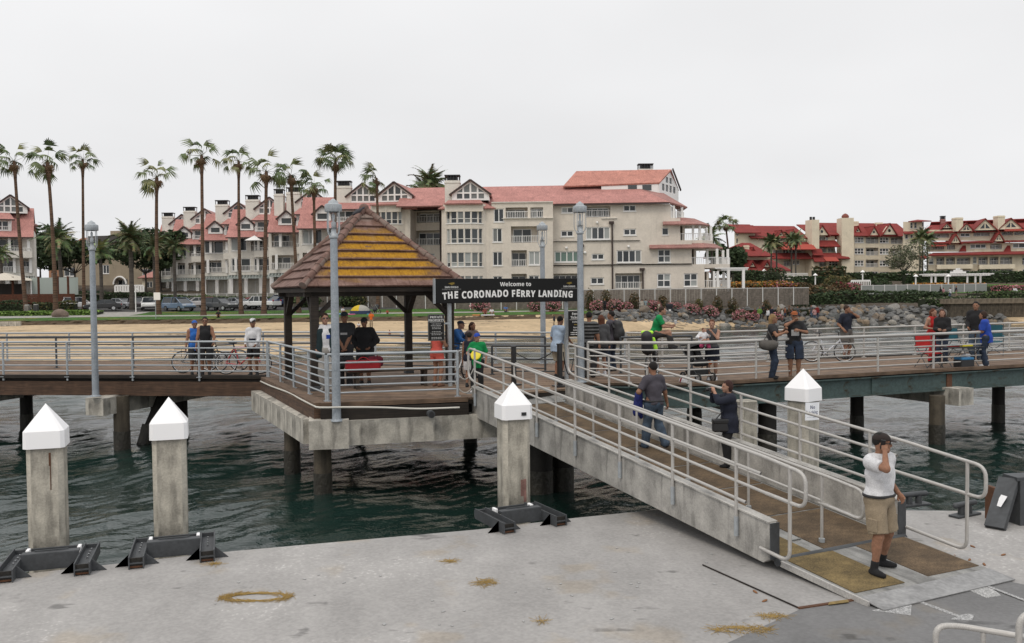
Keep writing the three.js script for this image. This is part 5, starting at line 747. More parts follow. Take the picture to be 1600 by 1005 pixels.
// stepped wing to the left: house-wide bays, each set back behind the next
function bay(B, px, D, W, seed, o = {}) {
  const R = rng(seed), c = Dp(px, 450, D), pl = Object.create(Plan.prototype), a = o.turn ?? 0.1; pl.o = V(c.x, 0, c.z); pl.d = V(Math.cos(a), 0, -Math.sin(a)); pl.n = V(Math.sin(a), 0, Math.cos(a)); const h = W / 2, y0 = 3, wall = stuccoPale;
  // ground floor: recess with columns
  B.add('wall', pl.place(box(W, 8.2 - y0, 0.3, 0, (8.2 + y0) / 2, -2.4), 0, 0, 0), wall); for (let i = 0; i < 4; i++) { const u = -h + W * (i + 0.5) / 4; B.window(pl, [u - 1.0, 4.7, u + 1.0, 7.1, 'w', 2, 1], -2.1); } for (let i = 0; i < 6; i++) { const u = -h + 0.4 + (W - 0.8) * i / 5; B.add('post', pl.place(box(0.6, 7.6 - y0, 0.6, u, (7.6 + y0) / 2, -0.2), 0, 0, 0), trim); }
  { const g = [box(W, 0.3, 0.16, 0, 7.6, 0.9), box(W, 0.3, 0.16, 0, 7.6, -0.9)]; for (let i = 0; i < 26; i++) g.push(box(0.14, 0.26, 3.0, -h + W * (i + 0.5) / 26, 7.88, 0)); B.add('pergola', pl.place(merge(g), 0, 0, 0), std({ color: lin(0.50, 0.55, 0.53), roughness: 0.7 })); }
  // second and third floors with long balconies
  const ops = (ya, yb) => { const l = []; let u = -h + 0.5; while (u < h - 2) { const w = 2.2 + R() * 1.6, e = Math.min(u + w, h - 0.4); l.push([u, yb, e, ya, R() < 0.62 ? 'b' : 'w', R() < 0.5 ? 2 : 3, R() < 0.6 ? 1 : true]); if (l[l.length - 1][4] === 'b') { l[l.length - 1][6] = true; l[l.length - 1][7] = 1.4; } else l[l.length - 1][6] = 1; u = e + 0.55 + R() * 0.3; } return l; };
  B.wall(pl, [[-h, 8.1], [-h, 11.4], [h, 11.4], [h, 8.1]], ops(8.75, 11.0), wall, 0.4, 0, true); B.wall(pl, [[-h, 11.4], [-h, 14.9], [h, 14.9], [h, 11.4]], ops(12.3, 14.6), wall, 0.4, 0, true);
  B.add('balcony_parapet', pl.place(merge([box(W * 0.62, 1.05, 0.22, W * 0.16, 11.75, 1.4), box(W * 0.62, 0.22, 1.6, W * 0.16, 11.25, 0.7), box(0.22, 1.0, 1.3, -W * 0.145, 11.72, 0.65), box(0.22, 1.0, 1.3, W * 0.465, 11.72, 0.65)]), 0, 0, 0), wall); B.rail(pl, -W * 0.15, W * 0.46, 12.1, 1.4, null, 0.7); B.rail(pl, -h + 0.3, h - 0.3, 8.75, 0.1, null, 0.95);
  for (const u of [-0.34, -0.1, 0.14, 0.42]) B.add('post', pl.place(box(0.42, 2.4, 0.42, W * u, 13.5, 1.1), 0, 0, 0), trim); for (const u of [-0.4, -0.12, 0.2, 0.44]) B.add('post', pl.place(box(0.42, 2.5, 0.42, W * u, 9.9, 0.35), 0, 0, 0), trim);
  // skirt roof, mansard, dormer, gable and chimneys
  B.roof([pl.P(-h, 14.55, 1.9), pl.P(h, 14.55, 1.9), pl.P(h, 15.95, -0.1), pl.P(-h, 15.95, -0.1)], roofPink, 0.2, 'skirt_roof'); B.add('verge', beam(pl.P(-h, 14.5, 1.95), pl.P(h, 14.5, 1.95), 0.1, 0.2), darkTrim);
  B.roof([pl.P(-h, 15.8, 0), pl.P(h, 15.8, 0), pl.P(h, 20.0, -4.6), pl.P(-h, 20.0, -4.6)], roofPink); B.roof([pl.P(-h, 20.0, -4.6), pl.P(h, 20.0, -4.6), pl.P(h, 15.8, -14), pl.P(-h, 15.8, -14)], roofPink); B.add('end_wall', beam(pl.P(h - 0.2, (15.9 + y0) / 2, -0.4), pl.P(h - 0.2, (15.9 + y0) / 2, -12), 0.4, 15.9 - y0), wall); B.add('end_wall', beam(pl.P(-h + 0.2, (15.9 + y0) / 2, -0.4), pl.P(-h + 0.2, (15.9 + y0) / 2, -12), 0.4, 15.9 - y0), wall);
  const du = o.du ?? W * 0.08, dw = W * 0.46; B.wall(pl, [[du - dw / 2, 15.4], [du - dw / 2, 17.7], [du + dw / 2, 17.7], [du + dw / 2, 15.4]], [[du - dw / 2 + 0.35, 17.4, du + dw / 2 - 0.35, 15.75, 'w', 4, 1]], trim, 0.3, 0.35, true); B.rail(pl, du - dw / 2, du + dw / 2, 15.7, 0.5, null, 0.7);
  for (const s of [-1, 1]) B.add('wall', beam(pl.P(du + s * (dw / 2 - 0.15), 16.5, 0.1), pl.P(du + s * (dw / 2 - 0.15), 16.5, -2.4), 0.3, 2.2), trim); B.roof([pl.P(du - dw / 2 - 0.6, 17.55, 0.9), pl.P(du + dw / 2 + 0.6, 17.55, 0.9), pl.P(du + dw / 2 - 0.4, 19.0, -2.2), pl.P(du - dw / 2 + 0.4, 19.0, -2.2)], roofPink, 0.2, 'skirt_roof'); B.add('verge', beam(pl.P(du - dw / 2 - 0.6, 17.5, 0.95), pl.P(du + dw / 2 + 0.6, 17.5, 0.95), 0.1, 0.2), darkTrim);
  { const g = du - dw / 2 - 1.6; B.gable(pl, g, 15.9, 0.2, 2.6, 2.3, 1.2, 3, 1); }
  B.gable(pl, o.gu ?? 0.3, 18.85, -1.9, 4.9, 3.05, 1.15, 9, 4);
  const ch = (u, w, top) => { const p = pl.P(u, 0, -2.6); B.chimney(p.x, p.z, 17.5, top, w, 1.4); }; ch((o.gu ?? 0.3) - 3.0, 2.3, 21.5); if (o.ch2) ch((o.gu ?? 0.3) + o.ch2, 1.5, 21.2);
  return pl;
}
bay(mainB, 545, 139, 15, 3, { gu: 2.2, turn: 0.06 }); bay(mainB, 484, 147, 13, 4, { gu: 0.4, ch2: -5.4 }); bay(mainB, 419, 158, 13.5, 5, { gu: 0.2, ch2: 3.6 }); bay(mainB, 368, 166, 12, 6, { gu: 0.4, ch2: 3.4 }); bay(mainB, 318, 178, 12.5, 7, { gu: 0.1, ch2: 3.2 }); bay(mainB, 283, 190, 10, 8, { gu: 0 });
const leftB = new Bld('apartment_building', 'pink-roofed apartment building cut off by the left frame edge', [-80, 2.9, -152]); bay(leftB, 2, 150, 10, 9, { gu: 1.6, turn: 0.46, du: -0.6 });
{ const t = leftB, c = Dp(44, 450, 154.5); t.add('wall', box(2.0, 12, 3, c.x - 1, 9, c.z - 1), std({ color: lin(0.62, 0.48, 0.45), map: wallTex, roughness: 0.95 })); t.roof([V(c.x - 2.6, 18.2, c.z + 1), V(c.x + 0.4, 17.2, c.z + 1), V(c.x + 0.4, 17.2, c.z - 3), V(c.x - 2.6, 18.6, c.z - 3)], roofDusk, 0.3, 'awning'); }
{ // low entrance annex at the far end of the main building
  const B = mainB, pl = new Plan(220, 196, 275, 192); B.wall(pl, [[222, 452], [222, 434], [264, 434], [264, 452]], [[228, 440, 238, 450, 'w', 2, 1], [244, 441, 256, 450, 'w', 2, 1]], cream); const a = pl.uy(224, 434), b = pl.uy(268, 434); B.roof([pl.P(a[0] - 1, a[1], 0.8), pl.P(b[0] + 1, a[1], 0.8), pl.P(b[0] - 0.2, a[1] + 2.6, -4), pl.P(a[0] + 2.5, a[1] + 2.6, -4)], roofPink);
}
// brown building behind the palms
{
  const B = new Bld('office_building', 'low tan building with dark flat roof and arched entrance behind the palms', [-95, 6, -212]), pl = new Plan(95, 214, 255, 206), tan = std({ color: lin(0.36, 0.30, 0.22), map: wallTex, roughness: 0.95 }), terr = std({ color: lin(0.34, 0.155, 0.085), map: roofTex, roughness: 0.9 });
  B.wall(pl, [[92, 456], [92, 392], [148, 376], [246, 376], [246, 456]], [[156, 414, 170, 428, 'w', 3, 1], [178, 436, 199, 447, 'b', 2, false, 1.2], [207, 384, 222, 396, 'w', 2, 1], [160, 384, 174, 396, 'w', 2, 1], [108, 390, 120, 404, 'b', 2], [124, 392, 134, 404, 'b', 2], [228, 386, 240, 398, 'w', 2, 2], [100, 418, 116, 432, 'w', 2, 1], [222, 420, 238, 432, 'w', 2, 1]], tan);
  const a = pl.uy(150, 376), b = pl.uy(247, 376), a2 = pl.uy(70, 392), b2 = pl.uy(140, 380); B.add('roof_fascia', pl.place(box(b[0] - a[0] + 3, 1.6, 9, (a[0] + b[0]) / 2, a[1] + 0.2, -3.4), 0, 0, 0), std({ color: lin(0.07, 0.065, 0.06), roughness: 0.8 })); B.add('roof_box', pl.place(box(9, 1.6, 4, a[0] + 6, a[1] + 1.6, -5), 0, 0, 0), tan);
  for (const [x, y, w] of [[108, 388, 26], [130, 380, 22], [95, 398, 16]]) { const p = pl.uy(x, y), s = w * 0.15; B.roof([pl.P(p[0] - s, p[1] - 0.8, 1.6), pl.P(p[0] + s, p[1] - 0.8, 1.6), pl.P(p[0] + s * 0.5, p[1] + 1.4, -1.5), pl.P(p[0] - s * 0.5, p[1] + 1.4, -1.5)], terr); }
  B.wall(pl, [[76, 456], [76, 398], [94, 398], [94, 456]], [[80, 406, 89, 416, 'b', 2], [80, 424, 89, 434, 'b', 2]], std({ color: lin(0.42, 0.22, 0.13), map: wallTex, roughness: 0.95 }));
  const e = pl.uy(188, 447); const arch = new THREE.TorusGeometry(1.75, 0.22, 8, 20, Math.PI); B.add('arch', pl.place(arch, e[0], e[1] + 0.4, 0.15), trim);
}
// red-roofed buildings to the right
{
  const B = new Bld('hotel_building', 'cream building with deep red roofs and a tall round-capped chimney', [45, 6, -222]), z = (l) => l.map(([a, b, c, d, ...r]) => [1270 + a * 0.1443, 325 + b * 0.1443, 1270 + c * 0.1443, 325 + d * 0.1443, ...r]), zz = (l) => l.map(([a, b, c, d, ...r]) => [1130 + a * 0.1493, 330 + b * 0.1493, 1130 + c * 0.1493, 330 + d * 0.1493, ...r]);
  const A = new Plan(1320, 222, 1416, 226); B.wall(A, [[1317, 436], [1317, 369], [1412, 371], [1412, 436]], z([[360, 310, 425, 375, 'b', 2], [455, 315, 556, 378, 'w', 3, 2], [575, 310, 712, 385, 'b', 3], [726, 320, 826, 380, 'w', 3, 2], [845, 315, 972, 388, 'b', 3], [350, 428, 436, 512, 'b', 2], [455, 435, 556, 500, 'w', 3, 2], [575, 430, 712, 515, 'b', 3], [726, 438, 826, 502, 'w', 3, 2], [845, 440, 960, 515, 'b', 3], [355, 560, 440, 640, 'b', 2], [455, 567, 556, 630, 'w', 3, 2], [575, 560, 712, 642, 'b', 3], [726, 568, 826, 630, 'w', 3, 2], [845, 570, 950, 640, 'b', 3], [380, 688, 440, 724, 'w', 2, 1], [455, 692, 556, 722, 'w', 3, 1], [575, 688, 712, 722, 'w', 4, 1], [726, 692, 826, 722, 'w', 3, 1]]), cream);
  const yE = A.uy(1360, 369)[1], uA = A.uy(1318, 369)[0], uB = A.uy(1416, 370)[0], yR = A.uy(1360, 350)[1] + 0.6; B.roof([A.P(uA - 4, yE, 1.2), A.P(uB + 1, yE, 1.2), A.P(uB + 1, yR, -5), A.P(uA - 4, yR, -5)], roofRed); B.roof([A.P(uA - 4, yR, -5), A.P(uB + 1, yR, -5), A.P(uB + 1, yE, -12), A.P(uA - 4, yE, -12)], roofRed);
  const gab = (pl, px, py, W, H, w = 0.8, m = roofRed) => { const [u, y] = pl.uy(px, py), s = new THREE.Shape(); s.moveTo(u - W / 2, y); s.lineTo(u + W / 2, y); s.quadraticCurveTo(u + W * 0.36, y + H * 0.55, u, y + H); s.quadraticCurveTo(u - W * 0.36, y + H * 0.55, u - W / 2, y); B2.add('dormer', pl.place(uvm(new THREE.ExtrudeGeometry(s, { depth: 0.3, bevelEnabled: false })), 0, 0, w - 0.3), cream); const q = B2.add('pane', pl.place(new THREE.CircleGeometry(Math.min(W, H) * 0.16, 8), u, y + H * 0.38, w + 0.03), winM[2]); for (const k of [-1, 1]) B2.roof([pl.P(u + k * (W / 2 + 0.4), y - 0.3, w + 0.35), pl.P(u, y + H + 0.25, w + 0.35), pl.P(u, y + H + 0.25, w - 5), pl.P(u + k * (W / 2 + 0.4), y - 0.3, w - 5)], m, 0.2, 'dormer_roof'); };
  let B2 = B; gab(A, 1342.5, 364, 1.7, 1.6, -0.6); gab(A, 1362, 368, 2.6, 2.1, 0.9); gab(A, 1385, 367, 4.0, 2.6, 1.2);
  for (const [px, top, w, pot] of [[1350, 346, 5.4, 1], [1388.5, 348, 5, 1]]) { const u = A.uy(px, 360)[0], p = A.P(u, 0, -4); B.chimney(p.x, p.z, yE, A.uy(px, top)[1] + 0.3, 1.7, 1.3, cream, false); }
  for (const px of [1330, 1368, 1405]) { const u = A.uy(px, 350), p = A.P(u[0], u[1] - 0.2, -6); B.add('roof_vent', xf(new THREE.SphereGeometry(1.0, 10, 5, 0, 6.3, 0, 1.3), p.x, p.y - 0.5, p.z), mat.steelGrey); }
  { const u = A.uy(1312.5, 380), w = A.uy(1321, 380)[0] - A.uy(1304.5, 380)[0], p = A.P(u[0], 0, 2.2); B.add('tower', box(w, A.uy(1312, 342.5)[1] - 3, 3.4, p.x, (A.uy(1312, 342.5)[1] + 3) / 2, p.z), cream); B.add('tower_cap', uvm(lathe([[0.3, 0], [0.8, 0.2], [0.9, 0.6], [0.6, 1.0], [0.3, 1.2], [0.01, 1.3]], 12).translate(p.x, A.uy(1312, 343)[1], p.z)), std({ color: lin(0.2, 0.06, 0.045), roughness: 0.8 })); }
  const C = new Plan(1145, 214, 1320, 221); B.wall(C, [[1262, 436], [1262, 366], [1305, 366], [1305, 436]], [...z([[20, 310, 135, 352, 'b', 3], [140, 310, 168, 350, 'w', 1, 1], [20, 425, 150, 480, 'b', 3], [165, 430, 235, 480, 'b', 2], [70, 575, 145, 635, 'b', 2], [175, 567, 280, 630, 'w', 3, 2], [10, 600, 60, 640, 'w', 2, 1]])], cream);
  const rf = (pl, x0, y0, x1, y1, w0, w1, m = roofRed) => { const a = pl.uy(x0, y1), b = pl.uy(x1, y1), c = pl.uy(x1, y0)[1] + 0.2; B2.roof([pl.P(a[0], a[1], w0), pl.P(b[0], a[1], w0), pl.P(b[0], c, w1), pl.P(a[0], c, w1)], m); };
  rf(C, 1262, 350, 1308, 367, 1.2, -5); rf(C, 1258, 377, 1304, 386, 2.6, 0.4); rf(C, 1258, 397, 1315, 405, 3.6, 1.6); rf(C, 1273, 404, 1293, 409, 5, 3.6, std({ color: lin(0.36, 0.06, 0.04), roughness: 0.8 })); rf(C, 1308, 383, 1320, 398, 2, 0.8); gab(C, 1280, 368, 3.6, 2.3, 1.2);
  { const p0 = C.uy(1263.5, 400), w = C.uy(1269, 400)[0] - C.uy(1258, 400)[0], yt = C.uy(1263, 345)[1]; B.add('chimney', [C.place(box(w, yt - 3, 3, p0[0], (yt + 3) / 2, 1.6), 0, 0, 0)], cream); for (const k of [-0.4, 0.4]) B.add('chimney_pot', C.place(cyl(0.3, 0.3, 0.8, p0[0] + k, yt, 1.6, 8), 0, 0, 0), mat.black); rf(C, 1256, 391, 1272, 400, 4.2, 3.2); rf(C, 1257, 401, 1273, 410, 4.6, 3.2); }
  // middle and left parts
  B.wall(C, [[1196, 436], [1196, 375], [1262, 375], [1262, 436]], zz([[520, 405, 620, 445, 'b', 3], [625, 400, 760, 445, 'w', 4, 1], [770, 395, 862, 440, 'b', 3], [635, 515, 725, 575, 'b', 3], [730, 512, 800, 560, 'w', 3, 1], [560, 360, 640, 378, 'w', 2, 1]]), cream); rf(C, 1170, 352, 1260, 372, 1.2, -5.5); rf(C, 1205, 380, 1262, 388, 2.6, 0.8); rf(C, 1208, 384, 1260, 391, 4.6, 2.8, std({ color: lin(0.36, 0.06, 0.04), roughness: 0.8 })); rf(C, 1196, 397, 1262, 405, 3.4, 1.2); gab(C, 1219.5, 371, 1.8, 1.6, 0.2); gab(C, 1238, 370, 2.0, 1.6, 0.2);
  B.wall(C, [[1149, 436], [1149, 360], [1180, 360], [1180, 372], [1200, 372], [1200, 436]], zz([[135, 240, 165, 255, 'w', 1, 1], [138, 285, 157, 335, 'w', 1, 1], [95, 385, 120, 420, 'w', 1, 1]]), cream); rf(C, 1146, 350, 1184, 364, 1.6, -4); { const p = C.uy(1180, 372), q = C.uy(1184, 350); B.roof([C.P(p[0], p[1] - 0.5, 1.5), C.P(C.uy(1190, 352)[0], q[1], -4), C.P(C.uy(1182, 350)[0], q[1], -4)], roofRed); }
  B.add('balcony_parapet', C.place(box(3.2, 1.0, 1.4, C.uy(1156, 384)[0], C.uy(1156, 384)[1], 1.4), 0, 0, 0), cream);
  // hipped pavilion in front
  const Pv = new Plan(1135, 196, 1224, 200), hip = (x0, x1, yl, yh, i0, i1, w) => { const a = Pv.uy(x0, yl), b = Pv.uy(x1, yl), c = Pv.uy(i0, yh), d = Pv.uy(i1, yh); B.roof([Pv.P(a[0], a[1], w), Pv.P(b[0], a[1], w), Pv.P(d[0], c[1], w - 5.5), Pv.P(c[0], c[1], w - 5.5)], roofRed); B.roof([Pv.P(b[0], a[1], w), Pv.P(b[0] + 1, a[1], w - 11), Pv.P(d[0], c[1], w - 5.5)], roofRed); B.roof([Pv.P(a[0], a[1], w), Pv.P(a[0] - 1, a[1], w - 11), Pv.P(c[0], c[1], w - 5.5)], roofRed); };
  hip(1136, 1202, 400.5, 378, 1172, 1186, 2); hip(1137, 1222, 424, 405, 1144, 1212, 4); B.wall(Pv, [[1140, 406], [1140, 400], [1198, 400], [1198, 406]], [], cream); B.wall(Pv, [[1142, 440], [1142, 424], [1220, 424], [1220, 440]], [[1160, 428, 1180, 438, 'w', 3, 1], [1190, 428, 1210, 438, 'w', 3, 1]], cream); gab(Pv, 1162, 393, 0.9, 0.8, -0.4); gab(Pv, 1177.5, 393, 0.9, 0.8, -0.4); gab(Pv, 1165, 417.5, 1.4, 1.2, 2.7); gab(Pv, 1187.5, 418, 1.6, 1.3, 2.7); { const p = Pv.uy(1170.5, 391), q = Pv.P(p[0], 0, -1.2); B.chimney(q.x, q.z, p[1] - 1, p[1] + 1.1, 1.1, 0.9, cream, false); }
}
{
  const B = new Bld('hotel_building', 'cream building with deep red mansard roofs at the right frame edge', [115, 6, -218]), A = new Plan(1410, 214, 1600, 208), z = (l) => l.map(([a, b, c, d, ...r]) => [1410 + a * 0.1443, 325 + b * 0.1443, 1410 + c * 0.1443, 325 + d * 0.1443, ...r]), awn = std({ color: lin(0.38, 0.07, 0.05), roughness: 0.8 });
  const rf = (x0, y0, x1, y1, w0, w1, m = roofRed, s0 = 0, s1 = 0) => { const a = A.uy(x0, y1), b = A.uy(x1, y1), c = A.uy(x1, y0)[1]; B.roof([A.P(a[0], a[1], w0), A.P(b[0], a[1], w0), A.P(b[0] - s1, c, w1), A.P(a[0] + s0, c, w1)], m); };
  B.wall(A, [[1451, 436], [1451, 396], [1640, 396], [1640, 436]], z([[370, 535, 455, 620, 'b', 2], [475, 535, 570, 620, 'b', 2], [590, 535, 735, 620, 'b', 3], [765, 528, 805, 600, 'w', 1, 2], [825, 530, 925, 615, 'b', 2], [945, 530, 1042, 615, 'b', 3], [1060, 530, 1190, 610, 'b', 2], [375, 672, 455, 716, 'w', 2, 1], [475, 672, 570, 716, 'w', 3, 1], [590, 675, 735, 712, 'w', 3, 1], [830, 665, 925, 712, 'w', 2, 1], [945, 665, 1042, 712, 'w', 3, 1], [1060, 665, 1195, 712, 'w', 3, 1], [285, 545, 340, 610, 'w', 1, 2], [290, 680, 340, 718, 'w', 2, 1], [1300, 525, 1420, 615, 'b', 2], [1300, 660, 1420, 712, 'w', 2, 1]]), cream);
  for (const [x0, x1] of [[360, 745], [815, 1200]]) { const a = A.uy(1410 + x0 * 0.1443, 414), b = A.uy(1410 + x1 * 0.1443, 420); B.add('balcony_slab', A.place(box(b[0] - a[0], a[1] - b[1], 1.4, (a[0] + b[0]) / 2, (a[1] + b[1]) / 2, 0.9), 0, 0, 0), cream); }
  B.wall(A, [[1452, 393], [1452, 379], [1640, 379], [1640, 393]], z([[300, 405, 470, 450, 'b', 3], [505, 395, 590, 448, 'b', 3], [755, 385, 930, 435, 'w', 3, 1], [975, 385, 1100, 445, 'b', 3], [1220, 375, 1420, 430, 'w', 3, 1]]), cream, 0.4, -1.6); B.wall(A, [[1452, 375], [1452, 358], [1640, 356], [1640, 375]], z([[300, 270, 540, 318, 'b', 4], [665, 262, 770, 305, 'w', 2, 1], [810, 255, 990, 300, 'b', 4], [1120, 245, 1240, 290, 'b', 2], [1255, 245, 1420, 285, 'b', 2]]), cream, 0.4, -3);
  rf(1445, 391.5, 1640, 399.5, 2.2, -0.6, roofRed, 2, 0); rf(1450, 373.5, 1640, 380, -0.2, -2.2); for (const x of [1504, 1574]) rf(x - 4, 378, x + 8, 393, -1, -1.9, roofRed, 1.5, 0); rf(1452, 382, 1478, 384, 1.0, -1.2, awn); rf(1440, 343, 1640, 363, -2.0, -9, roofRed, 4, 0); { const a = A.uy(1440, 343), b = A.uy(1640, 343); B.roof([A.P(a[0] + 4, a[1], -9), A.P(b[0], b[1] + 1, -9), A.P(b[0], b[1] - 4, -16), A.P(a[0] + 4, a[1] - 4, -16)], roofRed); }
  rf(1572, 355, 1612, 360, -0.6, -2.6, awn);
  const gab = (px, py, W, H, w) => { const [u, y] = A.uy(px, py), s = new THREE.Shape([[u - W / 2, y], [u + W / 2, y], [u, y + H]].map(([a, b]) => new THREE.Vector2(a, b))); B.add('gable', A.place(uvm(new THREE.ExtrudeGeometry(s, { depth: 0.3, bevelEnabled: false })), 0, 0, w - 0.3), cream); for (const k of [-1, 1]) { const q = new THREE.Shape([[u + k * 0.12, y + H * 0.16], [u + k * W * 0.22, y + H * 0.16], [u + k * 0.12, y + H * 0.66]].map(([a, b]) => new THREE.Vector2(a, b))); B.add('pane', A.place(new THREE.ShapeGeometry(q), 0, 0, w + 0.03), winM[0]); B.roof([A.P(u + k * (W / 2 + 0.5), y - 0.3, w + 0.4), A.P(u, y + H + 0.3, w + 0.4), A.P(u, y + H + 0.3, w - 6), A.P(u + k * (W / 2 + 0.5), y - 0.3, w - 6)], roofRed, 0.2, 'gable_roof'); } };
  gab(1513, 360.5, 3.2, 1.7, -1.6); gab(1542, 359, 5.0, 2.5, -1.4); gab(1583, 357, 5.2, 2.3, -1.6); gab(1484, 355, 1.9, 1.1, -3); gab(1493, 379.5, 1.9, 1.9, 0.2); gab(1560.5, 377, 1.9, 1.9, 0.2);
  for (const [x0, x1, top, bot] of [[1494, 1506, 339, 361], [1560, 1572, 336, 358]]) { const a = A.uy(x0, bot), b = A.uy(x1, top), p = A.P((a[0] + b[0]) / 2, 0, -2.4); B.chimney(p.x, p.z, a[1], b[1], b[0] - a[0], 2.2, cream, false); } { const p = A.uy(1487.5, 338), q = A.P(p[0], 0, -9); B.chimney(q.x, q.z, p[1] - 3, p[1], 1.0, 0.9, roofDusk, true); }
  // corner turret
  const T = A.uy(1424, 400), tw = A.uy(1434, 400)[0] - A.uy(1412, 400)[0], tp = A.P(T[0], 0, 0.6), yt = A.uy(1424, 347)[1]; B.wall(A, [[1411, 436], [1411, 347], [1440, 347], [1440, 436]], z([[80, 160, 106, 222, 'w', 1, 2], [122, 160, 150, 222, 'w', 1, 2], [168, 155, 225, 210, 'w', 2, 1], [25, 290, 55, 335, 'w', 1, 1], [82, 290, 106, 352, 'w', 1, 2], [88, 415, 105, 450, 'w', 1, 1], [180, 545, 215, 610, 'w', 1, 2], [178, 410, 215, 475, 'w', 1, 2], [185, 680, 215, 720, 'w', 1, 1], [80, 685, 106, 722, 'w', 1, 1], [30, 685, 60, 722, 'w', 1, 1]]), cream, 0.5, 0.8); rf(1416, 341.5, 1452, 347, 2.4, -2.5, roofRed, 3, 2); rf(1410, 361, 1432, 366, 2.4, 0.6); rf(1434, 399, 1446, 404, 2.4, 0.8);
}

// ---------- planting ----------
const leafM = std({ vertexColors: true, roughness: 0.85 });
function leafCloud(n, at, size, tones, seed, squash = 1) {   // n small folded leaves; at(R) gives a place
  const R = rng(seed), p = new Float32Array(n * 12 * 3 / 2), c = new Float32Array(n * 18), q = new THREE.Quaternion(), e = new THREE.Euler(), v = V(0, 0, 0); let o = 0;
  for (let i = 0; i < n; i++) {
    const P = at(R), s = size * (0.6 + R() * 0.8), t = tones[(R() * tones.length) | 0], k = 0.75 + R() * 0.5; e.set((R() - 0.5) * 2.4, R() * 6.283, (R() - 0.5) * 2.4); q.setFromEuler(e);
    const A = [[0, 0, -1], [0.5, 0.14, 0], [0, 0, 1], [0, 0, -1], [0, 0, 1], [-0.5, 0.14, 0]]; for (const [x, y, z] of A) { v.set(x * s, y * s, z * s * squash).applyQuaternion(q); p[o] = P.x + v.x; p[o + 1] = P.y + v.y; p[o + 2] = P.z + v.z; c[o] = t[0] * k; c[o + 1] = t[1] * k; c[o + 2] = t[2] * k; o += 3; }
  }
  const g = new THREE.BufferGeometry(); g.setAttribute('position', new THREE.BufferAttribute(p.subarray(0, o), 3)); g.setAttribute('color', new THREE.BufferAttribute(c.subarray(0, o), 3)); g.computeVertexNormals(); g.setAttribute('uv', new THREE.BufferAttribute(new Float32Array(o / 3 * 2), 2)); return g;
}
const GREEN = [[0.045, 0.075, 0.022], [0.06, 0.095, 0.03], [0.035, 0.06, 0.02], [0.085, 0.115, 0.04]], DARKG = [[0.022, 0.042, 0.014], [0.032, 0.055, 0.02], [0.045, 0.07, 0.024]], OLIVE = [[0.09, 0.095, 0.03], [0.12, 0.105, 0.035], [0.07, 0.075, 0.025], [0.14, 0.10, 0.04]], PINK = [[0.50, 0.19, 0.22], [0.40, 0.13, 0.16], [0.58, 0.30, 0.32], [0.07, 0.09, 0.03], [0.06, 0.075, 0.03]], BRIGHT = [[0.11, 0.19, 0.03], [0.15, 0.24, 0.05], [0.07, 0.13, 0.02]], ORANGE = [[0.42, 0.16, 0.03], [0.5, 0.24, 0.04], [0.22, 0.1, 0.02], [0.1, 0.12, 0.03]], BROWNS = [[0.10, 0.062, 0.028], [0.075, 0.06, 0.024], [0.13, 0.08, 0.035], [0.06, 0.06, 0.025]];
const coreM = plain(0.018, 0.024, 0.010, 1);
function blobAt(rx, ry, rz, seed) { return (R) => { const a = R() * 6.283, z = R() * 2 - 1, s = Math.sqrt(1 - z * z), k = 0.72 + 0.34 * Math.pow(R(), 0.6), x = s * Math.cos(a), y = z, w = s * Math.sin(a), n = 0.8 + 0.42 * fbm(x * 1.7 + 9, w * 1.7 + y * 2.1 + 9, 4096, 2, seed); return V(x * rx * k * n, ry + y * ry * k * n, w * rz * k * n); }; }
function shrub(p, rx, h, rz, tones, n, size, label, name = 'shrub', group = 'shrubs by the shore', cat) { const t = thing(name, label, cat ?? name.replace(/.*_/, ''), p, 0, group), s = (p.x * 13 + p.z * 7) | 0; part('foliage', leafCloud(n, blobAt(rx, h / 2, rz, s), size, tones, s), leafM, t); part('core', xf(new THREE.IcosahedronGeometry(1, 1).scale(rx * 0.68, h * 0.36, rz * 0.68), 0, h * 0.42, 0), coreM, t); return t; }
function hedge(a, b, w, h, tones, dens, size, label, name = 'hedge') {
  const L = a.distanceTo(b), d = b.clone().sub(a).setY(0), turn = Math.atan2(-d.z, d.x), c = a.clone().lerp(b, 0.5), t = thing(name, label, name.replace(/.*_/, ''), c, turn, 'hedges'), s = (c.x * 11) | 0;
  const at = (R) => { const u = (R() - 0.5) * L, f = R(), n = fbm(u * 0.5 + 50, 3, 4096, 3, s) - 0.5, hh = h * (1 + 0.35 * n), slope = (b.y - a.y) * (u / L); let y, z; if (f < 0.45) { y = hh * (0.85 + R() * 0.18); z = (R() - 0.5) * w; } else { y = R() * hh; z = (w / 2) * (0.85 + R() * 0.25) * (f < 0.9 ? 1 : -1) * (1 - 0.25 * Math.pow(y / hh, 3)); } return V(u, y + slope, z); };
  part('foliage', leafCloud(Math.round(L * dens), at, size, tones, s), leafM, t); const k = box(L - 0.1, h * 0.78, w * 0.8, 0, h * 0.39, 0); part('core', k, coreM, t); return t;
}
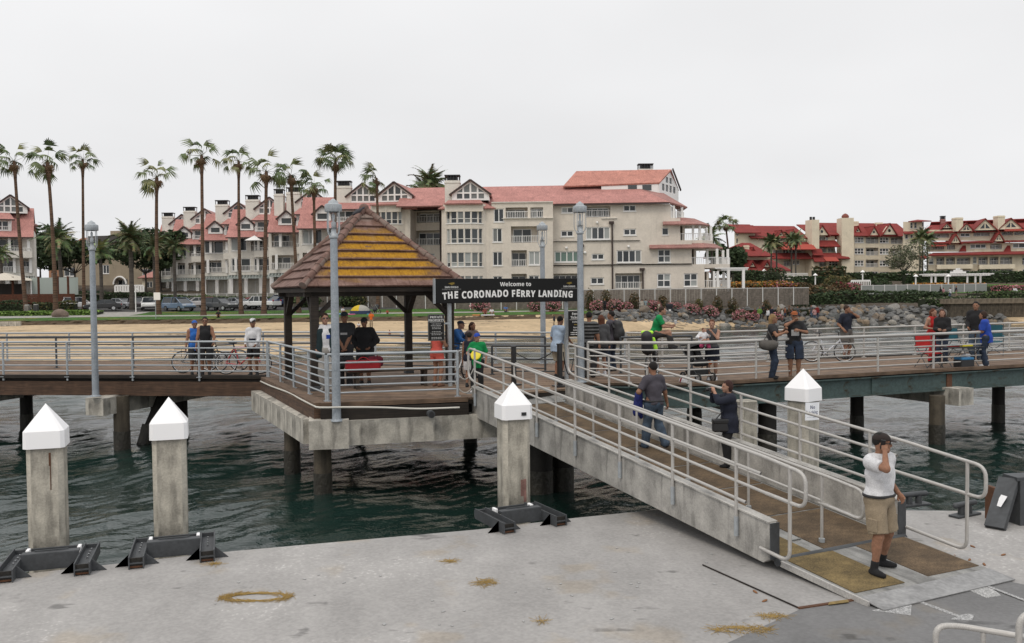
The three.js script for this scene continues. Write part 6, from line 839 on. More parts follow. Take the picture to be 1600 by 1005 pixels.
// fan palm: tall ringed trunk, folded fans on long stalks
const barkM = std({ color: lin(0.19, 0.115, 0.075), map: tex(256, (u, v) => 0.72 + 0.35 * (fbm(u * 6, v * 40, 6, 3, 801, 40) - 0.5) + ((v * 40) % 1 < 0.25 ? -0.12 : 0.06), 2), roughness: 0.95 }), barkGrey = std({ color: lin(0.15, 0.13, 0.11), map: barkM.map, roughness: 0.95 });
function strips(list) { const p = [], c = []; for (const [a, b, d, col] of list) { p.push(a.x, a.y, a.z, b.x, b.y, b.z, d.x, d.y, d.z); for (let k = 0; k < 3; k++) c.push(...col); } const g = new THREE.BufferGeometry(); g.setAttribute('position', new THREE.Float32BufferAttribute(p, 3)); g.setAttribute('color', new THREE.Float32BufferAttribute(c, 3)); g.computeVertexNormals(); g.setAttribute('uv', new THREE.Float32BufferAttribute(new Float32Array(p.length / 3 * 2), 2)); return g; }
function fanLeaf(R, stalk, rad, tone, wind) {   // built along +x from the origin, then bent down
  const T = [], nseg = 13, span = 2.5 + R() * 0.9; for (let i = 0; i < nseg; i++) { const a = (i / (nseg - 1) - 0.5) * span, L = rad * (0.82 + 0.3 * R()) * (1 - 0.16 * Math.abs(a)), ca = Math.cos(a), sa = Math.sin(a), w = rad * 0.07, P = (r, off) => V(stalk + ca * r - sa * off, -0.28 * (r / rad) * (r / rad) * rad * (0.6 + Math.abs(sa) * 0.9), sa * r + ca * off), k = 0.8 + R() * 0.45, col = tone.map((q) => q * k), d = (0.5 + R() * 0.7) * 0.62 * rad; const tip = P(L, 0); tip.y -= d; const m1 = P(L * 0.6, -w), m2 = P(L * 0.6, w), o = V(stalk, 0, 0); T.push([o, m1, m2, col], [m1, tip, m2, col.map((q) => q * 1.05)]); }
  const s = 0.03; T.push([V(0, 0.02, -s), V(0, 0.02, s), V(stalk, 0.0, 0), [0.10, 0.10, 0.035]], [V(0, -0.03, 0), V(0, 0.03, 0), V(stalk, 0.0, 0), [0.10, 0.10, 0.035]]); return T;
}
function crownOf(n, leaf, seed, wind = 0.5, lo = -0.75, hi = 1.35) {
  const R = rng(seed), all = [], q = new THREE.Quaternion(), m = new THREE.Matrix4(), tones = [[0.10, 0.135, 0.055], [0.13, 0.16, 0.075], [0.08, 0.115, 0.05], [0.19, 0.195, 0.09]];
  for (let i = 0; i < n; i++) { let az = i * 2.4 + R() * 0.8, el = lerp(hi, lo, Math.pow((i + 0.5) / n, 0.85)) + (R() - 0.5) * 0.35; const x = Math.cos(az); if (x > 0.2 && R() < wind * 0.45) az = Math.PI - az; el -= wind * 0.28 * (1 - Math.cos(az)) * 0.5 - 0.1; const T = leaf(R, tones[(R() * 4) | 0]); q.setFromEuler(new THREE.Euler(0, -az, el, 'YZX')); const tw = new THREE.Quaternion().setFromAxisAngle(V(1, 0, 0), (R() - 0.5) * 1.3); for (const t of T) all.push([...t.slice(0, 3).map((v) => { const p = v.clone().applyQuaternion(tw); p.applyQuaternion(q); return p; }), t[3]]); }
  return strips(all);
}
function trunkGeo(top, r0, r1, bulge, seed) { const P = [], R = rng(seed), bx = (R() - 0.5) * 0.8; for (let i = 0; i <= 16; i++) { const k = i / 16; P.push(V(top.x * k + Math.sin(k * 3.1) * bx * 0.4, top.y * k, top.z * k)); } return polyTube(P, (k) => (lerp(r0, r1, Math.pow(k, 0.6)) + 0.12 * Math.exp(-k * 22)) * (1 + bulge * Math.exp(-Math.pow((k - 0.955) / 0.028, 2))), 9); }
function fanPalm(base, top, seed, label, o = {}) {
  const t = thing('fan_palm', label, 'palm tree', base, 0, o.group ?? 'tall fan palms along the beach path'), k = o.k ?? 1, d = top.clone().sub(base);
  part('trunk', trunkGeo(d, 0.25 * k, 0.15 * k, o.bulge ?? 0.8, seed), barkM, t);
  const c = crownOf(o.n ?? 21, (R, tone) => fanLeaf(R, (1.0 + R() * 0.7) * k, (0.85 + R() * 0.4) * k, tone), seed, o.wind ?? 0.6, o.lo ?? -0.55); c.translate(d.x, d.y, d.z); part('crown', c, leafM, t); const sk = crownOf(9, (R) => fanLeaf(R, 0.3 * k, 0.75 * k, [0.12, 0.075, 0.04]), seed + 50, 0, -1.35, -0.9); sk.translate(d.x, d.y - 0.2, d.z); part('dry_skirt', sk, leafM, t); return t;
}
function featherLeaf(R, L, tone, droop) { const T = [], n = 22, P = (k) => V(L * k * (1 - 0.12 * k), L * (0.16 * k - droop * k * k), 0); for (let i = 1; i <= n; i++) { const k = i / n, p = P(k), l = L * 0.26 * Math.sin(Math.min(1, k * 1.15 + 0.12) * 2.9) + 0.1, c = tone.map((q) => q * (0.75 + R() * 0.55)); for (const s of [-1, 1]) { const tip = V(p.x + l * 0.45, p.y - l * (0.35 + R() * 0.45), s * l * (0.75 + R() * 0.2)), a = P(Math.max(0, k - 0.035)), b = P(Math.min(1, k + 0.035)); T.push([a, tip, b, c]); } } for (let i = 0; i < 6; i++) { const a = P(i / 6), b = P((i + 1) / 6); T.push([a.clone().add(V(0, 0, -0.03)), a.clone().add(V(0, 0, 0.03)), b, [0.10, 0.10, 0.04]]); } return T; }
function featherPalm(base, h, L, n, seed, label, o = {}) {
  const t = thing('feather_palm', label, 'palm tree', base, 0, 'bushy feather palms'), d = V(o.lean ?? 0, h, 0); part('trunk', trunkGeo(d, o.r ?? 0.3, (o.r ?? 0.3) * 0.8, 0.35, seed), barkGrey, t);
  const tn = o.tone ?? 1, c = crownOf(n, (R, tone) => featherLeaf(R, L * (0.8 + R() * 0.35), tone.map((q) => q * tn), 0.42 + R() * 0.3), seed, 0.1, -0.75, 1.4); c.translate(d.x, d.y, 0); part('crown', c, leafM, t); return t;
}
{
  const rows = [[22, 252, 41, 486, 114, 'leftmost tall fan palm, its crown cut by the frame edge'], [74, 253, 87, 484, 114, 'second tall fan palm from the left with a thick brown skirt'], [129, 250, 131, 480, 118, 'third tall fan palm from the left, left of the lamp post'], [245, 277, 248, 493, 112, 'tall fan palm beside the blue minivan'], [315, 243, 318, 496, 109, 'tallest fan palm in front of dark grey car'], [373, 252, 377, 493, 111, 'tall fan palm left of the white pickup'], [416, 268, 412, 493, 111, 'tall fan palm in front of the white pickup'], [454, 274, 467, 490, 113, 'tall fan palm at the left eave of gazebo'], [490, 290, 494, 489, 114, 'shorter fan palm just left of the gazebo lamp post'], [524, 252, 523, 482, 122, 'upright full-crowned fan palm behind the gazebo roof'], [588, 278, 590, 484, 119, 'fan palm rising right behind the gazebo peak']];
  rows.forEach(([tx, ty, bx, by, D, l], i) => { const b = G(bx, by, 2.3), D2 = -b.z; const bb = Dp(bx, by, D); bb.y = groundY(bb.x, bb.z) - 0.1; fanPalm(bb, Dp(tx, ty, D), 100 + i * 7, l, { k: i === 9 ? 1.22 : 1.12 + 0.14 * Math.sin(i * 2.3), n: i === 9 ? 30 : 11 + (i * 5) % 6, wind: i === 9 ? 0.1 : 0.9, lo: i === 9 ? -0.3 : -0.5 - 0.25 * ((i * 3) % 4) / 3, bulge: i === 1 || i === 8 ? 1.3 : 0.7 }); });
  const bp = (px, D) => { const p = Dp(px, 470, D); p.y = groundY(p.x, p.z) - 0.1; return p; }, ht = (px, py, D, b) => Dp(px, py, D).y - b.y;
  for (const [px, py, D, L, n, r, l, lean, tone] of [[98, 372, 140, 3.6, 26, 0.34, 'spreading feather palm between the left fan palms', -0.6, 1.0], [158, 395, 138, 3.0, 20, 0.3, 'yellowish feather palm behind the left lamp post', 0, 1.5], [206, 372, 121, 3.1, 40, 0.34, 'dense dark feather palm above the parked black car', 0, 0.75], [274, 385, 128, 1.9, 34, 0.26, 'small round feather palm right of the blue minivan', 0, 0.8], [242, 384, 150, 3.0, 26, 0.3, 'feather palm half hidden behind a fan palm trunk', 0, 0.85], [4, 395, 128, 2.2, 18, 0.26, 'feather palm at the left frame edge', 0, 1.2]]) { const b = bp(px, D); featherPalm(b, ht(px, py, D, b), L, n, (px * 3) | 0, l, { r, lean, tone }); }
  for (const [px, py, D, L, n, l] of [[676, 286, 150, 4.0, 30, 'feather palm behind the main building roof left of chimney'], [664, 296, 152, 3.0, 22, 'smaller feather palm behind the main building roof'], [1112, 372, 150, 3.0, 24, 'feather palm right of the main building'], [1206, 378, 190, 2.8, 26, 'left slim palm before the red-roofed building'], [1213, 380, 191, 2.5, 22, 'second slim palm before the red-roofed building'], [1236, 374, 190, 2.8, 26, 'third slim palm before the red-roofed building'], [1244, 376, 189, 2.7, 24, 'fourth slim palm before the red-roofed building'], [1436, 372, 195, 2.6, 22, 'left slim palm beside the red-roofed turret'], [1449, 374, 194, 2.6, 22, 'right slim palm beside the red-roofed turret'], [1442, 366, 200, 2.4, 20, 'middle slim palm beside the red-roofed turret']]) { const b = bp(px, D); featherPalm(b, ht(px, py, D, b), L, n, (px * 5) | 0, l, { r: 0.2 }); }
  { const b = bp(1143, 205); fanPalm(b, Dp(1134, 352, 205), 331, 'lone fan palm between main and red-roofed buildings', { n: 26, k: 1.2, group: 'palms behind', wind: 0.2 }); }
}
function tree(p, h, rx, ry, tones, n, size, label, o = {}) {   // tapered trunk, limbs, clumps of leaves
  const t = thing('tree', label, 'tree', p, 0, 'broadleaf trees'), s = (p.x * 3 + 7) | 0, R = rng(s), limbs = [], cl = []; part('trunk', trunkGeo(V(0, h * 0.45, 0), o.r ?? 0.25, (o.r ?? 0.25) * 0.6, 0, s), barkGrey, t);
  for (let i = 0; i < 9; i++) { const a = i * 2.4 + R(), q = 0.35 + R() * 0.5, e = V(Math.cos(a) * rx * q, h * 0.5 + ry * (0.1 + R() * 0.9), Math.sin(a) * rx * q); limbs.push(bar(V(0, h * 0.4, 0), e, 0.1, 5, 0.03)); cl.push([e, 0.35 + R() * 0.3]); } part('limb', limbs, barkGrey, t);
  const per = n / cl.length | 0, gs = cl.map(([e, k], i) => { const f = blobAt(rx * k, ry * k * 0.8, rx * k, i + s); const g = leafCloud(per, f, size, tones, s + i); g.translate(e.x, e.y - ry * k * 0.5, e.z); return g; }); part('crown', gs, leafM, t); return t;
}
{
  const bp = (px, D) => { const p = Dp(px, 470, D); p.y = groundY(p.x, p.z) - 0.1; return p; };
  tree(bp(1412, 185), 7.6, 4.6, 3.6, [[0.10, 0.11, 0.06], [0.14, 0.14, 0.09], [0.07, 0.085, 0.045], [0.2, 0.18, 0.14]], 2600, 0.22, 'grey-green open-crowned tree in front of red-roofed turret');
  for (const [px, D, h, r, l] of [[64, 185, 11, 6, 'dark round tree behind the left patio'], [118, 180, 9, 7, 'broad dark tree below the spreading palm'], [228, 175, 9, 5, 'dark tree right of the arched entrance'], [252, 178, 11, 4.5, 'tall dark tree at the end of the main building'], [1140, 160, 8, 3, 'leafy tree just right of the main building corner']]) tree(bp(px, D), h, r, h * 0.42, DARKG, 2600, 0.5, l);
  // hedges and shrubs, left to right
  const at = (px, py, D) => { const p = Dp(px, py, D); return p; }, gy = (px, D, dy = 0) => { const p = Dp(px, 470, D); p.y = groundY(p.x, p.z) + dy; return p; };
  hedge(gy(-10, 116.5), gy(42, 116.5), 2, 1.4, DARKG, 120, 0.16, 'dark clipped hedge below the restaurant deck, left piece'); hedge(gy(52, 116), gy(119, 117), 2, 1.4, [...DARKG, ...OLIVE], 120, 0.16, 'dark clipped hedge below the restaurant deck, right piece'); hedge(gy(0, 111.5), gy(156, 113), 3.4, 0.5, BRIGHT, 160, 0.18, 'bright green ground cover bed at the left', 'ground_cover');
  hedge(gy(88, 146), gy(250, 142), 2, 1.5, DARKG, 60, 0.25, 'long dark hedge behind the parked cars at left'); hedge(gy(250, 142), gy(505, 138), 2, 1.2, GREEN, 60, 0.25, 'long green hedge behind the parked cars at right'); 
  for (const [px, w, h, tn, l] of [[545, 3, 1.5, GREEN, 'low green shrub left of the tent'], [566, 3.6, 1.9, OLIVE, 'round olive shrub behind the tent'], [596, 4, 1.6, DARKG, 'dark shrub right of the tent'], [628, 4, 1.5, GREEN, 'green shrub behind right gazebo post'], [664, 4, 1.6, DARKG, 'dark shrub left of the welcome sign'], [694, 3.4, 1.4, PINK, 'reddish shrub at the left end of welcome sign'], [480, 3, 1.4, GREEN, 'green shrub behind the left gazebo posts']]) shrub(gy(px, 124), w / 2 + 0.4, h + 0.4, 1.2, tn, 700, 0.17, l);
  for (const [px, l] of [[922, 'brown conifer column beside the lamp post'], [947, 'second brown conifer column along the fence'], [991, 'third brown conifer column along the fence'], [1035, 'fourth brown conifer column, behind the pale-shirted walker'], [1121, 'tall brown conifer column near the fence middle'], [1146, 'short brown conifer column right of the tall one'], [1198, 'brown conifer column behind the crowd']]) shrub(gy(px, 115.2, -0.1), 0.62, 2.1 + ((px * 7) % 5) * 0.18, 0.62, BROWNS, 520, 0.12, l, 'conifer', 'columnar conifers along the fence'); shrub(gy(1092, 115.2, -0.1), 0.5, 1.7, 0.5, OLIVE, 420, 0.12, 'yellow-green shrub between pink bushes at the fence', 'shrub');
  for (const [px, w, l] of [[934, 1.4, 'pink flowering bush right of the lamp post'], [962, 1.6, 'wide pink flowering bush along the fence'], [978, 1.2, 'pink flowering bush left of the walking pair'], [1020, 1.5, 'pink flowering bush between walkers'], [1053, 1.2, 'pink flowering bush right of the trash can'], [1079, 1.5, 'pink flowering bush left of the yellow-green shrub'], [1109, 1.5, 'round pink flowering bush right of the yellow-green shrub'], [1158, 1.5, 'pink flowering bush left of the crowd'], [1176, 1.1, 'dark pink bush at the left of the crowd'], [1214, 1.1, 'pink bush within the crowd'], [750, 1.6, 'pink bush under the welcome sign, left'], [838, 1.4, 'pink bush under the welcome sign, middle'], [864, 1.4, 'pink bush under the welcome sign, right']]) shrub(gy(px, 113.4), w * 0.75, w * 1.0, 0.9, PINK, 620, 0.11, l, 'flowering_bush', 'pink flowering bushes', 'bush');
  hedge(gy(905, 115.8, -0.2), gy(1262, 115.6, -0.2), 1.4, 0.7, [...DARKG, ...BROWNS], 70, 0.14, 'low dark planting along the foot of the fence', 'planting');
  // right-hand slope
  hedge(gy(1232, 119.5, 0.2), gy(1330, 121, 0.9), 3.4, 1.5, DARKG, 110, 0.2, 'dark green rounded hedge above the boulders, left part'); hedge(gy(1325, 121, 0.8), gy(1475, 120.5, 0.5), 3.6, 1.5, DARKG, 110, 0.2, 'dark green rounded hedge above the boulders, middle part'); hedge(gy(1440, 117.5, 0.1), gy(1526, 118, 0.4), 2.4, 1.2, [...GREEN, [0.2, 0.19, 0.15]], 110, 0.17, 'speckled green hedge spilling over the boulders'); hedge(gy(1520, 121, 0.6), gy(1720, 122, 0.8), 3.6, 1.3, GREEN, 80, 0.2, 'green hedge above the right seawall');
  for (const [px, py, D, w, h, tn, l] of [[1285, 462, 127, 5, 2.4, BROWNS, 'brown-red shrub mass at the end of the fence'], [1312, 456, 132, 3.4, 2.2, [[0.3, 0.03, 0.06], ...BROWNS], 'magenta flowering shrub above the hedge'], [1330, 455, 134, 3, 1.8, PINK, 'pale pink shrub beside the white panels'], [1306, 446, 150, 4, 2.4, OLIVE, 'yellow-olive shrub left of the white pergola fence'], [1322, 446, 150, 3.2, 2.4, OLIVE, 'yellow-green shrub beside the white pergola fence'], [1374, 448, 150, 3.6, 1.9, DARKG, 'dark dome shrub right of the white pergola fence'], [1208, 438, 160, 5, 3.4, DARKG, 'dark shrub below the slim palms'], [1250, 450, 140, 4, 1.3, BROWNS, 'low brown shrub behind fence'], [1176, 447, 138, 9, 1.1, ORANGE, 'orange flower bed behind the fence, left'], [1215, 446, 138, 6, 1.1, [...ORANGE, ...PINK], 'mixed flower bed behind the fence']]) { const p = Dp(px, py, D); p.y -= h * 0.35; shrub(p, w / 2, h, 1.6, tn, 900, 0.2, l); }
  hedge(Dp(1228, 446, 165), Dp(1320, 445, 165), 2, 1.5, DARKG, 50, 0.3, 'far clipped hedge before the red-roofed building, left'); hedge(Dp(1270, 440, 178), Dp(1320, 439, 178), 2, 2.8, [...DARKG, ...BROWNS], 80, 0.3, 'tall dark hedge below the round-capped chimney'); hedge(Dp(1322, 440, 180), Dp(1412, 439, 182), 2, 1.7, DARKG, 60, 0.3, 'far clipped hedge below the middle balconies'); hedge(Dp(1412, 443, 180), Dp(1700, 441, 180), 2, 2.3, DARKG, 60, 0.3, 'far clipped hedge in front of rightmost building'); hedge(Dp(1428, 450, 150), Dp(1535, 449, 150), 3, 0.7, ORANGE, 90, 0.2, 'orange flower bed in front of the white pergola', 'flower_bed'); hedge(Dp(1545, 455, 140), Dp(1700, 454, 140), 1.6, 0.8, PINK, 90, 0.18, 'pink flower bed above the right hedge', 'flower_bed');
  hedge(Dp(1145, 440, 150), Dp(1190, 440, 150), 2, 1.7, DARKG, 70, 0.25, 'dark hedge right of the corner pergola');
}
// fence along the promenade: boarded panels between posts
{
  const run = (x0, x1, D0, D1, y0, y1, n, label, m, pm, base) => { const a = Dp(x0, 470, D0), b = Dp(x1, 470, D1), t = thing('fence', label, 'fence', [a.x, 0, a.z]); for (let i = 0; i < n; i++) { const P = a.clone().lerp(b, i / n), Q = a.clone().lerp(b, (i + 1) / n), yb = lerp(y0[0], y0[1], i / n), yt = lerp(y1[0], y1[1], i / n), o = a, gs = []; const L = P.distanceTo(Q), k = Math.round(L / 0.17); if (m.isGlass) gs.push(beam(P.clone().sub(o).setY((yb + yt) / 2), Q.clone().sub(o).setY((yb + yt) / 2), 0.03, yt - yb)); else for (let j = 0; j < k; j++) { const c = P.clone().lerp(Q, (j + 0.5) / k).sub(o); gs.push(box(L / k * 0.86, yt - yb, 0.04, c.x, (yb + yt) / 2, c.z + (j % 2) * 0.03, Math.atan2(-(Q.z - P.z), Q.x - P.x))); } part('panel', gs, m, t); part('post', box(0.12, yt - yb + 0.15, 0.12, P.x - o.x, (yb + yt) / 2 + 0.05, P.z - o.z), pm, t); part('top_rail', beam(P.clone().sub(o).setY(yt + 0.04), Q.clone().sub(o).setY(yt + 0.04), 0.1, 0.08), pm, t); } return t; };
  const grey = std({ color: lin(0.30, 0.29, 0.275), map: woodTex, roughness: 0.9 }), pale = std({ color: lin(0.55, 0.55, 0.53), roughness: 0.7 });
  run(735, 1264, 117.4, 117.2, [2.2, 2.6], [4.75, 4.75], 22, 'grey weathered board fence with pale posts behind pink bushes', grey, pale); run(430, 735, 129, 117.4, [2.4, 2.2], [4.5, 4.7], 14, 'grey weathered board fence behind the gazebo', grey, pale);
  const gl = std({ color: lin(0.22, 0.235, 0.22), roughness: 0.12 }); gl.isGlass = true; run(1346, 1542, 132, 134, [3.7, 4.0], [5.0, 5.1], 11, 'glass panel fence with pale posts above the right hedge', gl, pale); const gl2 = std({ color: lin(0.25, 0.25, 0.22), roughness: 0.2 }); gl2.isGlass = true; run(82, 450, 152, 145, [3.6, 3.4], [4.75, 4.75], 24, 'long greenish glass screen fence behind parked cars', gl2, pale);
  const t = thing('white_fence', 'white slatted fence panels near the flower beds', 'fence', [0, 0, 0]), wf = (x0, x1, yt, yb, D, n) => { const a = Dp(x0, yb, D), b = Dp(x1, yb, D), h = Dp(x0, yt, D).y - a.y; for (let i = 0; i <= n; i++) { const p = a.clone().lerp(b, i / n); part('slat', box(0.13, h, 0.1, p.x, p.y + h / 2, p.z), trim, t); } part('rail', beam(a.clone().setY(a.y + h), b.clone().setY(a.y + h), 0.12, 0.3), trim, t); }; wf(1330, 1360, 439, 448.5, 148, 9); const t0 = t; const t2 = thing('white_fence', 'white slatted fence in front of the arched entrance', 'fence', [0, 0, 0]); { const a = Dp(180, 456.5, 160), b = Dp(224, 456.5, 160), h = 1.15; for (let i = 0; i <= 11; i++) { const p = a.clone().lerp(b, i / 11); part('slat', box(0.34, h, 0.1, p.x, p.y + h / 2, p.z), trim, t2); } part('rail', [beam(a.clone().setY(a.y + h), b.clone().setY(a.y + h), 0.12, 0.25), beam(a.clone().setY(a.y + 0.1), b.clone().setY(a.y + 0.1), 0.12, 0.2)], trim, t2); }
  // garden lattice fence below the red-roofed building
  const t3 = thing('white_fence', 'long pale railing below the red-roofed pavilion', 'fence', [0, 0, 0]); { const a = Dp(1225, 439, 185), b = Dp(1262, 438, 185); for (let i = 0; i <= 22; i++) { const p = a.clone().lerp(b, i / 22); part('slat', box(0.1, 1.5, 0.06, p.x, p.y + 0.75, p.z), trim, t3); } part('rail', beam(a.clone().setY(a.y + 1.5), b.clone().setY(a.y + 1.5), 0.1, 0.12), trim, t3); }
}
// seawall at the right, then the boulders
{
  const a = Dp(1480, 486, 113.5), b = Dp(1760, 486, 116), t = thing('seawall', 'stained brown concrete seawall at the right shore', 'wall', [a.x, 0, a.z]), q = b.clone().sub(a).setY(0), wm = std({ color: lin(0.13, 0.11, 0.085), map: stainTex, roughness: 0.95, bumpMap: mottleB, bumpScale: 0.04 }), n = 6;
  for (let i = 0; i < n; i++) { const u = q.clone().multiplyScalar(i / n), v = q.clone().multiplyScalar((i + 1) / n - 0.002); part('wall_bay', beam(u.clone().setY(0.8), v.clone().setY(0.8), 1.6, 3.6), wm, t); } part('capping', beam(V(-0.4, 2.85, 0.1), q.clone().setY(2.85), 2.0, 0.62), std({ color: lin(0.24, 0.20, 0.155), map: stainTex, roughness: 0.95 }), t);
  const rk = [], R = rng(99); for (let i = 0; i < 9; i++) { const g = new THREE.IcosahedronGeometry(1, 2), p = g.attributes.position, pl = []; for (let k = 0; k < 9; k++) { const d = V(R() - 0.5, R() - 0.5, R() - 0.5).normalize(); pl.push([d, 0.62 + R() * 0.25]); } for (let k = 0; k < p.count; k++) { const v = V(p.getX(k), p.getY(k), p.getZ(k)); for (const [d, h] of pl) { const o = v.dot(d); if (o > h) v.addScaledVector(d, h - o); } v.multiplyScalar(1 + 0.1 * (fbm(v.x * 2 + 9, v.y * 2 + v.z * 2 + 9, 4096, 2, i) - 0.5)); p.setXYZ(k, v.x, v.y, v.z); } g.computeVertexNormals(); rk.push(uvm(g)); }
  const rm = [[0.30, 0.295, 0.28], [0.22, 0.22, 0.215], [0.38, 0.36, 0.33], [0.38, 0.29, 0.2], [0.15, 0.155, 0.15], [0.44, 0.41, 0.36], [0.27, 0.22, 0.17]].map((c) => std({ color: lin(...c), map: mottle, roughness: 0.95, bumpMap: mottleB, bumpScale: 0.03 }));
  const bank = thing('boulder_bank', 'sloping bank of grey and tan boulders along the shore', 'boulders', [12, 0, -110]), rest = [], toe = (x) => lerp(lawnZ(x) + 3.2, shoreZ(x) + 1.6, smooth(16, 33, x)), topz = (x) => lawnZ(x) - 0.2;
  const P = [], idx = []; for (let i = 0; i <= 60; i++) { const x = lerp(9.5, 62, i / 60), zt = toe(x), zb = topz(x), yt = Math.min(groundY(x, zt), 0.9) - 0.3, yb = 2.1; for (let j = 0; j <= 4; j++) { const k = j / 4; P.push(x - 12, lerp(yt, yb, k) - 0.1, lerp(zt, zb, k) + 110); if (i && j) { const c = i * 5 + j, d = c - 5; idx.push(d - 1, c - 1, c, d - 1, c, d); } } } const bg = new THREE.BufferGeometry(); bg.setAttribute('position', new THREE.Float32BufferAttribute(P, 3)); bg.setIndex(idx); bg.computeVertexNormals(); part('rubble', uvm(bg), plain(0.05, 0.047, 0.04, 1), bank);
  let n2 = 0; const put = (x, k, s, main) => { const zt = toe(x), zb = topz(x), z = lerp(zt, zb, k), y = lerp(Math.min(groundY(x, zt), 0.9) - 0.3, 2.2, k), w = s * (0.8 + R() * 0.7), m = rm[(R() * 7) | 0], g0 = rk[(R() * 9) | 0]; if (main) { const o = part('boulder', g0, m, bank); o.position.set(x - 12, y, z + 110); o.scale.set(w, s * (0.6 + R() * 0.35), s * (0.7 + R() * 0.5)); o.rotation.set(R() * 0.6, R() * 6.28, R() * 0.6); } else { const g = g0.clone().scale(w, s * 0.7, s * 0.8).rotateY(R() * 6.28); g.translate(x - 12, y, z + 110); rest.push(g); } };
  for (let i = 0; i < 298; i++) put(lerp(9.5, 62, Math.pow(R(), 0.85)), R(), 0.3 + R() * R() * 0.55, true); for (let i = 0; i < 800; i++) put(lerp(9.5, 62, R()), R(), 0.2 + R() * 0.25, false); const st = part('small_rock', rest, rm[1], bank); st.userData.kind = 'stuff';
}

// ---------- people: one skin surface per body, clothes as fitted shells ----------
const sm = (a, b, k) => { const h = Math.max(k - Math.abs(a - b), 0) / k; return Math.min(a, b) - h * h * k * 0.25; };
const cap = (a, b, ra, rb, k = 0.035, sq) => ({ a, b, ra, rb, k, sq });          // tapered limb; sq flattens front to back
const ell = (c, r, k = 0.03, q) => ({ c, r, k, q });
function dist(o, x, y, z) {
  if (o.c) { let px = x - o.c.x, py = y - o.c.y, pz = z - o.c.z; if (o.q) { const v = V(px, py, pz).applyQuaternion(o.q); px = v.x; py = v.y; pz = v.z; } const l = Math.hypot(px / o.r.x, py / o.r.y, pz / o.r.z), g = Math.hypot(px / (o.r.x * o.r.x), py / (o.r.y * o.r.y), pz / (o.r.z * o.r.z)); return g < 1e-6 ? -Math.min(o.r.x, o.r.y, o.r.z) : l * (l - 1) / g; }
  const a = o.a, b = o.b, bx = b.x - a.x, by = b.y - a.y, bz = b.z - a.z, px = x - a.x, py = y - a.y, pz = z - a.z, t = clamp((px * bx + py * by + pz * bz) / (bx * bx + by * by + bz * bz + 1e-9)), dx = px - bx * t, dy = py - by * t, dz = pz - bz * t; return Math.hypot(dx, dy, dz) - lerp(o.ra, o.rb, t);
}
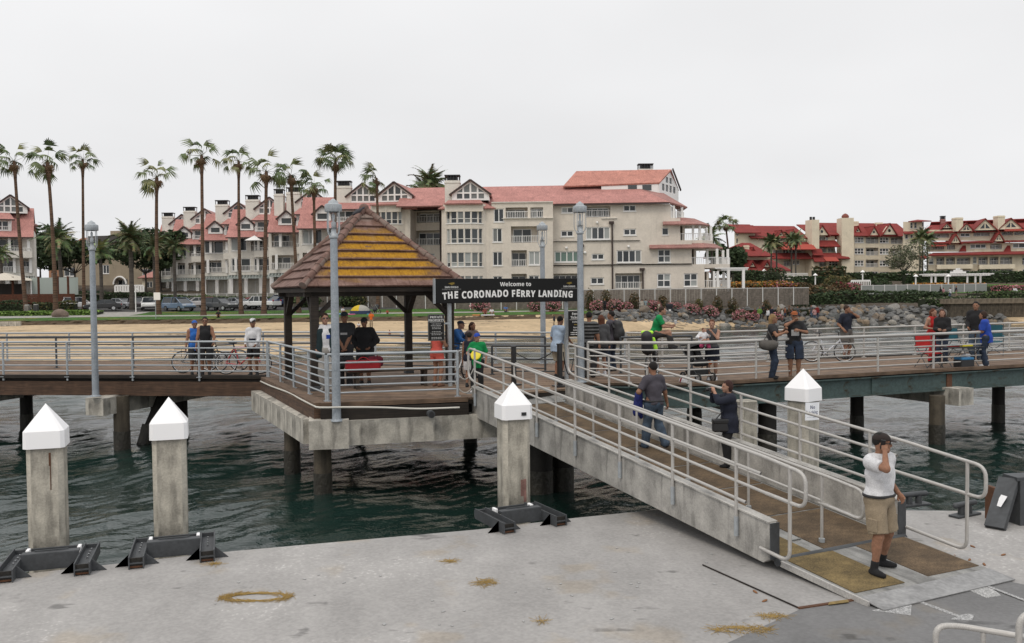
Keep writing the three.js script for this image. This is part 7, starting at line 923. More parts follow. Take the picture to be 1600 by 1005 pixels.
function skinNet(prims, cell, grow = 0, cut) {   // naive surface nets over a sparse field
  const mn = V(1e9, 1e9, 1e9), mx = V(-1e9, -1e9, -1e9), bb = prims.map((o) => { const lo = V(0, 0, 0), hi = V(0, 0, 0); for (const c of ['x', 'y', 'z']) { if (o.c) { const r = Math.max(o.r.x, o.r.y, o.r.z); lo[c] = o.c[c] - (o.q ? r : o.r[c]); hi[c] = o.c[c] + (o.q ? r : o.r[c]); } else { const r = Math.max(o.ra, o.rb); lo[c] = Math.min(o.a[c], o.b[c]) - r; hi[c] = Math.max(o.a[c], o.b[c]) + r; } lo[c] -= grow; hi[c] += grow; } mn.min(lo); mx.max(hi); return [lo, hi]; });
  mn.addScalar(-cell * 2.5); mx.addScalar(cell * 2.5); const nx = Math.ceil((mx.x - mn.x) / cell) + 1, ny = Math.ceil((mx.y - mn.y) / cell) + 1, nz = Math.ceil((mx.z - mn.z) / cell) + 1, f = new Float32Array(nx * ny * nz).fill(1);
  prims.forEach((o, i) => { const m = o.k + cell * 2, [lo, hi] = bb[i], r = (v, c, n) => clamp(Math.floor((v - mn[c]) / cell), 0, n - 1), x0 = r(lo.x - m, 'x', nx), x1 = r(hi.x + m, 'x', nx), y0 = r(lo.y - m, 'y', ny), y1 = r(hi.y + m, 'y', ny), z0 = r(lo.z - m, 'z', nz), z1 = r(hi.z + m, 'z', nz); for (let z = z0; z <= z1; z++) for (let y = y0; y <= y1; y++) for (let x = x0, q = (z * ny + y) * nx + x0; x <= x1; x++, q++) { const d = dist(o, mn.x + x * cell, mn.y + y * cell, mn.z + z * cell) - grow; f[q] = f[q] > 0.9 ? Math.min(f[q], d) : sm(f[q], d, o.k); } });
  if (cut) for (let z = 0, q = 0; z < nz; z++) for (let y = 0; y < ny; y++) for (let x = 0; x < nx; x++, q++) if (f[q] < 0.2) f[q] = cut(mn.x + x * cell, mn.y + y * cell, mn.z + z * cell, f[q]);
  const vid = new Int32Array(nx * ny * nz).fill(-1), pos = [], idx = [], O = [0, 1, nx, nx + 1, nx * ny, nx * ny + 1, nx * ny + nx, nx * ny + nx + 1], E = [[0, 1], [2, 3], [4, 5], [6, 7], [0, 2], [1, 3], [4, 6], [5, 7], [0, 4], [1, 5], [2, 6], [3, 7]];
  for (let z = 0; z < nz - 1; z++) for (let y = 0; y < ny - 1; y++) for (let x = 0; x < nx - 1; x++) { const q = (z * ny + y) * nx + x; let mask = 0; for (let i = 0; i < 8; i++) if (f[q + O[i]] < 0) mask |= 1 << i; if (!mask || mask === 255) continue; let sx = 0, sy = 0, sz = 0, n = 0; for (const [a, b] of E) { if (((mask >> a) & 1) === ((mask >> b) & 1)) continue; const fa = f[q + O[a]], fb = f[q + O[b]], t = fa / (fa - fb); sx += (a & 1) + t * ((b & 1) - (a & 1)); sy += ((a >> 1) & 1) + t * (((b >> 1) & 1) - ((a >> 1) & 1)); sz += (a >> 2) + t * ((b >> 2) - (a >> 2)); n++; } vid[q] = pos.length / 3; pos.push(mn.x + (x + sx / n) * cell, mn.y + (y + sy / n) * cell, mn.z + (z + sz / n) * cell); }
  const D = [1, nx, nx * ny]; for (let z = 1; z < nz - 1; z++) for (let y = 1; y < ny - 1; y++) for (let x = 1; x < nx - 1; x++) { const q = (z * ny + y) * nx + x, s = f[q] < 0; for (let a = 0; a < 3; a++) { if (s === (f[q + D[a]] < 0)) continue; const u = D[(a + 1) % 3], v = D[(a + 2) % 3], A = vid[q], B = vid[q - u], C = vid[q - u - v], E2 = vid[q - v]; if (A < 0 || B < 0 || C < 0 || E2 < 0) continue; if (s) idx.push(A, B, C, A, C, E2); else idx.push(A, C, B, A, E2, C); } }
  const g = new THREE.BufferGeometry(); g.setAttribute('position', new THREE.Float32BufferAttribute(pos, 3)); g.setIndex(idx); g.computeVertexNormals(); const uv = new Float32Array(pos.length / 3 * 2); for (let i = 0; i < uv.length / 2; i++) { uv[2 * i] = pos[3 * i] + pos[3 * i + 2] * 0.7; uv[2 * i + 1] = pos[3 * i + 1]; } g.setAttribute('uv', new THREE.BufferAttribute(uv, 2)); return g;
}
function ik(root, target, l1, l2, pole) { const d = target.clone().sub(root), L = clamp(d.length(), 0.05, (l1 + l2) * 0.999), n = d.normalize(), c = (l1 * l1 + L * L - l2 * l2) / (2 * L), h = Math.sqrt(Math.max(0, l1 * l1 - c * c)), p = pole.clone().addScaledVector(n, -pole.dot(n)).normalize(); return [root.clone().addScaledVector(n, c).addScaledVector(p, h), root.clone().addScaledVector(n, L)]; }
const weave = tex(256, (u, v) => 0.88 + 0.16 * (fbm(u * 60, v * 60, 60, 2, 901) - 0.5) + 0.14 * (fbm(u * 6, v * 6, 6, 4, 902) - 0.5), 0.5), stripeT = tex(256, (u, v) => ((v * 5.5) % 1 < 0.42 ? 0.5 : 0.13) * (0.9 + 0.2 * fbm(u * 40, v * 40, 40, 2, 9)), 0.5), denimT = tex(256, (u, v) => 0.72 + 0.4 * (fbm(u * 5, v * 5, 5, 4, 911) - 0.5) + 0.2 * (fbm(u * 70, v * 70, 70, 2, 912) - 0.5), 0.5);
const clothCache = new Map(), cloth = (c, t = weave) => { const k = c.join() + t.id; if (!clothCache.has(k)) clothCache.set(k, std({ color: lin(...c), roughness: 0.95, map: t })); return clothCache.get(k); };
const SKIN = { fair: [0.48, 0.27, 0.19], tan: [0.36, 0.185, 0.115], brown: [0.20, 0.10, 0.06] }, C = { white: [0.78, 0.78, 0.8], black: [0.016, 0.016, 0.018], navy: [0.014, 0.018, 0.035], grey: [0.09, 0.09, 0.095], charcoal: [0.035, 0.035, 0.038], blue: [0.03, 0.13, 0.48], royal: [0.02, 0.07, 0.42], green: [0.0, 0.26, 0.07], coral: [0.75, 0.13, 0.10], khaki: [0.34, 0.27, 0.185], denim: [0.10, 0.15, 0.22], indigo: [0.035, 0.055, 0.10], sky: [0.46, 0.58, 0.74], purple: [0.075, 0.068, 0.085], red: [0.5, 0.02, 0.02], teal: [0.012, 0.05, 0.055], orange: [0.75, 0.16, 0.02], brownHair: [0.045, 0.022, 0.013], redHair: [0.13, 0.045, 0.022], blonde: [0.30, 0.19, 0.085], blackHair: [0.012, 0.010, 0.009], taupe: [0.22, 0.16, 0.15], stone: [0.42, 0.40, 0.37] };
function person(o) {
  const pos = o.pos, H = o.h, S = H / 1.75, t = thing('person', o.label, 'person', pos, o.turn ?? 0, o.group ?? 'people on the pier and gangway'), fine = o.cell ?? 0.0235, far = fine > 0.035, P = (x, y, z) => V(x, y, z), build = o.build ?? 1;
  // joints, in metres for a body 1.75 m tall facing +z, own left at +x
  const pel = o.pelvis ? V(...o.pelvis) : P(0, 0.93, 0), lean = o.lean ?? 0.02, side = o.side ?? 0, upv = V(Math.sin(side), Math.cos(lean), Math.sin(lean)).normalize(), fw = V(0, -Math.sin(lean), Math.cos(lean)), rgt = V(1, 0, 0), T = (x, y, z) => pel.clone().addScaledVector(rgt, x).addScaledVector(upv, y).addScaledVector(fw, z);
  const hipL = pel.clone().add(V(0.085, -0.03, 0)), hipR = pel.clone().add(V(-0.085, -0.03, 0)), shW = 0.175 * (o.shoulder ?? 1), shL = T(shW, 0.475, -0.01), shR = T(-shW, 0.475, -0.01), neck = T(0, 0.52, -0.005), headC = T(0, 0.71, 0.03);
  const fL = V(...(o.fl ?? [0.1, 0.075, 0.0])), fR = V(...(o.fr ?? [-0.1, 0.075, 0.0])), kp = V(0, 0.15, 1), [kL, aL] = ik(hipL, fL, 0.43, 0.415, kp.clone().add(V(0.15, 0, 0))), [kR, aR] = ik(hipR, fR, 0.43, 0.415, kp.clone().add(V(-0.15, 0, 0)));
  const hl = o.hl ? V(...o.hl) : shL.clone().add(V(0.09, -0.53, 0.06)), hr = o.hr ? V(...o.hr) : shR.clone().add(V(-0.09, -0.53, 0.06)), [eL, wL] = ik(shL, hl, 0.285, 0.255, V(...(o.poleL ?? [0.5, -0.4, -1]))), [eR, wR] = ik(shR, hr, 0.285, 0.255, V(...(o.poleR ?? [-0.5, -0.4, -1])));
  const torso = (b) => [cap(T(0, 0.02, 0), T(0, 0.20, 0.0), 0.135 * b, 0.125 * b, 0.06), cap(T(0.055, 0.02, 0), T(-0.055, 0.02, 0), 0.125 * b, 0.125 * b, 0.05), cap(T(0.06, 0.33, 0.01), T(-0.06, 0.33, 0.01), 0.125 * b, 0.125 * b, 0.06), cap(T(0, 0.2, 0.02 + 0.03 * (b - 1)), T(0, 0.36, 0.015), 0.125 * b * (o.belly ?? 1), 0.125 * b, 0.06), cap(shL.clone().lerp(neck, 0.35), shR.clone().lerp(neck, 0.35), 0.075, 0.075, 0.06), cap(shL.clone().lerp(neck, 0.06), neck, 0.062, 0.06, 0.05), cap(shR.clone().lerp(neck, 0.06), neck, 0.062, 0.06, 0.05)];
  const armP = (s, e, w, b, u1 = 1, f1 = 1) => { const l = [cap(s, s.clone().lerp(e, u1), 0.056 * b, lerp(0.056, 0.042, u1) * b, 0.04)]; if (f1 > 0 && u1 >= 1) l.push(cap(e, e.clone().lerp(w, f1), 0.043 * b, lerp(0.043, 0.028, f1) * b, 0.03)); return l; };
  const legP = (h, k, a, b, u1 = 1, f1 = 1) => { const l = [cap(h, h.clone().lerp(k, u1), 0.088 * b, lerp(0.088, 0.056, u1) * b, 0.05)]; if (f1 > 0 && u1 >= 1) { l.push(cap(k, a.clone().lerp(k, 1 - f1), 0.055 * b, lerp(0.055, 0.038, f1) * b, 0.03)); l.push(ell(k.clone().lerp(a, 0.28).add(V(0, 0, -0.022)), V(0.05 * b, 0.12, 0.05 * b), 0.04)); } return l; };
  // head with jaw, nose, ears and brow
  const hy = o.headYaw ?? 0, hp = o.headPitch ?? 0, hq = new THREE.Quaternion().setFromEuler(new THREE.Euler(hp, hy, 0, 'YXZ')), Hd = (x, y, z) => V(x, y, z).applyQuaternion(hq).add(headC), iq = hq.clone().invert();
  const headP = [ell(Hd(0, 0.03, -0.012), V(0.078, 0.095, 0.098), 0.02, iq), ell(Hd(0, -0.045, 0.025), V(0.060, 0.072, 0.07), 0.05, iq), cap(neck.clone().add(V(0, -0.03, 0)), Hd(0, -0.04, -0.02), 0.056, 0.052, 0.03)];
  if (!far) headP.push(cap(Hd(0, 0.015, 0.088), Hd(0, -0.022, 0.108), 0.009, 0.015, 0.018), ell(Hd(0.079, -0.005, -0.01), V(0.012, 0.03, 0.02), 0.012, iq), ell(Hd(-0.079, -0.005, -0.01), V(0.012, 0.03, 0.02), 0.012, iq), cap(Hd(-0.035, 0.03, 0.08), Hd(0.035, 0.03, 0.08), 0.014, 0.014, 0.02), cap(Hd(-0.018, -0.058, 0.085), Hd(0.018, -0.058, 0.085), 0.011, 0.011, 0.015), ell(Hd(0, -0.098, 0.072), V(0.028, 0.02, 0.022), 0.03, iq));
  const tor = torso(0.94 * build), body = [...tor, ...armP(shL, eL, wL, build), ...armP(shR, eR, wR, build), ...legP(hipL, kL, aL, build), ...legP(hipR, kR, aR, build)];
  if (far) body.push(...headP);
  const gs = [skinNet(body, fine)]; if (!far) gs.push(skinNet(headP, Math.min(0.0095, fine * 0.5)));
  // hands: palm, four fingers of unequal length and a thumb from the side of the palm
  const hand = (e, w, sgn, curl, inward) => {
    const d = w.clone().sub(e).normalize(), pn = (inward ? V(...inward) : V(-sgn, 0, 0.25)), n = pn.addScaledVector(d, -pn.dot(d)).normalize(), a = d.clone().cross(n).normalize().multiplyScalar(sgn), L = [], at = (u, v, q) => w.clone().addScaledVector(d, u).addScaledVector(a, v).addScaledVector(n, q);   // a runs toward the thumb side
    L.push(cap(at(-0.02, 0, 0), at(0.03, 0, 0), 0.026, 0.028, 0.02), cap(at(0.035, 0.022, 0), at(0.085, 0.028, 0), 0.017, 0.015, 0.02), cap(at(0.035, 0, 0), at(0.09, 0.004, 0), 0.018, 0.015, 0.02), cap(at(0.035, -0.02, 0), at(0.08, -0.024, 0), 0.017, 0.014, 0.02));
    [[0.030, 0.072, 0.088], [0.011, 0.080, 0.092], [-0.009, 0.075, 0.089], [-0.028, 0.058, 0.080]].forEach(([v, len, s], i) => { let u = s, q = 0, th = 0.15 + i * 0.05; let p = at(u, v, q); for (const [k, r] of [[0.45, 0.0092], [0.3, 0.0084], [0.25, 0.0074]]) { th += curl * 0.9; u += Math.cos(th) * len * k; q += Math.sin(th) * len * k; const e2 = at(u, v * (1 + 0.1 * (1 - curl)), q); L.push(cap(p, e2, r, r * 0.92, 0.004)); p = e2; } });
    const t0 = at(0.012, 0.024, 0.004), t1 = at(0.045, 0.05, 0.012 + curl * 0.012), t2 = at(0.075, 0.052 - curl * 0.02, 0.02 + curl * 0.03); L.push(cap(t0, t1, 0.013, 0.0105, 0.01), cap(t1, t2, 0.0105, 0.009, 0.004)); return L;
  };
  if (!far) { gs.push(skinNet(hand(eL, wL, 1, o.curlL ?? 0.45, o.palmL), o.hc ?? 0.0074), skinNet(hand(eR, wR, -1, o.curlR ?? 0.45, o.palmR), o.hc ?? 0.0074)); }
  const M = (m) => m.scale(S, S, S), skin = cloth(SKIN[o.skin ?? 'fair'], fineTex); part('body', M(merge(gs)), skin, t);
  if (!far) { // eyes and lips
    const eg = []; for (const s of [-1, 1]) { const e = new THREE.SphereGeometry(0.011, 8, 6); const c = Hd(s * 0.031, 0.012, 0.083); e.translate(c.x, c.y, c.z); eg.push(e); } part('eyes', M(merge(eg)), mat.black, t); const l = new THREE.SphereGeometry(1, 8, 5).scale(0.022, 0.005, 0.008); l.applyQuaternion(hq); const c = Hd(0, -0.058, 0.092); l.translate(c.x, c.y, c.z); part('lips', M(l), cloth([0.28, 0.09, 0.07], fineTex), t);
  }
  const fold = (amp, s) => (x, y, z) => amp * (fbm(x * 9 + 30 + s, y * 7 + z * 9 + 30, 4096, 3, 17) - 0.5);
  // garments
  if (o.top) {
    const p = o.top, off = p.off ?? 0.013, sl = p.sleeve ?? 0.6, hem = p.hem ?? -0.09, fo = fold(p.fold ?? 0.022, H * 10), pr = [...torso(0.94 * build), cap(T(0.06, 0.0, 0), T(-0.06, 0.0, 0), 0.13 * build * (p.flare ?? 1), 0.13 * build * (p.flare ?? 1), 0.05)];
    if (p.hem !== undefined && hem < -0.15) pr.push(cap(T(0.05, -0.05, 0), T(0.05, hem, 0), 0.12 * build, 0.135 * build * (p.flare ?? 1), 0.05), cap(T(-0.05, -0.05, 0), T(-0.05, hem, 0), 0.12 * build, 0.135 * build * (p.flare ?? 1), 0.05));
    if (sl > 0) for (const [s, e, w] of [[shL, eL, wL], [shR, eR, wR]]) pr.push(...armP(s, e, w, build * (sl <= 1 ? 1.16 : 1.1), Math.min(1, sl), Math.max(0, sl - 1)));
    const nk = neck.clone().addScaledVector(upv, p.neck ?? 0.022), un = (x, y, z) => (x - pel.x) * upv.x + (y - pel.y) * upv.y + (z - pel.z) * upv.z, yn = un(nk.x, nk.y, nk.z), clipS = [];
    if (sl > 0 && sl < 1) for (const [s, e] of [[shL, eL], [shR, eR]]) { const d = e.clone().sub(s).normalize(), q = s.clone().lerp(e, sl); clipS.push([d, d.dot(q), s]); } const bare = sl === 0 ? [shL, shR] : [];
    const g = skinNet(pr, fine * 0.92, off, (x, y, z, d) => { const u = un(x, y, z), hemF = u < hem + 0.06 ? hem - u : -1; let r = d + fo(x, y, z) * (Math.abs(x) < 0.35 ? 1 : 0.4); r = Math.max(r, hem - u); r = Math.max(r, u - 0.585); if (u > 0.47) r = Math.max(r, 0.064 - Math.hypot(x - neck.x, z - neck.z - (u < 0.53 ? 0.012 : 0))); for (const [n, k, s] of clipS) { const side2 = (x - pel.x) * (s.x - pel.x) > 0 && Math.abs(x - pel.x) > shW * 0.9; if (side2) r = Math.max(r, n.x * x + n.y * y + n.z * z - k); } for (const s of bare) { const m = Math.abs(x - pel.x) - shW * 0.9; if (u > 0.3) r = Math.max(r, m); } return r; });
    part(p.name ?? 'shirt', M(g), p.m ?? cloth(p.c), t);
    if (p.print) { const ev = (x, y, z) => { let d = 1; for (const q of pr) d = sm(d, dist(q, x, y, z) - off, q.k); return d + fo(x, y, z); }, [cx, cy, w, h2, mm] = p.print, nn = 8, vs = [], id = []; for (let j = 0; j <= nn; j++) for (let i = 0; i <= nn; i++) { const x = pel.x + cx + (i / nn - 0.5) * w, y = T(0, cy, 0).y + (j / nn - 0.5) * h2; let z = 0.6; for (let k = 0; k < 40; k++) { const d = ev(x, y, z); if (d < 0.001) break; z -= Math.max(d * 0.8, 0.001); } vs.push(x, y, z + 0.006); if (i && j) { const a = j * (nn + 1) + i, b = a - nn - 1; id.push(b - 1, b, a, b - 1, a, a - 1); } } const q = new THREE.BufferGeometry(); q.setAttribute('position', new THREE.Float32BufferAttribute(vs, 3)); q.setIndex(id); q.computeVertexNormals(); part('print', M(uvm(q)), mm, t); }
  }
  if (o.bottom) {
    const p = o.bottom, off = p.off ?? 0.012, fo = fold(0.02, 3 + H * 7), waist = p.waist ?? 0.07, pr = [cap(T(0.05, 0.0, 0), T(-0.05, 0.0, 0), 0.128 * build, 0.128 * build, 0.05), cap(T(0, 0.0, 0), T(0, 0.1, 0), 0.135 * build, 0.13 * build, 0.05)]; let cutL = [];
    if (p.type === 'skirt') { const y1 = p.len ?? 0.5; pr.push(cap(pel.clone().add(V(0.05, 0, 0)), V(0.07 + pel.x, y1, 0), 0.13, 0.14, 0.08), cap(pel.clone().add(V(-0.05, 0, 0)), V(pel.x - 0.07, y1, 0), 0.13, 0.14, 0.08)); cutL.push((x, y) => y1 + 0.04 - y); }
    else { const L = p.type === 'shorts' ? (p.len ?? 0.85) : 1, lb = build * (p.wide ?? (p.type === 'shorts' ? 1.22 : 1.08)); for (const [h, k, a] of [[hipL, kL, aL], [hipR, kR, aR]]) { pr.push(...legP(h, k, a, lb, Math.min(1, L), p.type === 'shorts' ? (L > 1 ? L - 1 : 0) : 0.97)); if (p.type !== 'shorts') pr.push(cap(k, a, 0.058 * lb, 0.058 * lb, 0.03)); else if (L <= 1) { const d = k.clone().sub(h).normalize(), q = h.clone().lerp(k, L), e = q.clone().addScaledVector(d, 0.03); pr.push(cap(h.clone().lerp(k, 0.3), e, 0.095 * lb, 0.085 * lb, 0.04)); const kk = d.dot(q); cutL.push((x, y, z) => ((x - pel.x) * (q.x - pel.x) >= 0 || Math.abs(q.x - pel.x) < 0.02) && Math.hypot(x - q.x, y - q.y, z - q.z) < 0.2 ? d.x * x + d.y * y + d.z * z - kk : -1); } } }
    const un = (x, y, z) => (x - pel.x) * upv.x + (y - pel.y) * upv.y + (z - pel.z) * upv.z; const g = skinNet(pr, fine * 0.92, off, (x, y, z, d) => { let r = d + fo(x, y, z); r = Math.max(r, un(x, y, z) - waist); if (p.type !== 'skirt' && !o.pelvis && y < pel.y - 0.10) r = Math.max(r, 0.016 - Math.abs(x - pel.x - (fL.x + fR.x) * 0.25)); for (const c of cutL) r = Math.max(r, c(x, y, z)); return r; }); part(p.name ?? (p.type === 'skirt' ? 'skirt' : p.type === 'shorts' ? 'shorts' : 'trousers'), M(g), p.m ?? cloth(p.c), t);
    if (p.belt) { const b = skinNet([cap(T(0.06, 0.055, 0), T(-0.06, 0.055, 0), 0.128 * build, 0.128 * build, 0.05)], 0.012, off + 0.019, (x, y, z, d) => Math.max(d, Math.abs(un(x, y, z) - 0.055) - 0.018)); part('belt', M(b), mat.black, t); }
  }
  if (o.shoes !== null) for (const [a, k, f] of [[aL, kL, o.toeL], [aR, kR, o.toeR]]) { const ta = f ?? 0.1 * Math.sign(a.x - pel.x), tp = o.footPitch ?? 0, d = V(Math.sin(ta) * Math.cos(tp), -Math.sin(tp), Math.cos(ta) * Math.cos(tp)), b = a.clone().add(V(0, -0.042, 0)); const g = skinNet([cap(b.clone().addScaledVector(d, -0.045), b.clone().addScaledVector(d, 0.09), 0.037, 0.037, 0.03), cap(b.clone().addScaledVector(d, 0.06), b.clone().addScaledVector(d, 0.155), 0.042, 0.032, 0.03), cap(a.clone().add(V(0, o.sandal ? -0.02 : 0.03, 0)), b, 0.046, 0.05, 0.03)], far ? fine : 0.011, 0, (x, y, z, q) => Math.max(q, tp ? q : (a.y - 0.075) - y)); part('shoe', M(g), o.shoeM ?? cloth(o.shoes ?? C.charcoal), t); if (o.socks) { const c = a.clone().lerp(k, 0.2); part('sock', M(skinNet([cap(a, c, 0.046, 0.05, 0.02)], 0.012)), cloth(o.socks), t); } }
  if (o.hair) {
    const p = o.hair, hh = [ell(Hd(0, 0.04, -0.022), V(0.086, 0.098, 0.100), 0.02, iq)], L = p.long ?? 0; if (p.bob) hh.push(ell(Hd(0, -0.01, -0.035), V(0.10, 0.11, 0.085), 0.03, iq)); if (L) for (const s of [-1, 0, 1]) hh.push(cap(Hd(s * 0.045, 0.0, -0.06), headC.clone().addScaledVector(upv, -L).add(V(s * 0.06, 0, -0.075).applyQuaternion(new THREE.Quaternion().setFromAxisAngle(V(0, 1, 0), hy * 0.5))), 0.06, 0.04, 0.04)); if (p.tail) hh.push(cap(Hd(0, 0.05, -0.1), Hd(0, -0.14, -0.14), 0.03, 0.018, 0.03));
    const g = skinNet(hh, far ? fine : 0.0095, 0, (x, y, z, d) => { const v = V(x, y, z).sub(headC).applyQuaternion(iq), w = fbm(x * 40 + 9, y * 20 + z * 40 + 9, 4096, 2, 3) - 0.5; let r = d + w * 0.012; const face = v.z > 0.0 ? v.y - (0.055 - (v.z > 0.06 ? 0 : 0.05 - v.z * 0.8)) : 1; if (v.z > -0.005 && !(L && Math.abs(v.x) > 0.062)) r = Math.max(r, (p.low ?? 0.05) - v.y - (0.07 - v.z) * 0.55); if (v.z <= -0.005 && !L && !p.bob) r = Math.max(r, -0.055 - v.y); return r; }); part('hair', M(g), cloth(p.c, fineTex), t);
  }
  const hatG = (g) => { g.applyQuaternion(hq); g.translate(headC.x, headC.y, headC.z); return M(g); };
  if (o.cap) { const dome = new THREE.SphereGeometry(1, 16, 8, 0, 6.3, 0, 1.62).scale(0.094, 0.085, 0.112); dome.translate(0, 0.05, -0.012); const br = new THREE.CylinderGeometry(0.088, 0.088, 0.008, 16, 1, false, -1.25, 2.5).scale(0.9, 1, 1.15); br.rotateX(0.14); br.translate(0, 0.048, 0.07); const k = part('cap', hatG(merge([dome, br])), cloth(o.cap), t); if (o.capMark) { const q = new THREE.PlaneGeometry(0.05, 0.022); q.rotateX(-0.35); q.translate(0, 0.09, 0.103); part('emblem', hatG(q), cloth(o.capMark), k); } }
  if (o.bandana) { const d = new THREE.SphereGeometry(1, 14, 8, 0, 6.3, 0, 1.7).scale(0.089, 0.09, 0.107); d.translate(0, 0.04, -0.015); part('bandana', hatG(d), cloth(o.bandana), t); }
  if (o.helmet) { const g = []; for (let i = -2; i <= 2; i++) { const q = new THREE.TorusGeometry(0.108, 0.017, 6, 16, Math.PI).rotateY(Math.PI / 2).rotateZ(i * 0.36); q.scale(0.94, 0.92, 1.2); q.translate(0, 0.045, -0.01); g.push(q); } const d = new THREE.SphereGeometry(1, 14, 6, 0, 6.3, 0, 1.5).scale(0.092, 0.088, 0.118); d.translate(0, 0.045, -0.01); part('helmet_shell', hatG(merge(g)), cloth(o.helmet), t); part('helmet_lining', hatG(d), mat.black, t); }
  if (o.shades) { const g = []; for (const s of [-1, 1]) g.push(box(0.05, 0.03, 0.012, s * 0.032, 0.013, 0.094), box(0.005, 0.008, 0.1, s * 0.078, 0.016, 0.04)); g.push(box(0.03, 0.006, 0.008, 0, 0.018, 0.1)); part('sunglasses', hatG(merge(g)), mat.blackGloss, t); }
  t.userData.joints = undefined; delete t.userData.joints;
  const at = (v) => v.clone().multiplyScalar(S); t.J = { wL: at(wL), wR: at(wR), eL: at(eL), eR: at(eR), head: at(headC), pel: at(pel), shL: at(shL), shR: at(shR), Hd: (x, y, z) => Hd(x, y, z).multiplyScalar(S), T: (x, y, z) => T(x, y, z).multiplyScalar(S), S, hq, kL: at(kL), kR: at(kR) }; return t;
}
const inWorld = (t, v) => v.clone().applyAxisAngle(V(0, 1, 0), t.rotation.y).add(t.position);
function stand(px, py, head, o) { const p = G(px, py, o.level ?? PIER); return person({ ...o, pos: p, h: o.h ?? (py - head) * -p.z / 1400 * (o.k ?? 1.0) }); }
// points on the gangway floor
const GT = V(0.22, 1.86, -21.35), GB = V(4.67, 0.86, -12.72);
function onGangway(px, py) { let y = 1.4, p; const d = V(GB.x - GT.x, 0, GB.z - GT.z), L = d.length(); d.normalize(); for (let i = 0; i < 12; i++) { p = G(px, py, y); const s = p.clone().sub(GT).setY(0).dot(d); y = s <= L ? GT.y - (GT.y - GB.y) * s / L : lerp(GB.y, DOCK + 0.05, clamp((s - L - 0.08) / 1.55)); } return p; }
const denim = cloth(C.denim, denimT), indigo = cloth(C.indigo, denimT);
{ // the officer on his phone
  const p = onGangway(1373, 893), h = 1.83, t = person({ pos: p, h, turn: 0.55, cell: 0.0125, hc: 0.0048, build: 1.04, belly: 1.08, skin: 'tan', headYaw: 0.62, headPitch: 0.06, fl: [0.20, 0.085, -0.10], fr: [-0.17, 0.075, 0.06], toeL: 0.45, toeR: -0.15, hr: [-0.105, 1.56, 0.16], poleR: [-0.7, -1, 0.45], curlR: 0.75, palmR: [0.6, 0.1, -0.5], hl: [0.24, 0.98, 0.12], top: { c: C.white, sleeve: 0.72, hem: 0.055, fold: 0.03, off: 0.018 }, bottom: { type: 'shorts', c: C.khaki, len: 0.93, belt: true, wide: 1.16, waist: 0.075 }, shoes: C.black, socks: C.black, cap: [0.03, 0.02, 0.018], capMark: [0.6, 0.6, 0.6], shades: true, hair: { c: C.blackHair, low: 0.06 }, label: 'man in white uniform shirt and khaki shorts phoning at the gangway foot' });
  const J = t.J, S = J.S; const ph = J.wR.clone().add(V(0.055, 0.06, -0.015)); const phone = solo('phone', rbox(0.02, 0.13, 0.06, 0.006), mat.blackGloss, 'dark phone held to the ear of the white-shirted man', 'phone'); phone.position.copy(inWorld(t, J.Hd(-0.095, 0.0, 0.01))); phone.rotation.y = 0.62 + 0.62; phone.rotation.x = 0.3;
  for (const s of [-1, 1]) { const q = (s < 0 ? J.shR : J.shL).clone(); part('epaulette', box(0.05, 0.012, 0.10, q.x * 0.86, q.y + 0.092, q.z, 0, 0, s * -0.35), mat.black, t); part('epaulette_stripe', box(0.05, 0.004, 0.012, q.x * 0.86, q.y + 0.100, q.z + 0.02, 0, 0, s * -0.35), plain(0.5, 0.35, 0.06), t); }
  for (const s of [-1, 1]) { const k = s < 0 ? J.kR : J.kL; part('cargo_pocket', rbox(0.03, 0.17, 0.14, 0.01, k.x + s * 0.105, k.y + 0.16, k.z - 0.02), cloth(C.khaki), t); }
}
{ // man walking up the gangway with a jacket over his arm
  const p = onGangway(1022, 702), t = person({ pos: p, h: 1.72, turn: -2.72, cell: 0.014, hc: 0.0055, build: 1.1, belly: 1.1, skin: 'tan', fl: [0.11, 0.07, 0.16], fr: [-0.13, 0.14, -0.22], footPitch: 0, hr: [-0.40, 0.86, 0.10], hl: [0.24, 1.03, 0.20], poleL: [1, -0.6, -0.4], top: { c: C.purple, sleeve: 0.8, hem: -0.02, fold: 0.03 }, bottom: { m: denim, wide: 1.14, belt: true }, shoes: C.black, hair: { c: C.blackHair }, shades: true, label: 'man in dark grey-purple shirt and jeans walking up the gangway' });
  const a = inWorld(t, t.J.eL.clone().lerp(t.J.wL, 0.55)), j = solo('jacket', skinNet([cap(V(0, 0.02, 0), V(-0.02, -0.30, 0.02), 0.07, 0.09, 0.05), cap(V(0.03, 0.02, -0.08), V(0.05, -0.42, -0.05), 0.06, 0.05, 0.05), cap(V(-0.02, 0.0, 0.08), V(-0.06, -0.34, 0.09), 0.055, 0.06, 0.05)], 0.014, 0, (x, y, z, d) => d + 0.05 * (fbm(x * 14 + 20, y * 6 + z * 14 + 20, 4096, 3, 5) - 0.5)), cloth([0.012, 0.02, 0.14]), 'blue jacket draped over the arm of the walking man', 'jacket'); j.position.copy(a);
}
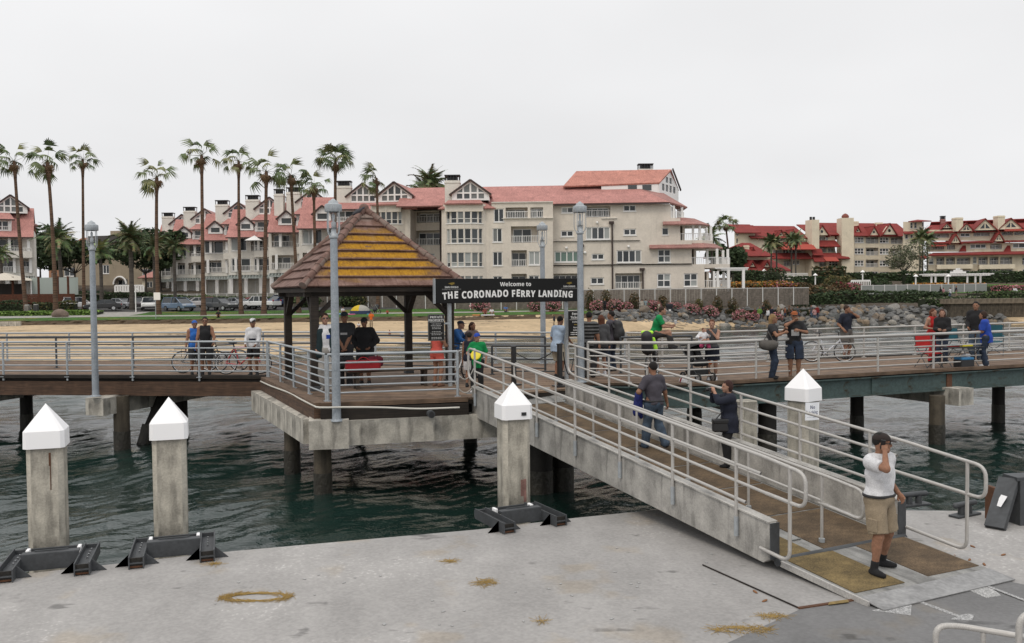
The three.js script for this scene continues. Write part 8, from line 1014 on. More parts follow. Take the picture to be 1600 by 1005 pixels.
{ // woman photographing
  const p = onGangway(1140, 729), t = person({ pos: p, h: 1.60, turn: -1.55, cell: 0.014, hc: 0.0055, build: 1.08, skin: 'fair', headPitch: 0.05, fl: [0.09, 0.07, 0.05], fr: [-0.09, 0.07, -0.04], hl: [0.06, 1.56, 0.33], hr: [-0.07, 1.55, 0.33], poleL: [0.8, -1, 0], poleR: [-0.8, -1, 0], curlL: 0.8, curlR: 0.8, top: { c: C.navy, sleeve: 1.95, hem: -0.22, off: 0.024, name: 'jacket', flare: 1.04 }, bottom: { c: C.black }, shoes: C.black, hair: { c: [0.05, 0.018, 0.014], bob: true }, label: 'woman in navy jacket taking a photo on the gangway' });
  const c = inWorld(t, t.J.wL.clone().lerp(t.J.wR, 0.5).add(V(0, 0.03, 0.07))), k = thing('camera', 'small black camera held up by the woman on the gangway', 'camera', c, -1.55); part('body', rbox(0.12, 0.075, 0.04, 0.008), mat.blackGloss, k); part('lens', xf(cyl(0.03, 0.028, 0.05, 0, 0, 0, 12), 0, 0, 0.02, Math.PI / 2), mat.black, k);
  const b = inWorld(t, t.J.T(0.13, -0.06, 0.22)), bag = thing('shoulder_bag', 'black shoulder bag hanging at the photographing woman', 'bag', b, -1.55); part('pouch', rbox(0.15, 0.24, 0.30, 0.04), mat.black, bag); part('flap', rbox(0.165, 0.1, 0.31, 0.03, 0, 0.08, 0), mat.blackGloss, bag); part('strap', pipe([V(0, 0.1, 0.1), V(-0.06, 0.3, -0.08), V(-0.2, 0.56, -0.2), V(-0.3, 0.5, -0.34), V(-0.24, 0.2, -0.36), V(-0.1, 0.05, -0.2)], 0.012, 5, false, 20), mat.black, bag);
}
// on the pier, left to right
const shirtMark = cloth(C.royal), whitePrint = cloth([0.5, 0.5, 0.5]);
stand(305, 585, 501, { turn: 0.55, skin: 'tan', top: { c: [0.03, 0.16, 0.55], sleeve: 0, hem: -0.16 }, bottom: { type: 'shorts', c: C.charcoal, len: 0.98 }, bandana: C.blue, shades: true, hl: [0.2, 1.02, 0.34], hr: [-0.3, 0.86, 0.08], shoes: C.black, label: 'man in blue sleeveless top and blue bandana beside the bikes' });
stand(322, 586, 496, { turn: 0.25, skin: 'tan', build: 1.08, top: { c: C.black, sleeve: 0, hem: -0.14 }, bottom: { type: 'shorts', c: C.black, len: 1.0 }, shades: true, hair: { c: C.blackHair }, hl: [0.26, 1.0, 0.30], shoes: C.black, label: 'man in black sleeveless top and sunglasses beside the bikes' });
stand(397, 587, 499, { turn: -0.05, skin: 'tan', top: { c: C.white, sleeve: 1.9, hem: -0.08, print: [0, 0.2, 0.22, 0.07, cloth(C.navy)] }, bottom: { type: 'shorts', c: C.black, len: 0.75, wide: 1.06 }, helmet: C.white, shades: true, hl: [0.16, 0.98, 0.28], hr: [-0.16, 0.98, 0.28], shoes: C.black, label: 'cyclist in white jersey and white helmet behind a red bike' });
stand(509, 610, 490, { turn: 0.35, skin: 'fair', build: 1.02, top: { c: C.white, sleeve: 0.6, hem: -0.1, off: 0.012, print: [0.05, 0.3, 0.09, 0.09, shirtMark] }, bottom: { c: C.stone }, shades: true, hair: { c: C.brownHair }, hl: [0.2, 0.95, 0.1], hr: [-0.22, 0.96, 0.06], shoes: C.stone, label: 'man in open dark jacket, white tee and pale trousers at gazebo post', jacket: true });
{ const t = scene.children[scene.children.length - 1], J = t.J, S = J.S; const g = skinNet([cap(J.T(0.10, 0.40, 0.03), J.T(0.13, -0.1, 0.04), 0.12, 0.12, 0.05), cap(J.T(-0.10, 0.40, 0.03), J.T(-0.13, -0.1, 0.04), 0.12, 0.12, 0.05), cap(J.T(0, 0.42, -0.06), J.T(0, -0.08, -0.05), 0.11, 0.11, 0.06), cap(J.shL, J.eL, 0.072, 0.06, 0.04), cap(J.eL, J.wL, 0.06, 0.045, 0.03), cap(J.shR, J.eR, 0.072, 0.06, 0.04), cap(J.eR, J.wR, 0.06, 0.045, 0.03)], 0.018, 0.008, (x, y, z, d) => { let r = d + 0.02 * (fbm(x * 9 + 9, y * 8 + 9, 4096, 3, 3) - 0.5); if (z > 0.0) r = Math.max(r, 0.07 + (1.45 - y) * 0.05 - Math.abs(x)); return r; }); part('jacket', g, cloth([0.012, 0.03, 0.035]), t); }
stand(540, 603, 488, { turn: 0.05, skin: 'tan', build: 1.08, top: { c: [0.03, 0.032, 0.035], sleeve: 0.75, hem: -0.14, print: [0, 0.32, 0.16, 0.05, whitePrint] }, bottom: { c: C.charcoal }, cap: [0.04, 0.06, 0.07], hl: [0.03, 0.92, 0.19], hr: [-0.03, 0.93, 0.19], poleL: [1, -0.5, -0.2], poleR: [-1, -0.5, -0.2], curlL: 0.8, curlR: 0.8, shoes: C.black, label: 'man in dark printed tee and cap with hands clasped in gazebo' });
stand(571, 600, 497, { turn: -0.1, skin: 'tan', build: 1.16, top: { c: C.black, sleeve: 1.95, hem: -0.16, off: 0.028, name: 'jacket' }, bottom: { type: 'shorts', c: C.charcoal, len: 0.9 }, cap: C.charcoal, shades: true, hl: [0.19, 1.0, 0.14], hr: [-0.19, 1.0, 0.14], poleL: [1, -0.4, -0.5], poleR: [-1, -0.4, -0.5], shoes: C.black, label: 'man in black jacket and sunglasses right of the red bags' });
stand(683, 604, 506, { turn: 2.5, skin: 'tan', lean: 0.1, top: { c: C.coral, sleeve: 0, hem: -0.05 }, bottom: { type: 'shorts', c: C.coral, len: 0.4 }, hair: { c: C.brownHair, long: 0.25 }, hr: [-0.2, 1.15, 0.3], sandal: true, shoes: [0.2, 0.1, 0.06], label: 'woman in coral top and shorts below the private property sign' });
stand(710, 592, 500, { turn: 1.3, skin: 'fair', lean: 0.28, top: { c: [0.03, 0.14, 0.4], sleeve: 1.7, hem: -0.12 }, bottom: { type: 'shorts', c: C.stone, len: 1.0 }, cap: C.navy, hl: [0.16, 1.08, 0.5], hr: [-0.16, 1.08, 0.5], poleL: [1, -0.6, 0], poleR: [-1, -0.6, 0], shoes: C.white, label: 'person in blue shirt leaning on a bicycle behind gazebo post' });
stand(738, 591, 504, { turn: 0.75, skin: 'tan', build: 0.95, top: { c: C.taupe, sleeve: 1.9, hem: -0.16, off: 0.02 }, bottom: { c: C.charcoal }, hair: { c: [0.06, 0.026, 0.016], long: 0.28 }, hl: [0.2, 0.95, 0.16], shoes: C.charcoal, label: 'brunette woman in taupe top standing behind the two children' });
stand(734, 605, 520, { turn: 2.8, skin: 'tan', build: 1.0, top: { c: C.navy, sleeve: 0, hem: -0.12, off: 0.02 }, bottom: { type: 'shorts', c: C.white, len: 0.8 }, hair: { c: C.blackHair }, shoes: C.charcoal, label: 'dark-haired child in navy vest and white shorts' });
{ const t = stand(747, 613, 521, { turn: -0.25, skin: 'fair', build: 1.04, top: { c: C.green, sleeve: 0.85, hem: -0.2, print: [-0.06, 0.36, 0.08, 0.06, cloth(C.white)] }, bottom: { c: C.black }, cap: C.royal, hr: [-0.08, 1.10, 0.24], poleR: [-1, -0.7, 0], curlR: 0.7, hl: [0.26, 0.92, 0.05], fr: [-0.12, 0.075, 0.12], shoes: C.white, label: 'child in green tee and blue cap holding a yellow disc' }); const d = solo('flying_disc', uvm(lathe([[0.001, 0.012], [0.09, 0.012], [0.125, 0.006], [0.13, -0.012], [0.122, -0.012], [0.115, 0.0], [0.001, 0.002]], 20)), plain(0.75, 0.62, 0.03, 0.5), 'yellow disc in the hand of the green-shirted child', 'disc'); d.position.copy(inWorld(t, t.J.wR.clone().add(V(0.09, 0.03, 0.06)))); d.rotation.set(1.1, 0.2, 0.3); }
stand(872, 592, 495, { turn: 2.2, skin: 'tan', lean: 0.1, build: 1.06, top: { c: C.sky, sleeve: 0.85, hem: -0.17, off: 0.022, fold: 0.034 }, bottom: { type: 'shorts', c: [0.5, 0.44, 0.34], len: 0.9 }, hair: { c: C.blackHair }, headYaw: 0.2, headPitch: 0.25, hl: [0.22, 0.98, 0.2], hr: [-0.12, 0.98, 0.42], shoes: C.charcoal, label: 'man in light blue shirt and beige shorts at the gangway head' });
stand(921, 590, 488, { turn: 2.9, skin: 'tan', build: 1.12, top: { m: std({ map: stripeT, color: lin(0.55, 0.55, 0.55), roughness: 0.95 }), sleeve: 0.8, hem: -0.14 }, bottom: { c: C.charcoal }, hair: { c: C.blackHair }, shoes: C.black, label: 'man in grey striped shirt seen from behind by the lamp post' });
stand(940, 587, 493, { turn: -2.9, skin: 'fair', build: 0.98, top: { c: C.grey, sleeve: 1.9, hem: -0.14, off: 0.02 }, bottom: { type: 'shorts', c: C.navy, len: 0.8 }, hair: { c: C.redHair, long: 0.2 }, hl: [0.12, 1.1, 0.28], shoes: C.white, label: 'woman with auburn hair and grey top seen from behind' });
{ const t = stand(957, 580, 487, { turn: -2.3, skin: 'tan', top: { c: C.purple, sleeve: 1.2, hem: -0.12 }, bottom: { m: indigo }, hair: { c: C.blackHair }, headYaw: 0.3, shoes: C.charcoal, label: 'man in jeans carrying a black backpack beside the auburn-haired woman' }); const b = solo('backpack', skinNet([cap(V(0, 0.18, 0), V(0, -0.16, -0.02), 0.14, 0.17, 0.06), ell(V(0, -0.06, -0.12), V(0.12, 0.15, 0.09), 0.05), cap(V(0.16, 0.1, 0.06), V(0.14, 0.24, 0.14), 0.025, 0.025, 0.03), cap(V(-0.16, 0.1, 0.06), V(-0.14, 0.24, 0.14), 0.025, 0.025, 0.03)], 0.02), mat.black, 'black backpack on the man in jeans', 'backpack'); b.position.copy(inWorld(t, t.J.T(0, 0.26, -0.22))); b.rotation.y = -2.3; }
{ const p = V(4.25, PIER, -26.63), t = person({ pos: p, h: 1.74, turn: 1.45, pelvis: [0, 1.16, 0.0], lean: 0.28, skin: 'fair', build: 1.1, top: { c: C.green, sleeve: 0.8, hem: -0.12, fold: 0.03 }, bottom: { c: [0.05, 0.048, 0.048], wide: 1.16 }, hair: { c: C.brownHair }, fl: [0.12, 0.80, 0.50], fr: [-0.12, 0.78, 0.46], hl: [0.10, 1.40, 0.52], hr: [-0.10, 1.36, 0.46], poleL: [0.9, -1, -0.3], poleR: [-0.9, -1, -0.3], curlL: 0.8, shoes: C.black, label: 'man in bright green tee sitting up on the dark railing' }); const c = solo('paper_cup', uvm(lathe([[0.001, 0], [0.03, 0], [0.042, 0.11], [0.046, 0.112], [0.044, 0.125], [0.001, 0.128]], 12)), cloth(C.white), 'white paper cup held by the green-shirted man', 'cup'); c.position.copy(inWorld(t, t.J.wL.clone().add(V(-0.02, 0.03, 0.09)))); }
{ const t = stand(1113, 595, 500, { turn: -0.35, skin: 'fair', build: 0.96, top: { c: C.grey, sleeve: 0, hem: -0.06 }, bottom: { type: 'skirt', c: C.navy, len: 0.56 }, hair: { c: C.redHair, tail: true }, hl: [0.02, 1.42, 0.22], poleL: [0.9, -1, 0], hr: [-0.20, 1.16, 0.26], poleR: [-1, -1, -0.2], shoes: C.white, label: 'woman in grey top and navy skirt holding a baby' });
  const bp = inWorld(t, t.J.wR.clone().add(V(-0.04, -0.34, 0.04))); person({ pos: bp, h: 0.78, turn: 0.4, pelvis: [0, 0.72, 0], cell: 0.02, build: 1.35, skin: 'fair', lean: 0.15, fl: [0.14, 0.45, 0.45], fr: [-0.3, 0.5, 0.35], hl: [0.3, 1.1, 0.3], hr: [-0.35, 1.0, 0.3], top: { c: C.white, sleeve: 1.6, hem: -0.1, off: 0.03 }, bottom: { c: [0.6, 0.08, 0.2], off: 0.03 }, hair: { c: C.redHair }, shoes: [0.6, 0.08, 0.2], label: 'baby in white top and pink leggings held by the woman' }); }
{ const t = stand(1206, 592, 492, { turn: 1.15, skin: 'tan', top: { c: C.charcoal, sleeve: 0.55, hem: -0.15 }, bottom: { m: indigo }, hair: { c: C.blonde, long: 0.22 }, hr: [-0.12, 1.28, 0.36], hl: [0.1, 1.36, 0.34], poleL: [0.8, -1, 0], poleR: [-0.8, -1, 0], curlL: 0.8, curlR: 0.8, shoes: C.black, label: 'blonde woman in dark top and jeans facing the man in black tee' }); const b = solo('handbag', skinNet([cap(V(-0.14, 0, 0), V(0.14, 0, 0), 0.12, 0.12, 0.06), ell(V(0, -0.04, 0), V(0.2, 0.12, 0.12), 0.05), cap(V(-0.15, 0.05, 0), V(0, 0.34, 0), 0.015, 0.015, 0.02), cap(V(0.15, 0.05, 0), V(0, 0.34, 0), 0.015, 0.015, 0.02)], 0.016), cloth([0.12, 0.11, 0.10]), 'grey handbag at the side of the blonde woman', 'bag'); b.position.copy(inWorld(t, t.J.T(-0.26, 0.02, -0.05))); b.rotation.y = -0.4; }
{ const t = stand(1241, 590, 487, { turn: -0.2, skin: 'tan', build: 1.14, belly: 1.08, top: { c: C.black, sleeve: 0.9, hem: -0.14, print: [0.01, 0.27, 0.2, 0.16, whitePrint] }, bottom: { type: 'shorts', m: indigo, len: 0.98 }, cap: [0.35, 0.10, 0.03], shades: true, hr: [-0.03, 1.52, 0.19], poleR: [-1, -0.6, 0.1], hl: [0.08, 1.27, 0.30], poleL: [1, -0.7, 0], curlR: 0.85, curlL: 0.85, sandal: true, shoes: [0.14, 0.08, 0.05], label: 'man in black printed tee and orange cap eating' }); }
stand(1322, 561, 478, { turn: 0.5, skin: 'tan', build: 1.08, top: { c: C.navy, sleeve: 0.85, hem: -0.13 }, bottom: { type: 'shorts', c: [0.13, 0.12, 0.11], len: 0.98 }, hair: { c: C.brownHair }, headYaw: 0.4, hl: [0.06, 1.52, 0.2], poleL: [1, -0.7, 0], curlL: 0.85, hr: [-0.26, 0.98, 0.12], shoes: C.charcoal, label: 'man in navy polo and grey shorts beside the parked bike' });
stand(1457, 566, 483, { turn: 0.35, skin: 'fair', top: { c: C.red, sleeve: 0, hem: -0.1 }, bottom: { c: C.red }, hair: { c: C.redHair, long: 0.25 }, hr: [-0.2, 1.12, 0.2], shoes: C.charcoal, label: 'red-haired woman in red dress behind the red folding chair' });
stand(1472, 568, 484, { turn: -0.5, skin: 'fair', top: { c: C.black, sleeve: 1.9, hem: -0.14, off: 0.02 }, bottom: { m: indigo }, hair: { c: [0.09, 0.035, 0.02], long: 0.3 }, hr: [-0.1, 1.12, 0.28], hl: [0.12, 1.1, 0.26], shoes: C.charcoal, label: 'woman in black jacket beside the woman in red' });
stand(1525, 563, 472, { turn: -0.7, skin: 'tan', build: 1.1, top: { c: C.black, sleeve: 1.9, hem: -0.13, off: 0.018 }, bottom: { m: denim }, hair: { c: C.blackHair }, hl: [0.22, 0.95, 0.18], hr: [-0.16, 1.0, 0.26], shoes: C.charcoal, label: 'tall man in black top standing behind the folding table' });
stand(1541, 573, 487, { turn: -2.2, skin: 'tan', build: 1.1, lean: 0.1, top: { c: C.royal, sleeve: 0.9, hem: -0.18, off: 0.024 }, bottom: { m: indigo }, hair: { c: C.brownHair, bob: true }, hl: [0.12, 1.1, 0.32], hr: [-0.1, 1.1, 0.35], shoes: C.white, label: 'woman in bright blue tee at the folding table' });
// small figures on the shore
{
  const R = rng(12), tops = [C.black, C.navy, C.grey, C.white, C.charcoal, C.taupe, [0.2, 0.24, 0.3], [0.35, 0.33, 0.3]], bots = [C.indigo, C.charcoal, C.khaki, C.denim, C.black], skins = ['fair', 'tan', 'brown'], hairs = [C.brownHair, C.blackHair, C.blonde, C.redHair];
  const tiny = (px, py, head, label, o = {}) => { const D = o.D ?? 111.5, p = Dp(px, py, D); p.y = o.y ?? groundY(p.x, p.z) + 0.03; person({ pos: p, h: o.h ?? 1.6 + R() * 0.25, turn: o.turn ?? (R() - 0.5) * 6, cell: 0.05, skin: skins[(R() * 3) | 0], group: o.group ?? 'people on the shore', hl: o.hl ?? [0.25, 0.95 + R() * 0.3, 0.1 + R() * 0.25], fl: [0.1, 0.075, 0.1 * R()], fr: [-0.1, 0.075, -0.12 * R()], top: { c: o.top ?? tops[(R() * 8) | 0], sleeve: R() < 0.5 ? 0.8 : 1.9, hem: -0.14, off: 0.02 }, bottom: { type: R() < 0.35 ? 'shorts' : 'pants', c: o.bot ?? bots[(R() * 5) | 0] }, shoes: C.charcoal, hair: { c: hairs[(R() * 4) | 0] }, label, ...o.x }); };
  tiny(945, 482, 463, 'walker in black with a white bag before the pink bushes', { top: C.black, bot: C.black }); tiny(1003, 482, 461, 'pale-shirted walker left of a close pair on the promenade', { top: [0.45, 0.42, 0.36], bot: [0.4, 0.38, 0.34] }); tiny(1009, 482, 462, 'blue-shirted walker of a close pair on the promenade', { top: [0.25, 0.32, 0.34], bot: C.indigo }); tiny(1030, 482, 460, 'walker in cream shirt left of the trash can', { top: [0.5, 0.45, 0.36], bot: C.khaki }); tiny(960, 482, 465, 'walker among the pink bushes', { top: [0.3, 0.16, 0.15] });
  const cr = [[1180, 'C'], [1187, 0], [1193, 1], [1200, 2], [1206, 3], [1217, 4], [1222, 5], [1227, 6], [1233, 7], [1238, 8], [1246, 9], [1268, 10], [1273, 11], [1277, 12]]; const desc = ['in dark red', 'in a green vest', 'in black at the conifer', 'in white and blue', 'in dark jeans', 'bending in tan', 'in a pale shirt', 'in rust top', 'in brown jacket', 'tall in navy and jeans', 'in grey jacket', 'in grey, left of the small trio', 'in pink, middle of the small trio', 'in red and black, right of the small trio'], dc = [[0.12, 0.02, 0.03], [0.16, 0.3, 0.06], C.black, C.white, C.navy, C.khaki, [0.5, 0.46, 0.42], [0.3, 0.1, 0.05], [0.14, 0.08, 0.05], C.navy, C.grey, C.grey, [0.5, 0.28, 0.27], [0.22, 0.02, 0.02]]; cr.forEach(([px], i) => tiny(px, 481, 460, 'person ' + desc[i] + ' in the promenade crowd', { top: dc[i], D: 113 + (i % 3) * 0.7, group: 'crowd on the promenade' }));
  tiny(1470, 456, 445, 'dark figure at the glass fence, left one', { D: 128, y: 3.1, top: C.black }); tiny(1474, 456, 446, 'figure in pink at the glass fence', { D: 128, y: 3.0, top: [0.6, 0.3, 0.32] }); tiny(1485, 456, 446, 'figure in white at the glass fence', { D: 128, y: 3.0, top: C.white }); tiny(1494, 456, 445, 'dark figure at the glass fence, right one', { D: 128, y: 3.1, top: C.navy }); tiny(1586, 456, 445, 'figure in white above the right hedge', { D: 130, y: 2.9, top: C.white });
  tiny(866, 495, 480, 'child walking on the sand below the welcome sign', { D: 97, h: 1.35, top: C.navy }); tiny(580, 511, 487, 'person in bright orange shirt standing on the sand', { D: 93, h: 1.68, top: C.orange, bot: C.khaki, turn: 0.2 });
  const sit = (px, D, label, top, bot, o = {}) => { const p = Dp(px, 490, D); p.y = groundY(p.x, p.z) + 0.02; person({ pos: p, h: o.h ?? 1.6, turn: o.turn ?? 0.3, cell: 0.05, skin: 'tan', group: 'people sitting on the lawn', pelvis: [0, 0.14, 0], lean: 0.15, fl: [0.15, 0.08, 0.62], fr: [-0.15, 0.08, 0.55], hl: [0.2, 0.5, 0.35], hr: [-0.2, 0.45, 0.3], top: { c: top, sleeve: 0.8, hem: -0.05, off: 0.02 }, bottom: { c: bot }, shoes: C.charcoal, hair: { c: C.brownHair }, label }); };
  sit(341, 104, 'person in black sitting on the lawn edge', C.black, C.black); sit(757, 106, 'picnicker in dark red on the lawn', [0.25, 0.06, 0.05], C.charcoal); sit(768, 106, 'picnicker in white on the lawn', C.white, C.stone); sit(535, 110, 'picnicker in white left of the tent', C.white, C.taupe, { turn: 1 }); sit(605, 109, 'child in red right of the tent', [0.5, 0.1, 0.06], C.charcoal, { h: 1.0 }); sit(790, 112, 'lounging person in blue by the path', [0.1, 0.2, 0.45], C.navy); sit(560, 93, 'child sitting on the sand left of the orange shirt', C.white, C.navy, { h: 1.0 }); sit(608, 86, 'child in orange crouching on the wet sand', C.orange, C.black, { h: 0.95 }); sit(627, 85, 'child in white crouching on the wet sand', C.white, C.denim, { h: 1.0 }); sit(986, 97, 'child in white and yellow playing at the water', [0.6, 0.55, 0.4], C.charcoal, { h: 0.9 });
}

// ---------- cars ----------
const PAINT = (c) => new THREE.MeshPhysicalMaterial({ color: lin(...c), roughness: 0.35, clearcoat: 0.8, clearcoatRoughness: 0.08, side: THREE.DoubleSide }), carGlass = std({ color: lin(0.025, 0.03, 0.034), roughness: 0.06 }), lampM = plain(0.7, 0.7, 0.68, 0.15), tailM = plain(0.35, 0.01, 0.01, 0.2);
// side profiles, nose at +x: body outline and glass-house outline
const CARS = { sedan: [4.7, 1.78, [[-2.3, 0.35], [-2.35, 0.75], [-2.2, 0.95], [-1.5, 1.0], [1.0, 0.96], [2.1, 0.8], [2.32, 0.6], [2.3, 0.32]], [[-1.75, 0.98], [-1.0, 1.42], [0.2, 1.44], [1.15, 0.95]]], van: [5.0, 1.95, [[-2.4, 0.35], [-2.45, 0.8], [-2.4, 1.05], [1.35, 1.05], [2.2, 0.92], [2.45, 0.7], [2.45, 0.32]], [[-2.36, 1.03], [-2.15, 1.68], [-1.6, 1.76], [0.55, 1.72], [1.75, 1.0]]], suv: [4.7, 1.9, [[-2.25, 0.4], [-2.32, 0.85], [-2.25, 1.05], [1.1, 1.05], [2.0, 0.98], [2.3, 0.75], [2.3, 0.4]], [[-2.15, 1.03], [-1.85, 1.6], [-1.4, 1.7], [0.25, 1.68], [1.2, 1.03]]], pickup: [5.5, 1.95, [[-2.7, 0.55], [-2.72, 1.1], [-0.45, 1.1], [1.3, 1.1], [2.5, 1.02], [2.72, 0.8], [2.72, 0.45]], [[-0.5, 1.08], [-0.35, 1.72], [0.75, 1.74], [1.35, 1.08]]] };
function car(px, py, D, turn, kind, color, label) {
  const p = Dp(px, py, D); p.y = groundY(p.x, p.z) + 0.02; const t = thing('parked_car', label, 'car', p, turn, 'cars in the car park'), [L, W, body, cab] = CARS[kind], m = PAINT(color);
  part('body', slab(body, W, 0.07), m, t); const g = slab(cab, W - 0.14, 0.05), q = g.attributes.position; for (let i = 0; i < q.count; i++) { const k = clamp((q.getY(i) - 1.0) / 0.7); q.setZ(i, q.getZ(i) * (1 - 0.2 * k)); } g.computeVertexNormals(); part('windows', g, carGlass, t);
  const top = Math.max(...cab.map((c) => c[1])), tx = cab.filter((c) => c[1] > top - 0.1).map((c) => c[0]); part('roof', rbox(Math.max(...tx) - Math.min(...tx) + 0.25, 0.05, W * 0.76, 0.02, (Math.max(...tx) + Math.min(...tx)) / 2, top + 0.01, 0), m, t);
  const pl = []; for (const s of [-1, 1]) { const n = cab.length; for (const [a, b] of [[0, 1], [n - 1, n - 2]]) pl.push(beam(V(cab[a][0], cab[a][1], s * (W / 2 - 0.06)), V(cab[b][0], cab[b][1], s * (W / 2 - 0.06) * 0.82), 0.07, 0.07)); const mx = (cab[0][0] + cab[n - 1][0]) / 2; pl.push(beam(V(mx, 1.0, s * (W / 2 - 0.055)), V(mx, top, s * (W / 2 - 0.055) * 0.8), 0.05, 0.09)); } part('pillar', pl, m, t);
  for (const x of [-L * 0.29, L * 0.3]) for (const s of [-1, 1]) { const w = part('wheel', xf(new THREE.CylinderGeometry(0.34, 0.34, 0.22, 20).rotateX(Math.PI / 2), x, 0.34, s * (W / 2 - 0.08)), mat.rubber, t); part('rim', xf(new THREE.CylinderGeometry(0.21, 0.21, 0.24, 12).rotateX(Math.PI / 2), x, 0.34, s * (W / 2 - 0.075)), mat.chrome, w); }
  for (const s of [-1, 1]) { const n = body[body.length - 2]; part('headlight', rbox(0.12, 0.16, 0.36, 0.04, n[0] - 0.08, n[1] + 0.06, s * (W / 2 - 0.28)), lampM, t); part('tail_light', rbox(0.1, 0.22, 0.22, 0.03, body[1][0] + 0.04, body[1][1] + 0.05, s * (W / 2 - 0.16)), tailM, t); part('mirror', rbox(0.12, 0.12, 0.2, 0.03, cab[cab.length - 1][0] - 0.35, 1.05, s * (W / 2 + 0.05)), m, t); } part('bumper', [rbox(0.16, 0.2, W * 0.9, 0.05, L / 2 - 0.1, 0.42, 0), rbox(0.16, 0.2, W * 0.9, 0.05, -L / 2 + 0.1, 0.46, 0)], mat.black, t); return t;
}
car(124, 474, 122, 0.5, 'suv', [0.7, 0.7, 0.7], 'white car half hidden behind the clipped hedge'); car(160, 484, 119, -2.75, 'sedan', [0.012, 0.012, 0.014], 'black sedan left of the motorcycle'); car(190, 478, 126, -0.4, 'sedan', [0.35, 0.36, 0.38], 'silver car behind the black sedan'); car(212, 480, 124, -1.1, 'suv', [0.03, 0.015, 0.016], 'dark maroon car behind the thick palm trunk'); car(233, 482, 120, -1.2, 'suv', [0.65, 0.65, 0.64], 'white car facing us left of the blue minivan'); car(279, 485, 118, -0.62, 'van', [0.13, 0.19, 0.28], 'blue-grey minivan beside the tall palm'); car(304, 478, 128, -2.4, 'sedan', [0.6, 0.58, 0.57], 'white car behind the minivan'); car(343, 484, 118, -0.42, 'suv', [0.035, 0.038, 0.042], 'dark grey car between two palms'); car(372, 482, 122, -0.6, 'sedan', [0.3, 0.32, 0.34], 'silver car right of the dark grey car'); car(390, 484, 123.5, -2.6, 'sedan', [0.4, 0.03, 0.03], 'red car low in front of the white pickup'); car(407, 482, 119.5, 2.75, 'pickup', [0.75, 0.75, 0.75], 'white pickup truck right of the red car'); car(436, 480, 128, -2.2, 'suv', [0.02, 0.04, 0.12], 'dark blue car at the gazebo eave'); car(325, 476, 132, -1.2, 'sedan', [0.35, 0.02, 0.02], 'red car behind the dark grey car');

// ---------- bicycles ----------
const wheelG = (r) => { const s = []; for (let i = 0; i < 14; i++) { const a = i / 14 * 6.283; s.push(bar(V(0, 0, (i % 2) * 0.03 - 0.015), V(Math.cos(a) * r, Math.sin(a) * r, 0), 0.0022, 3)); } return [new THREE.TorusGeometry(r, 0.019, 6, 30), merge([...s, xf(new THREE.CylinderGeometry(0.022, 0.022, 0.07, 8).rotateX(Math.PI / 2))]), new THREE.TorusGeometry(r - 0.022, 0.011, 5, 30)]; }, WG = wheelG(0.33);
function bicycle(pos, turn, c, label, o = {}) {   // front wheel at +x
  const t = thing('bicycle', label, 'bicycle', pos, turn, 'bicycles on the pier'), m = PAINT(c); t.rotation.x = o.tilt ?? 0; const A = V(-0.43, 0.35, 0), B = V(0.6, 0.35, 0), bb = V(-0.02, 0.29, 0), st = V(-0.17, 0.82, 0), hd = V(0.42, 0.86, 0), h2 = V(0.45, 0.72, 0), tb = (a, b, r = 0.017) => bar(a, b, r, 7);
  part('frame', [tb(bb, st), tb(st, hd.clone().add(V(0, -0.02, 0))), tb(bb, h2, 0.02), tb(hd, h2, 0.021), ...[-1, 1].flatMap((s) => [tb(A.clone().setZ(s * 0.06), bb.clone().setZ(s * 0.03), 0.011), tb(A.clone().setZ(s * 0.06), st.clone().setZ(s * 0.02), 0.010)])], m, t); part('fork', [-1, 1].map((s) => tb(h2.clone().setZ(s * 0.05), B.clone().setZ(s * 0.055), 0.013)), m, t);
  for (const p of [A, B]) { const w = part('wheel', WG[0], mat.rubber, t); w.position.copy(p); part('rim', WG[2], o.rim ?? mat.chrome, w); part('spokes', WG[1], mat.chrome, w); }
  part('saddle', [xf(new THREE.SphereGeometry(1, 12, 6).scale(0.14, 0.03, 0.075), -0.22, 0.97, 0), tb(st, V(-0.2, 0.95, 0), 0.013)], mat.black, t); part('handlebar', [tb(hd, V(0.4, 1.0, 0), 0.014), pipe([V(0.34, 1.02, -0.29), V(0.40, 1.01, -0.14), V(0.41, 1.0, 0), V(0.40, 1.01, 0.14), V(0.34, 1.02, 0.29)], 0.013, 6, false, 16)], mat.black, t);
  part('crankset', [xf(new THREE.TorusGeometry(0.085, 0.008, 5, 20), bb.x, bb.y, 0.06), tb(bb.clone().setZ(0.07), bb.clone().add(V(0.12, -0.11, 0.08)), 0.011), tb(bb.clone().setZ(-0.07), bb.clone().add(V(-0.12, 0.11, -0.08)), 0.011), box(0.09, 0.02, 0.08, bb.x + 0.12, bb.y - 0.115, 0.12), box(0.09, 0.02, 0.08, bb.x - 0.12, bb.y + 0.11, -0.12)], mat.black, t); if (o.rack) part('rack', [box(0.34, 0.015, 0.12, -0.5, 0.76, 0), box(0.01, 0.4, 0.01, -0.45, 0.55, 0.06)], mat.black, t); return t;
}
const deckAt = (px, py) => G(px, py, PIER + 0.005);
bicycle(deckAt(308, 583), 0.1, [0.05, 0.055, 0.06], 'dark mountain bike held by the man in blue', { rack: true }); bicycle(deckAt(346, 580), -0.15, [0.04, 0.04, 0.045], 'black bike leaning behind the red one'); bicycle(deckAt(376, 585), 0.06, [0.45, 0.03, 0.03], 'red bike with pale rims beside the white cyclist', { rim: plain(0.7, 0.7, 0.7, 0.4) }); bicycle(deckAt(716, 596), 1.25, [0.7, 0.7, 0.68], 'white bike seen end-on beside gazebo post'); bicycle(deckAt(1290, 566), -0.2, [0.55, 0.57, 0.62], 'white and black bike parked beside the navy polo man');
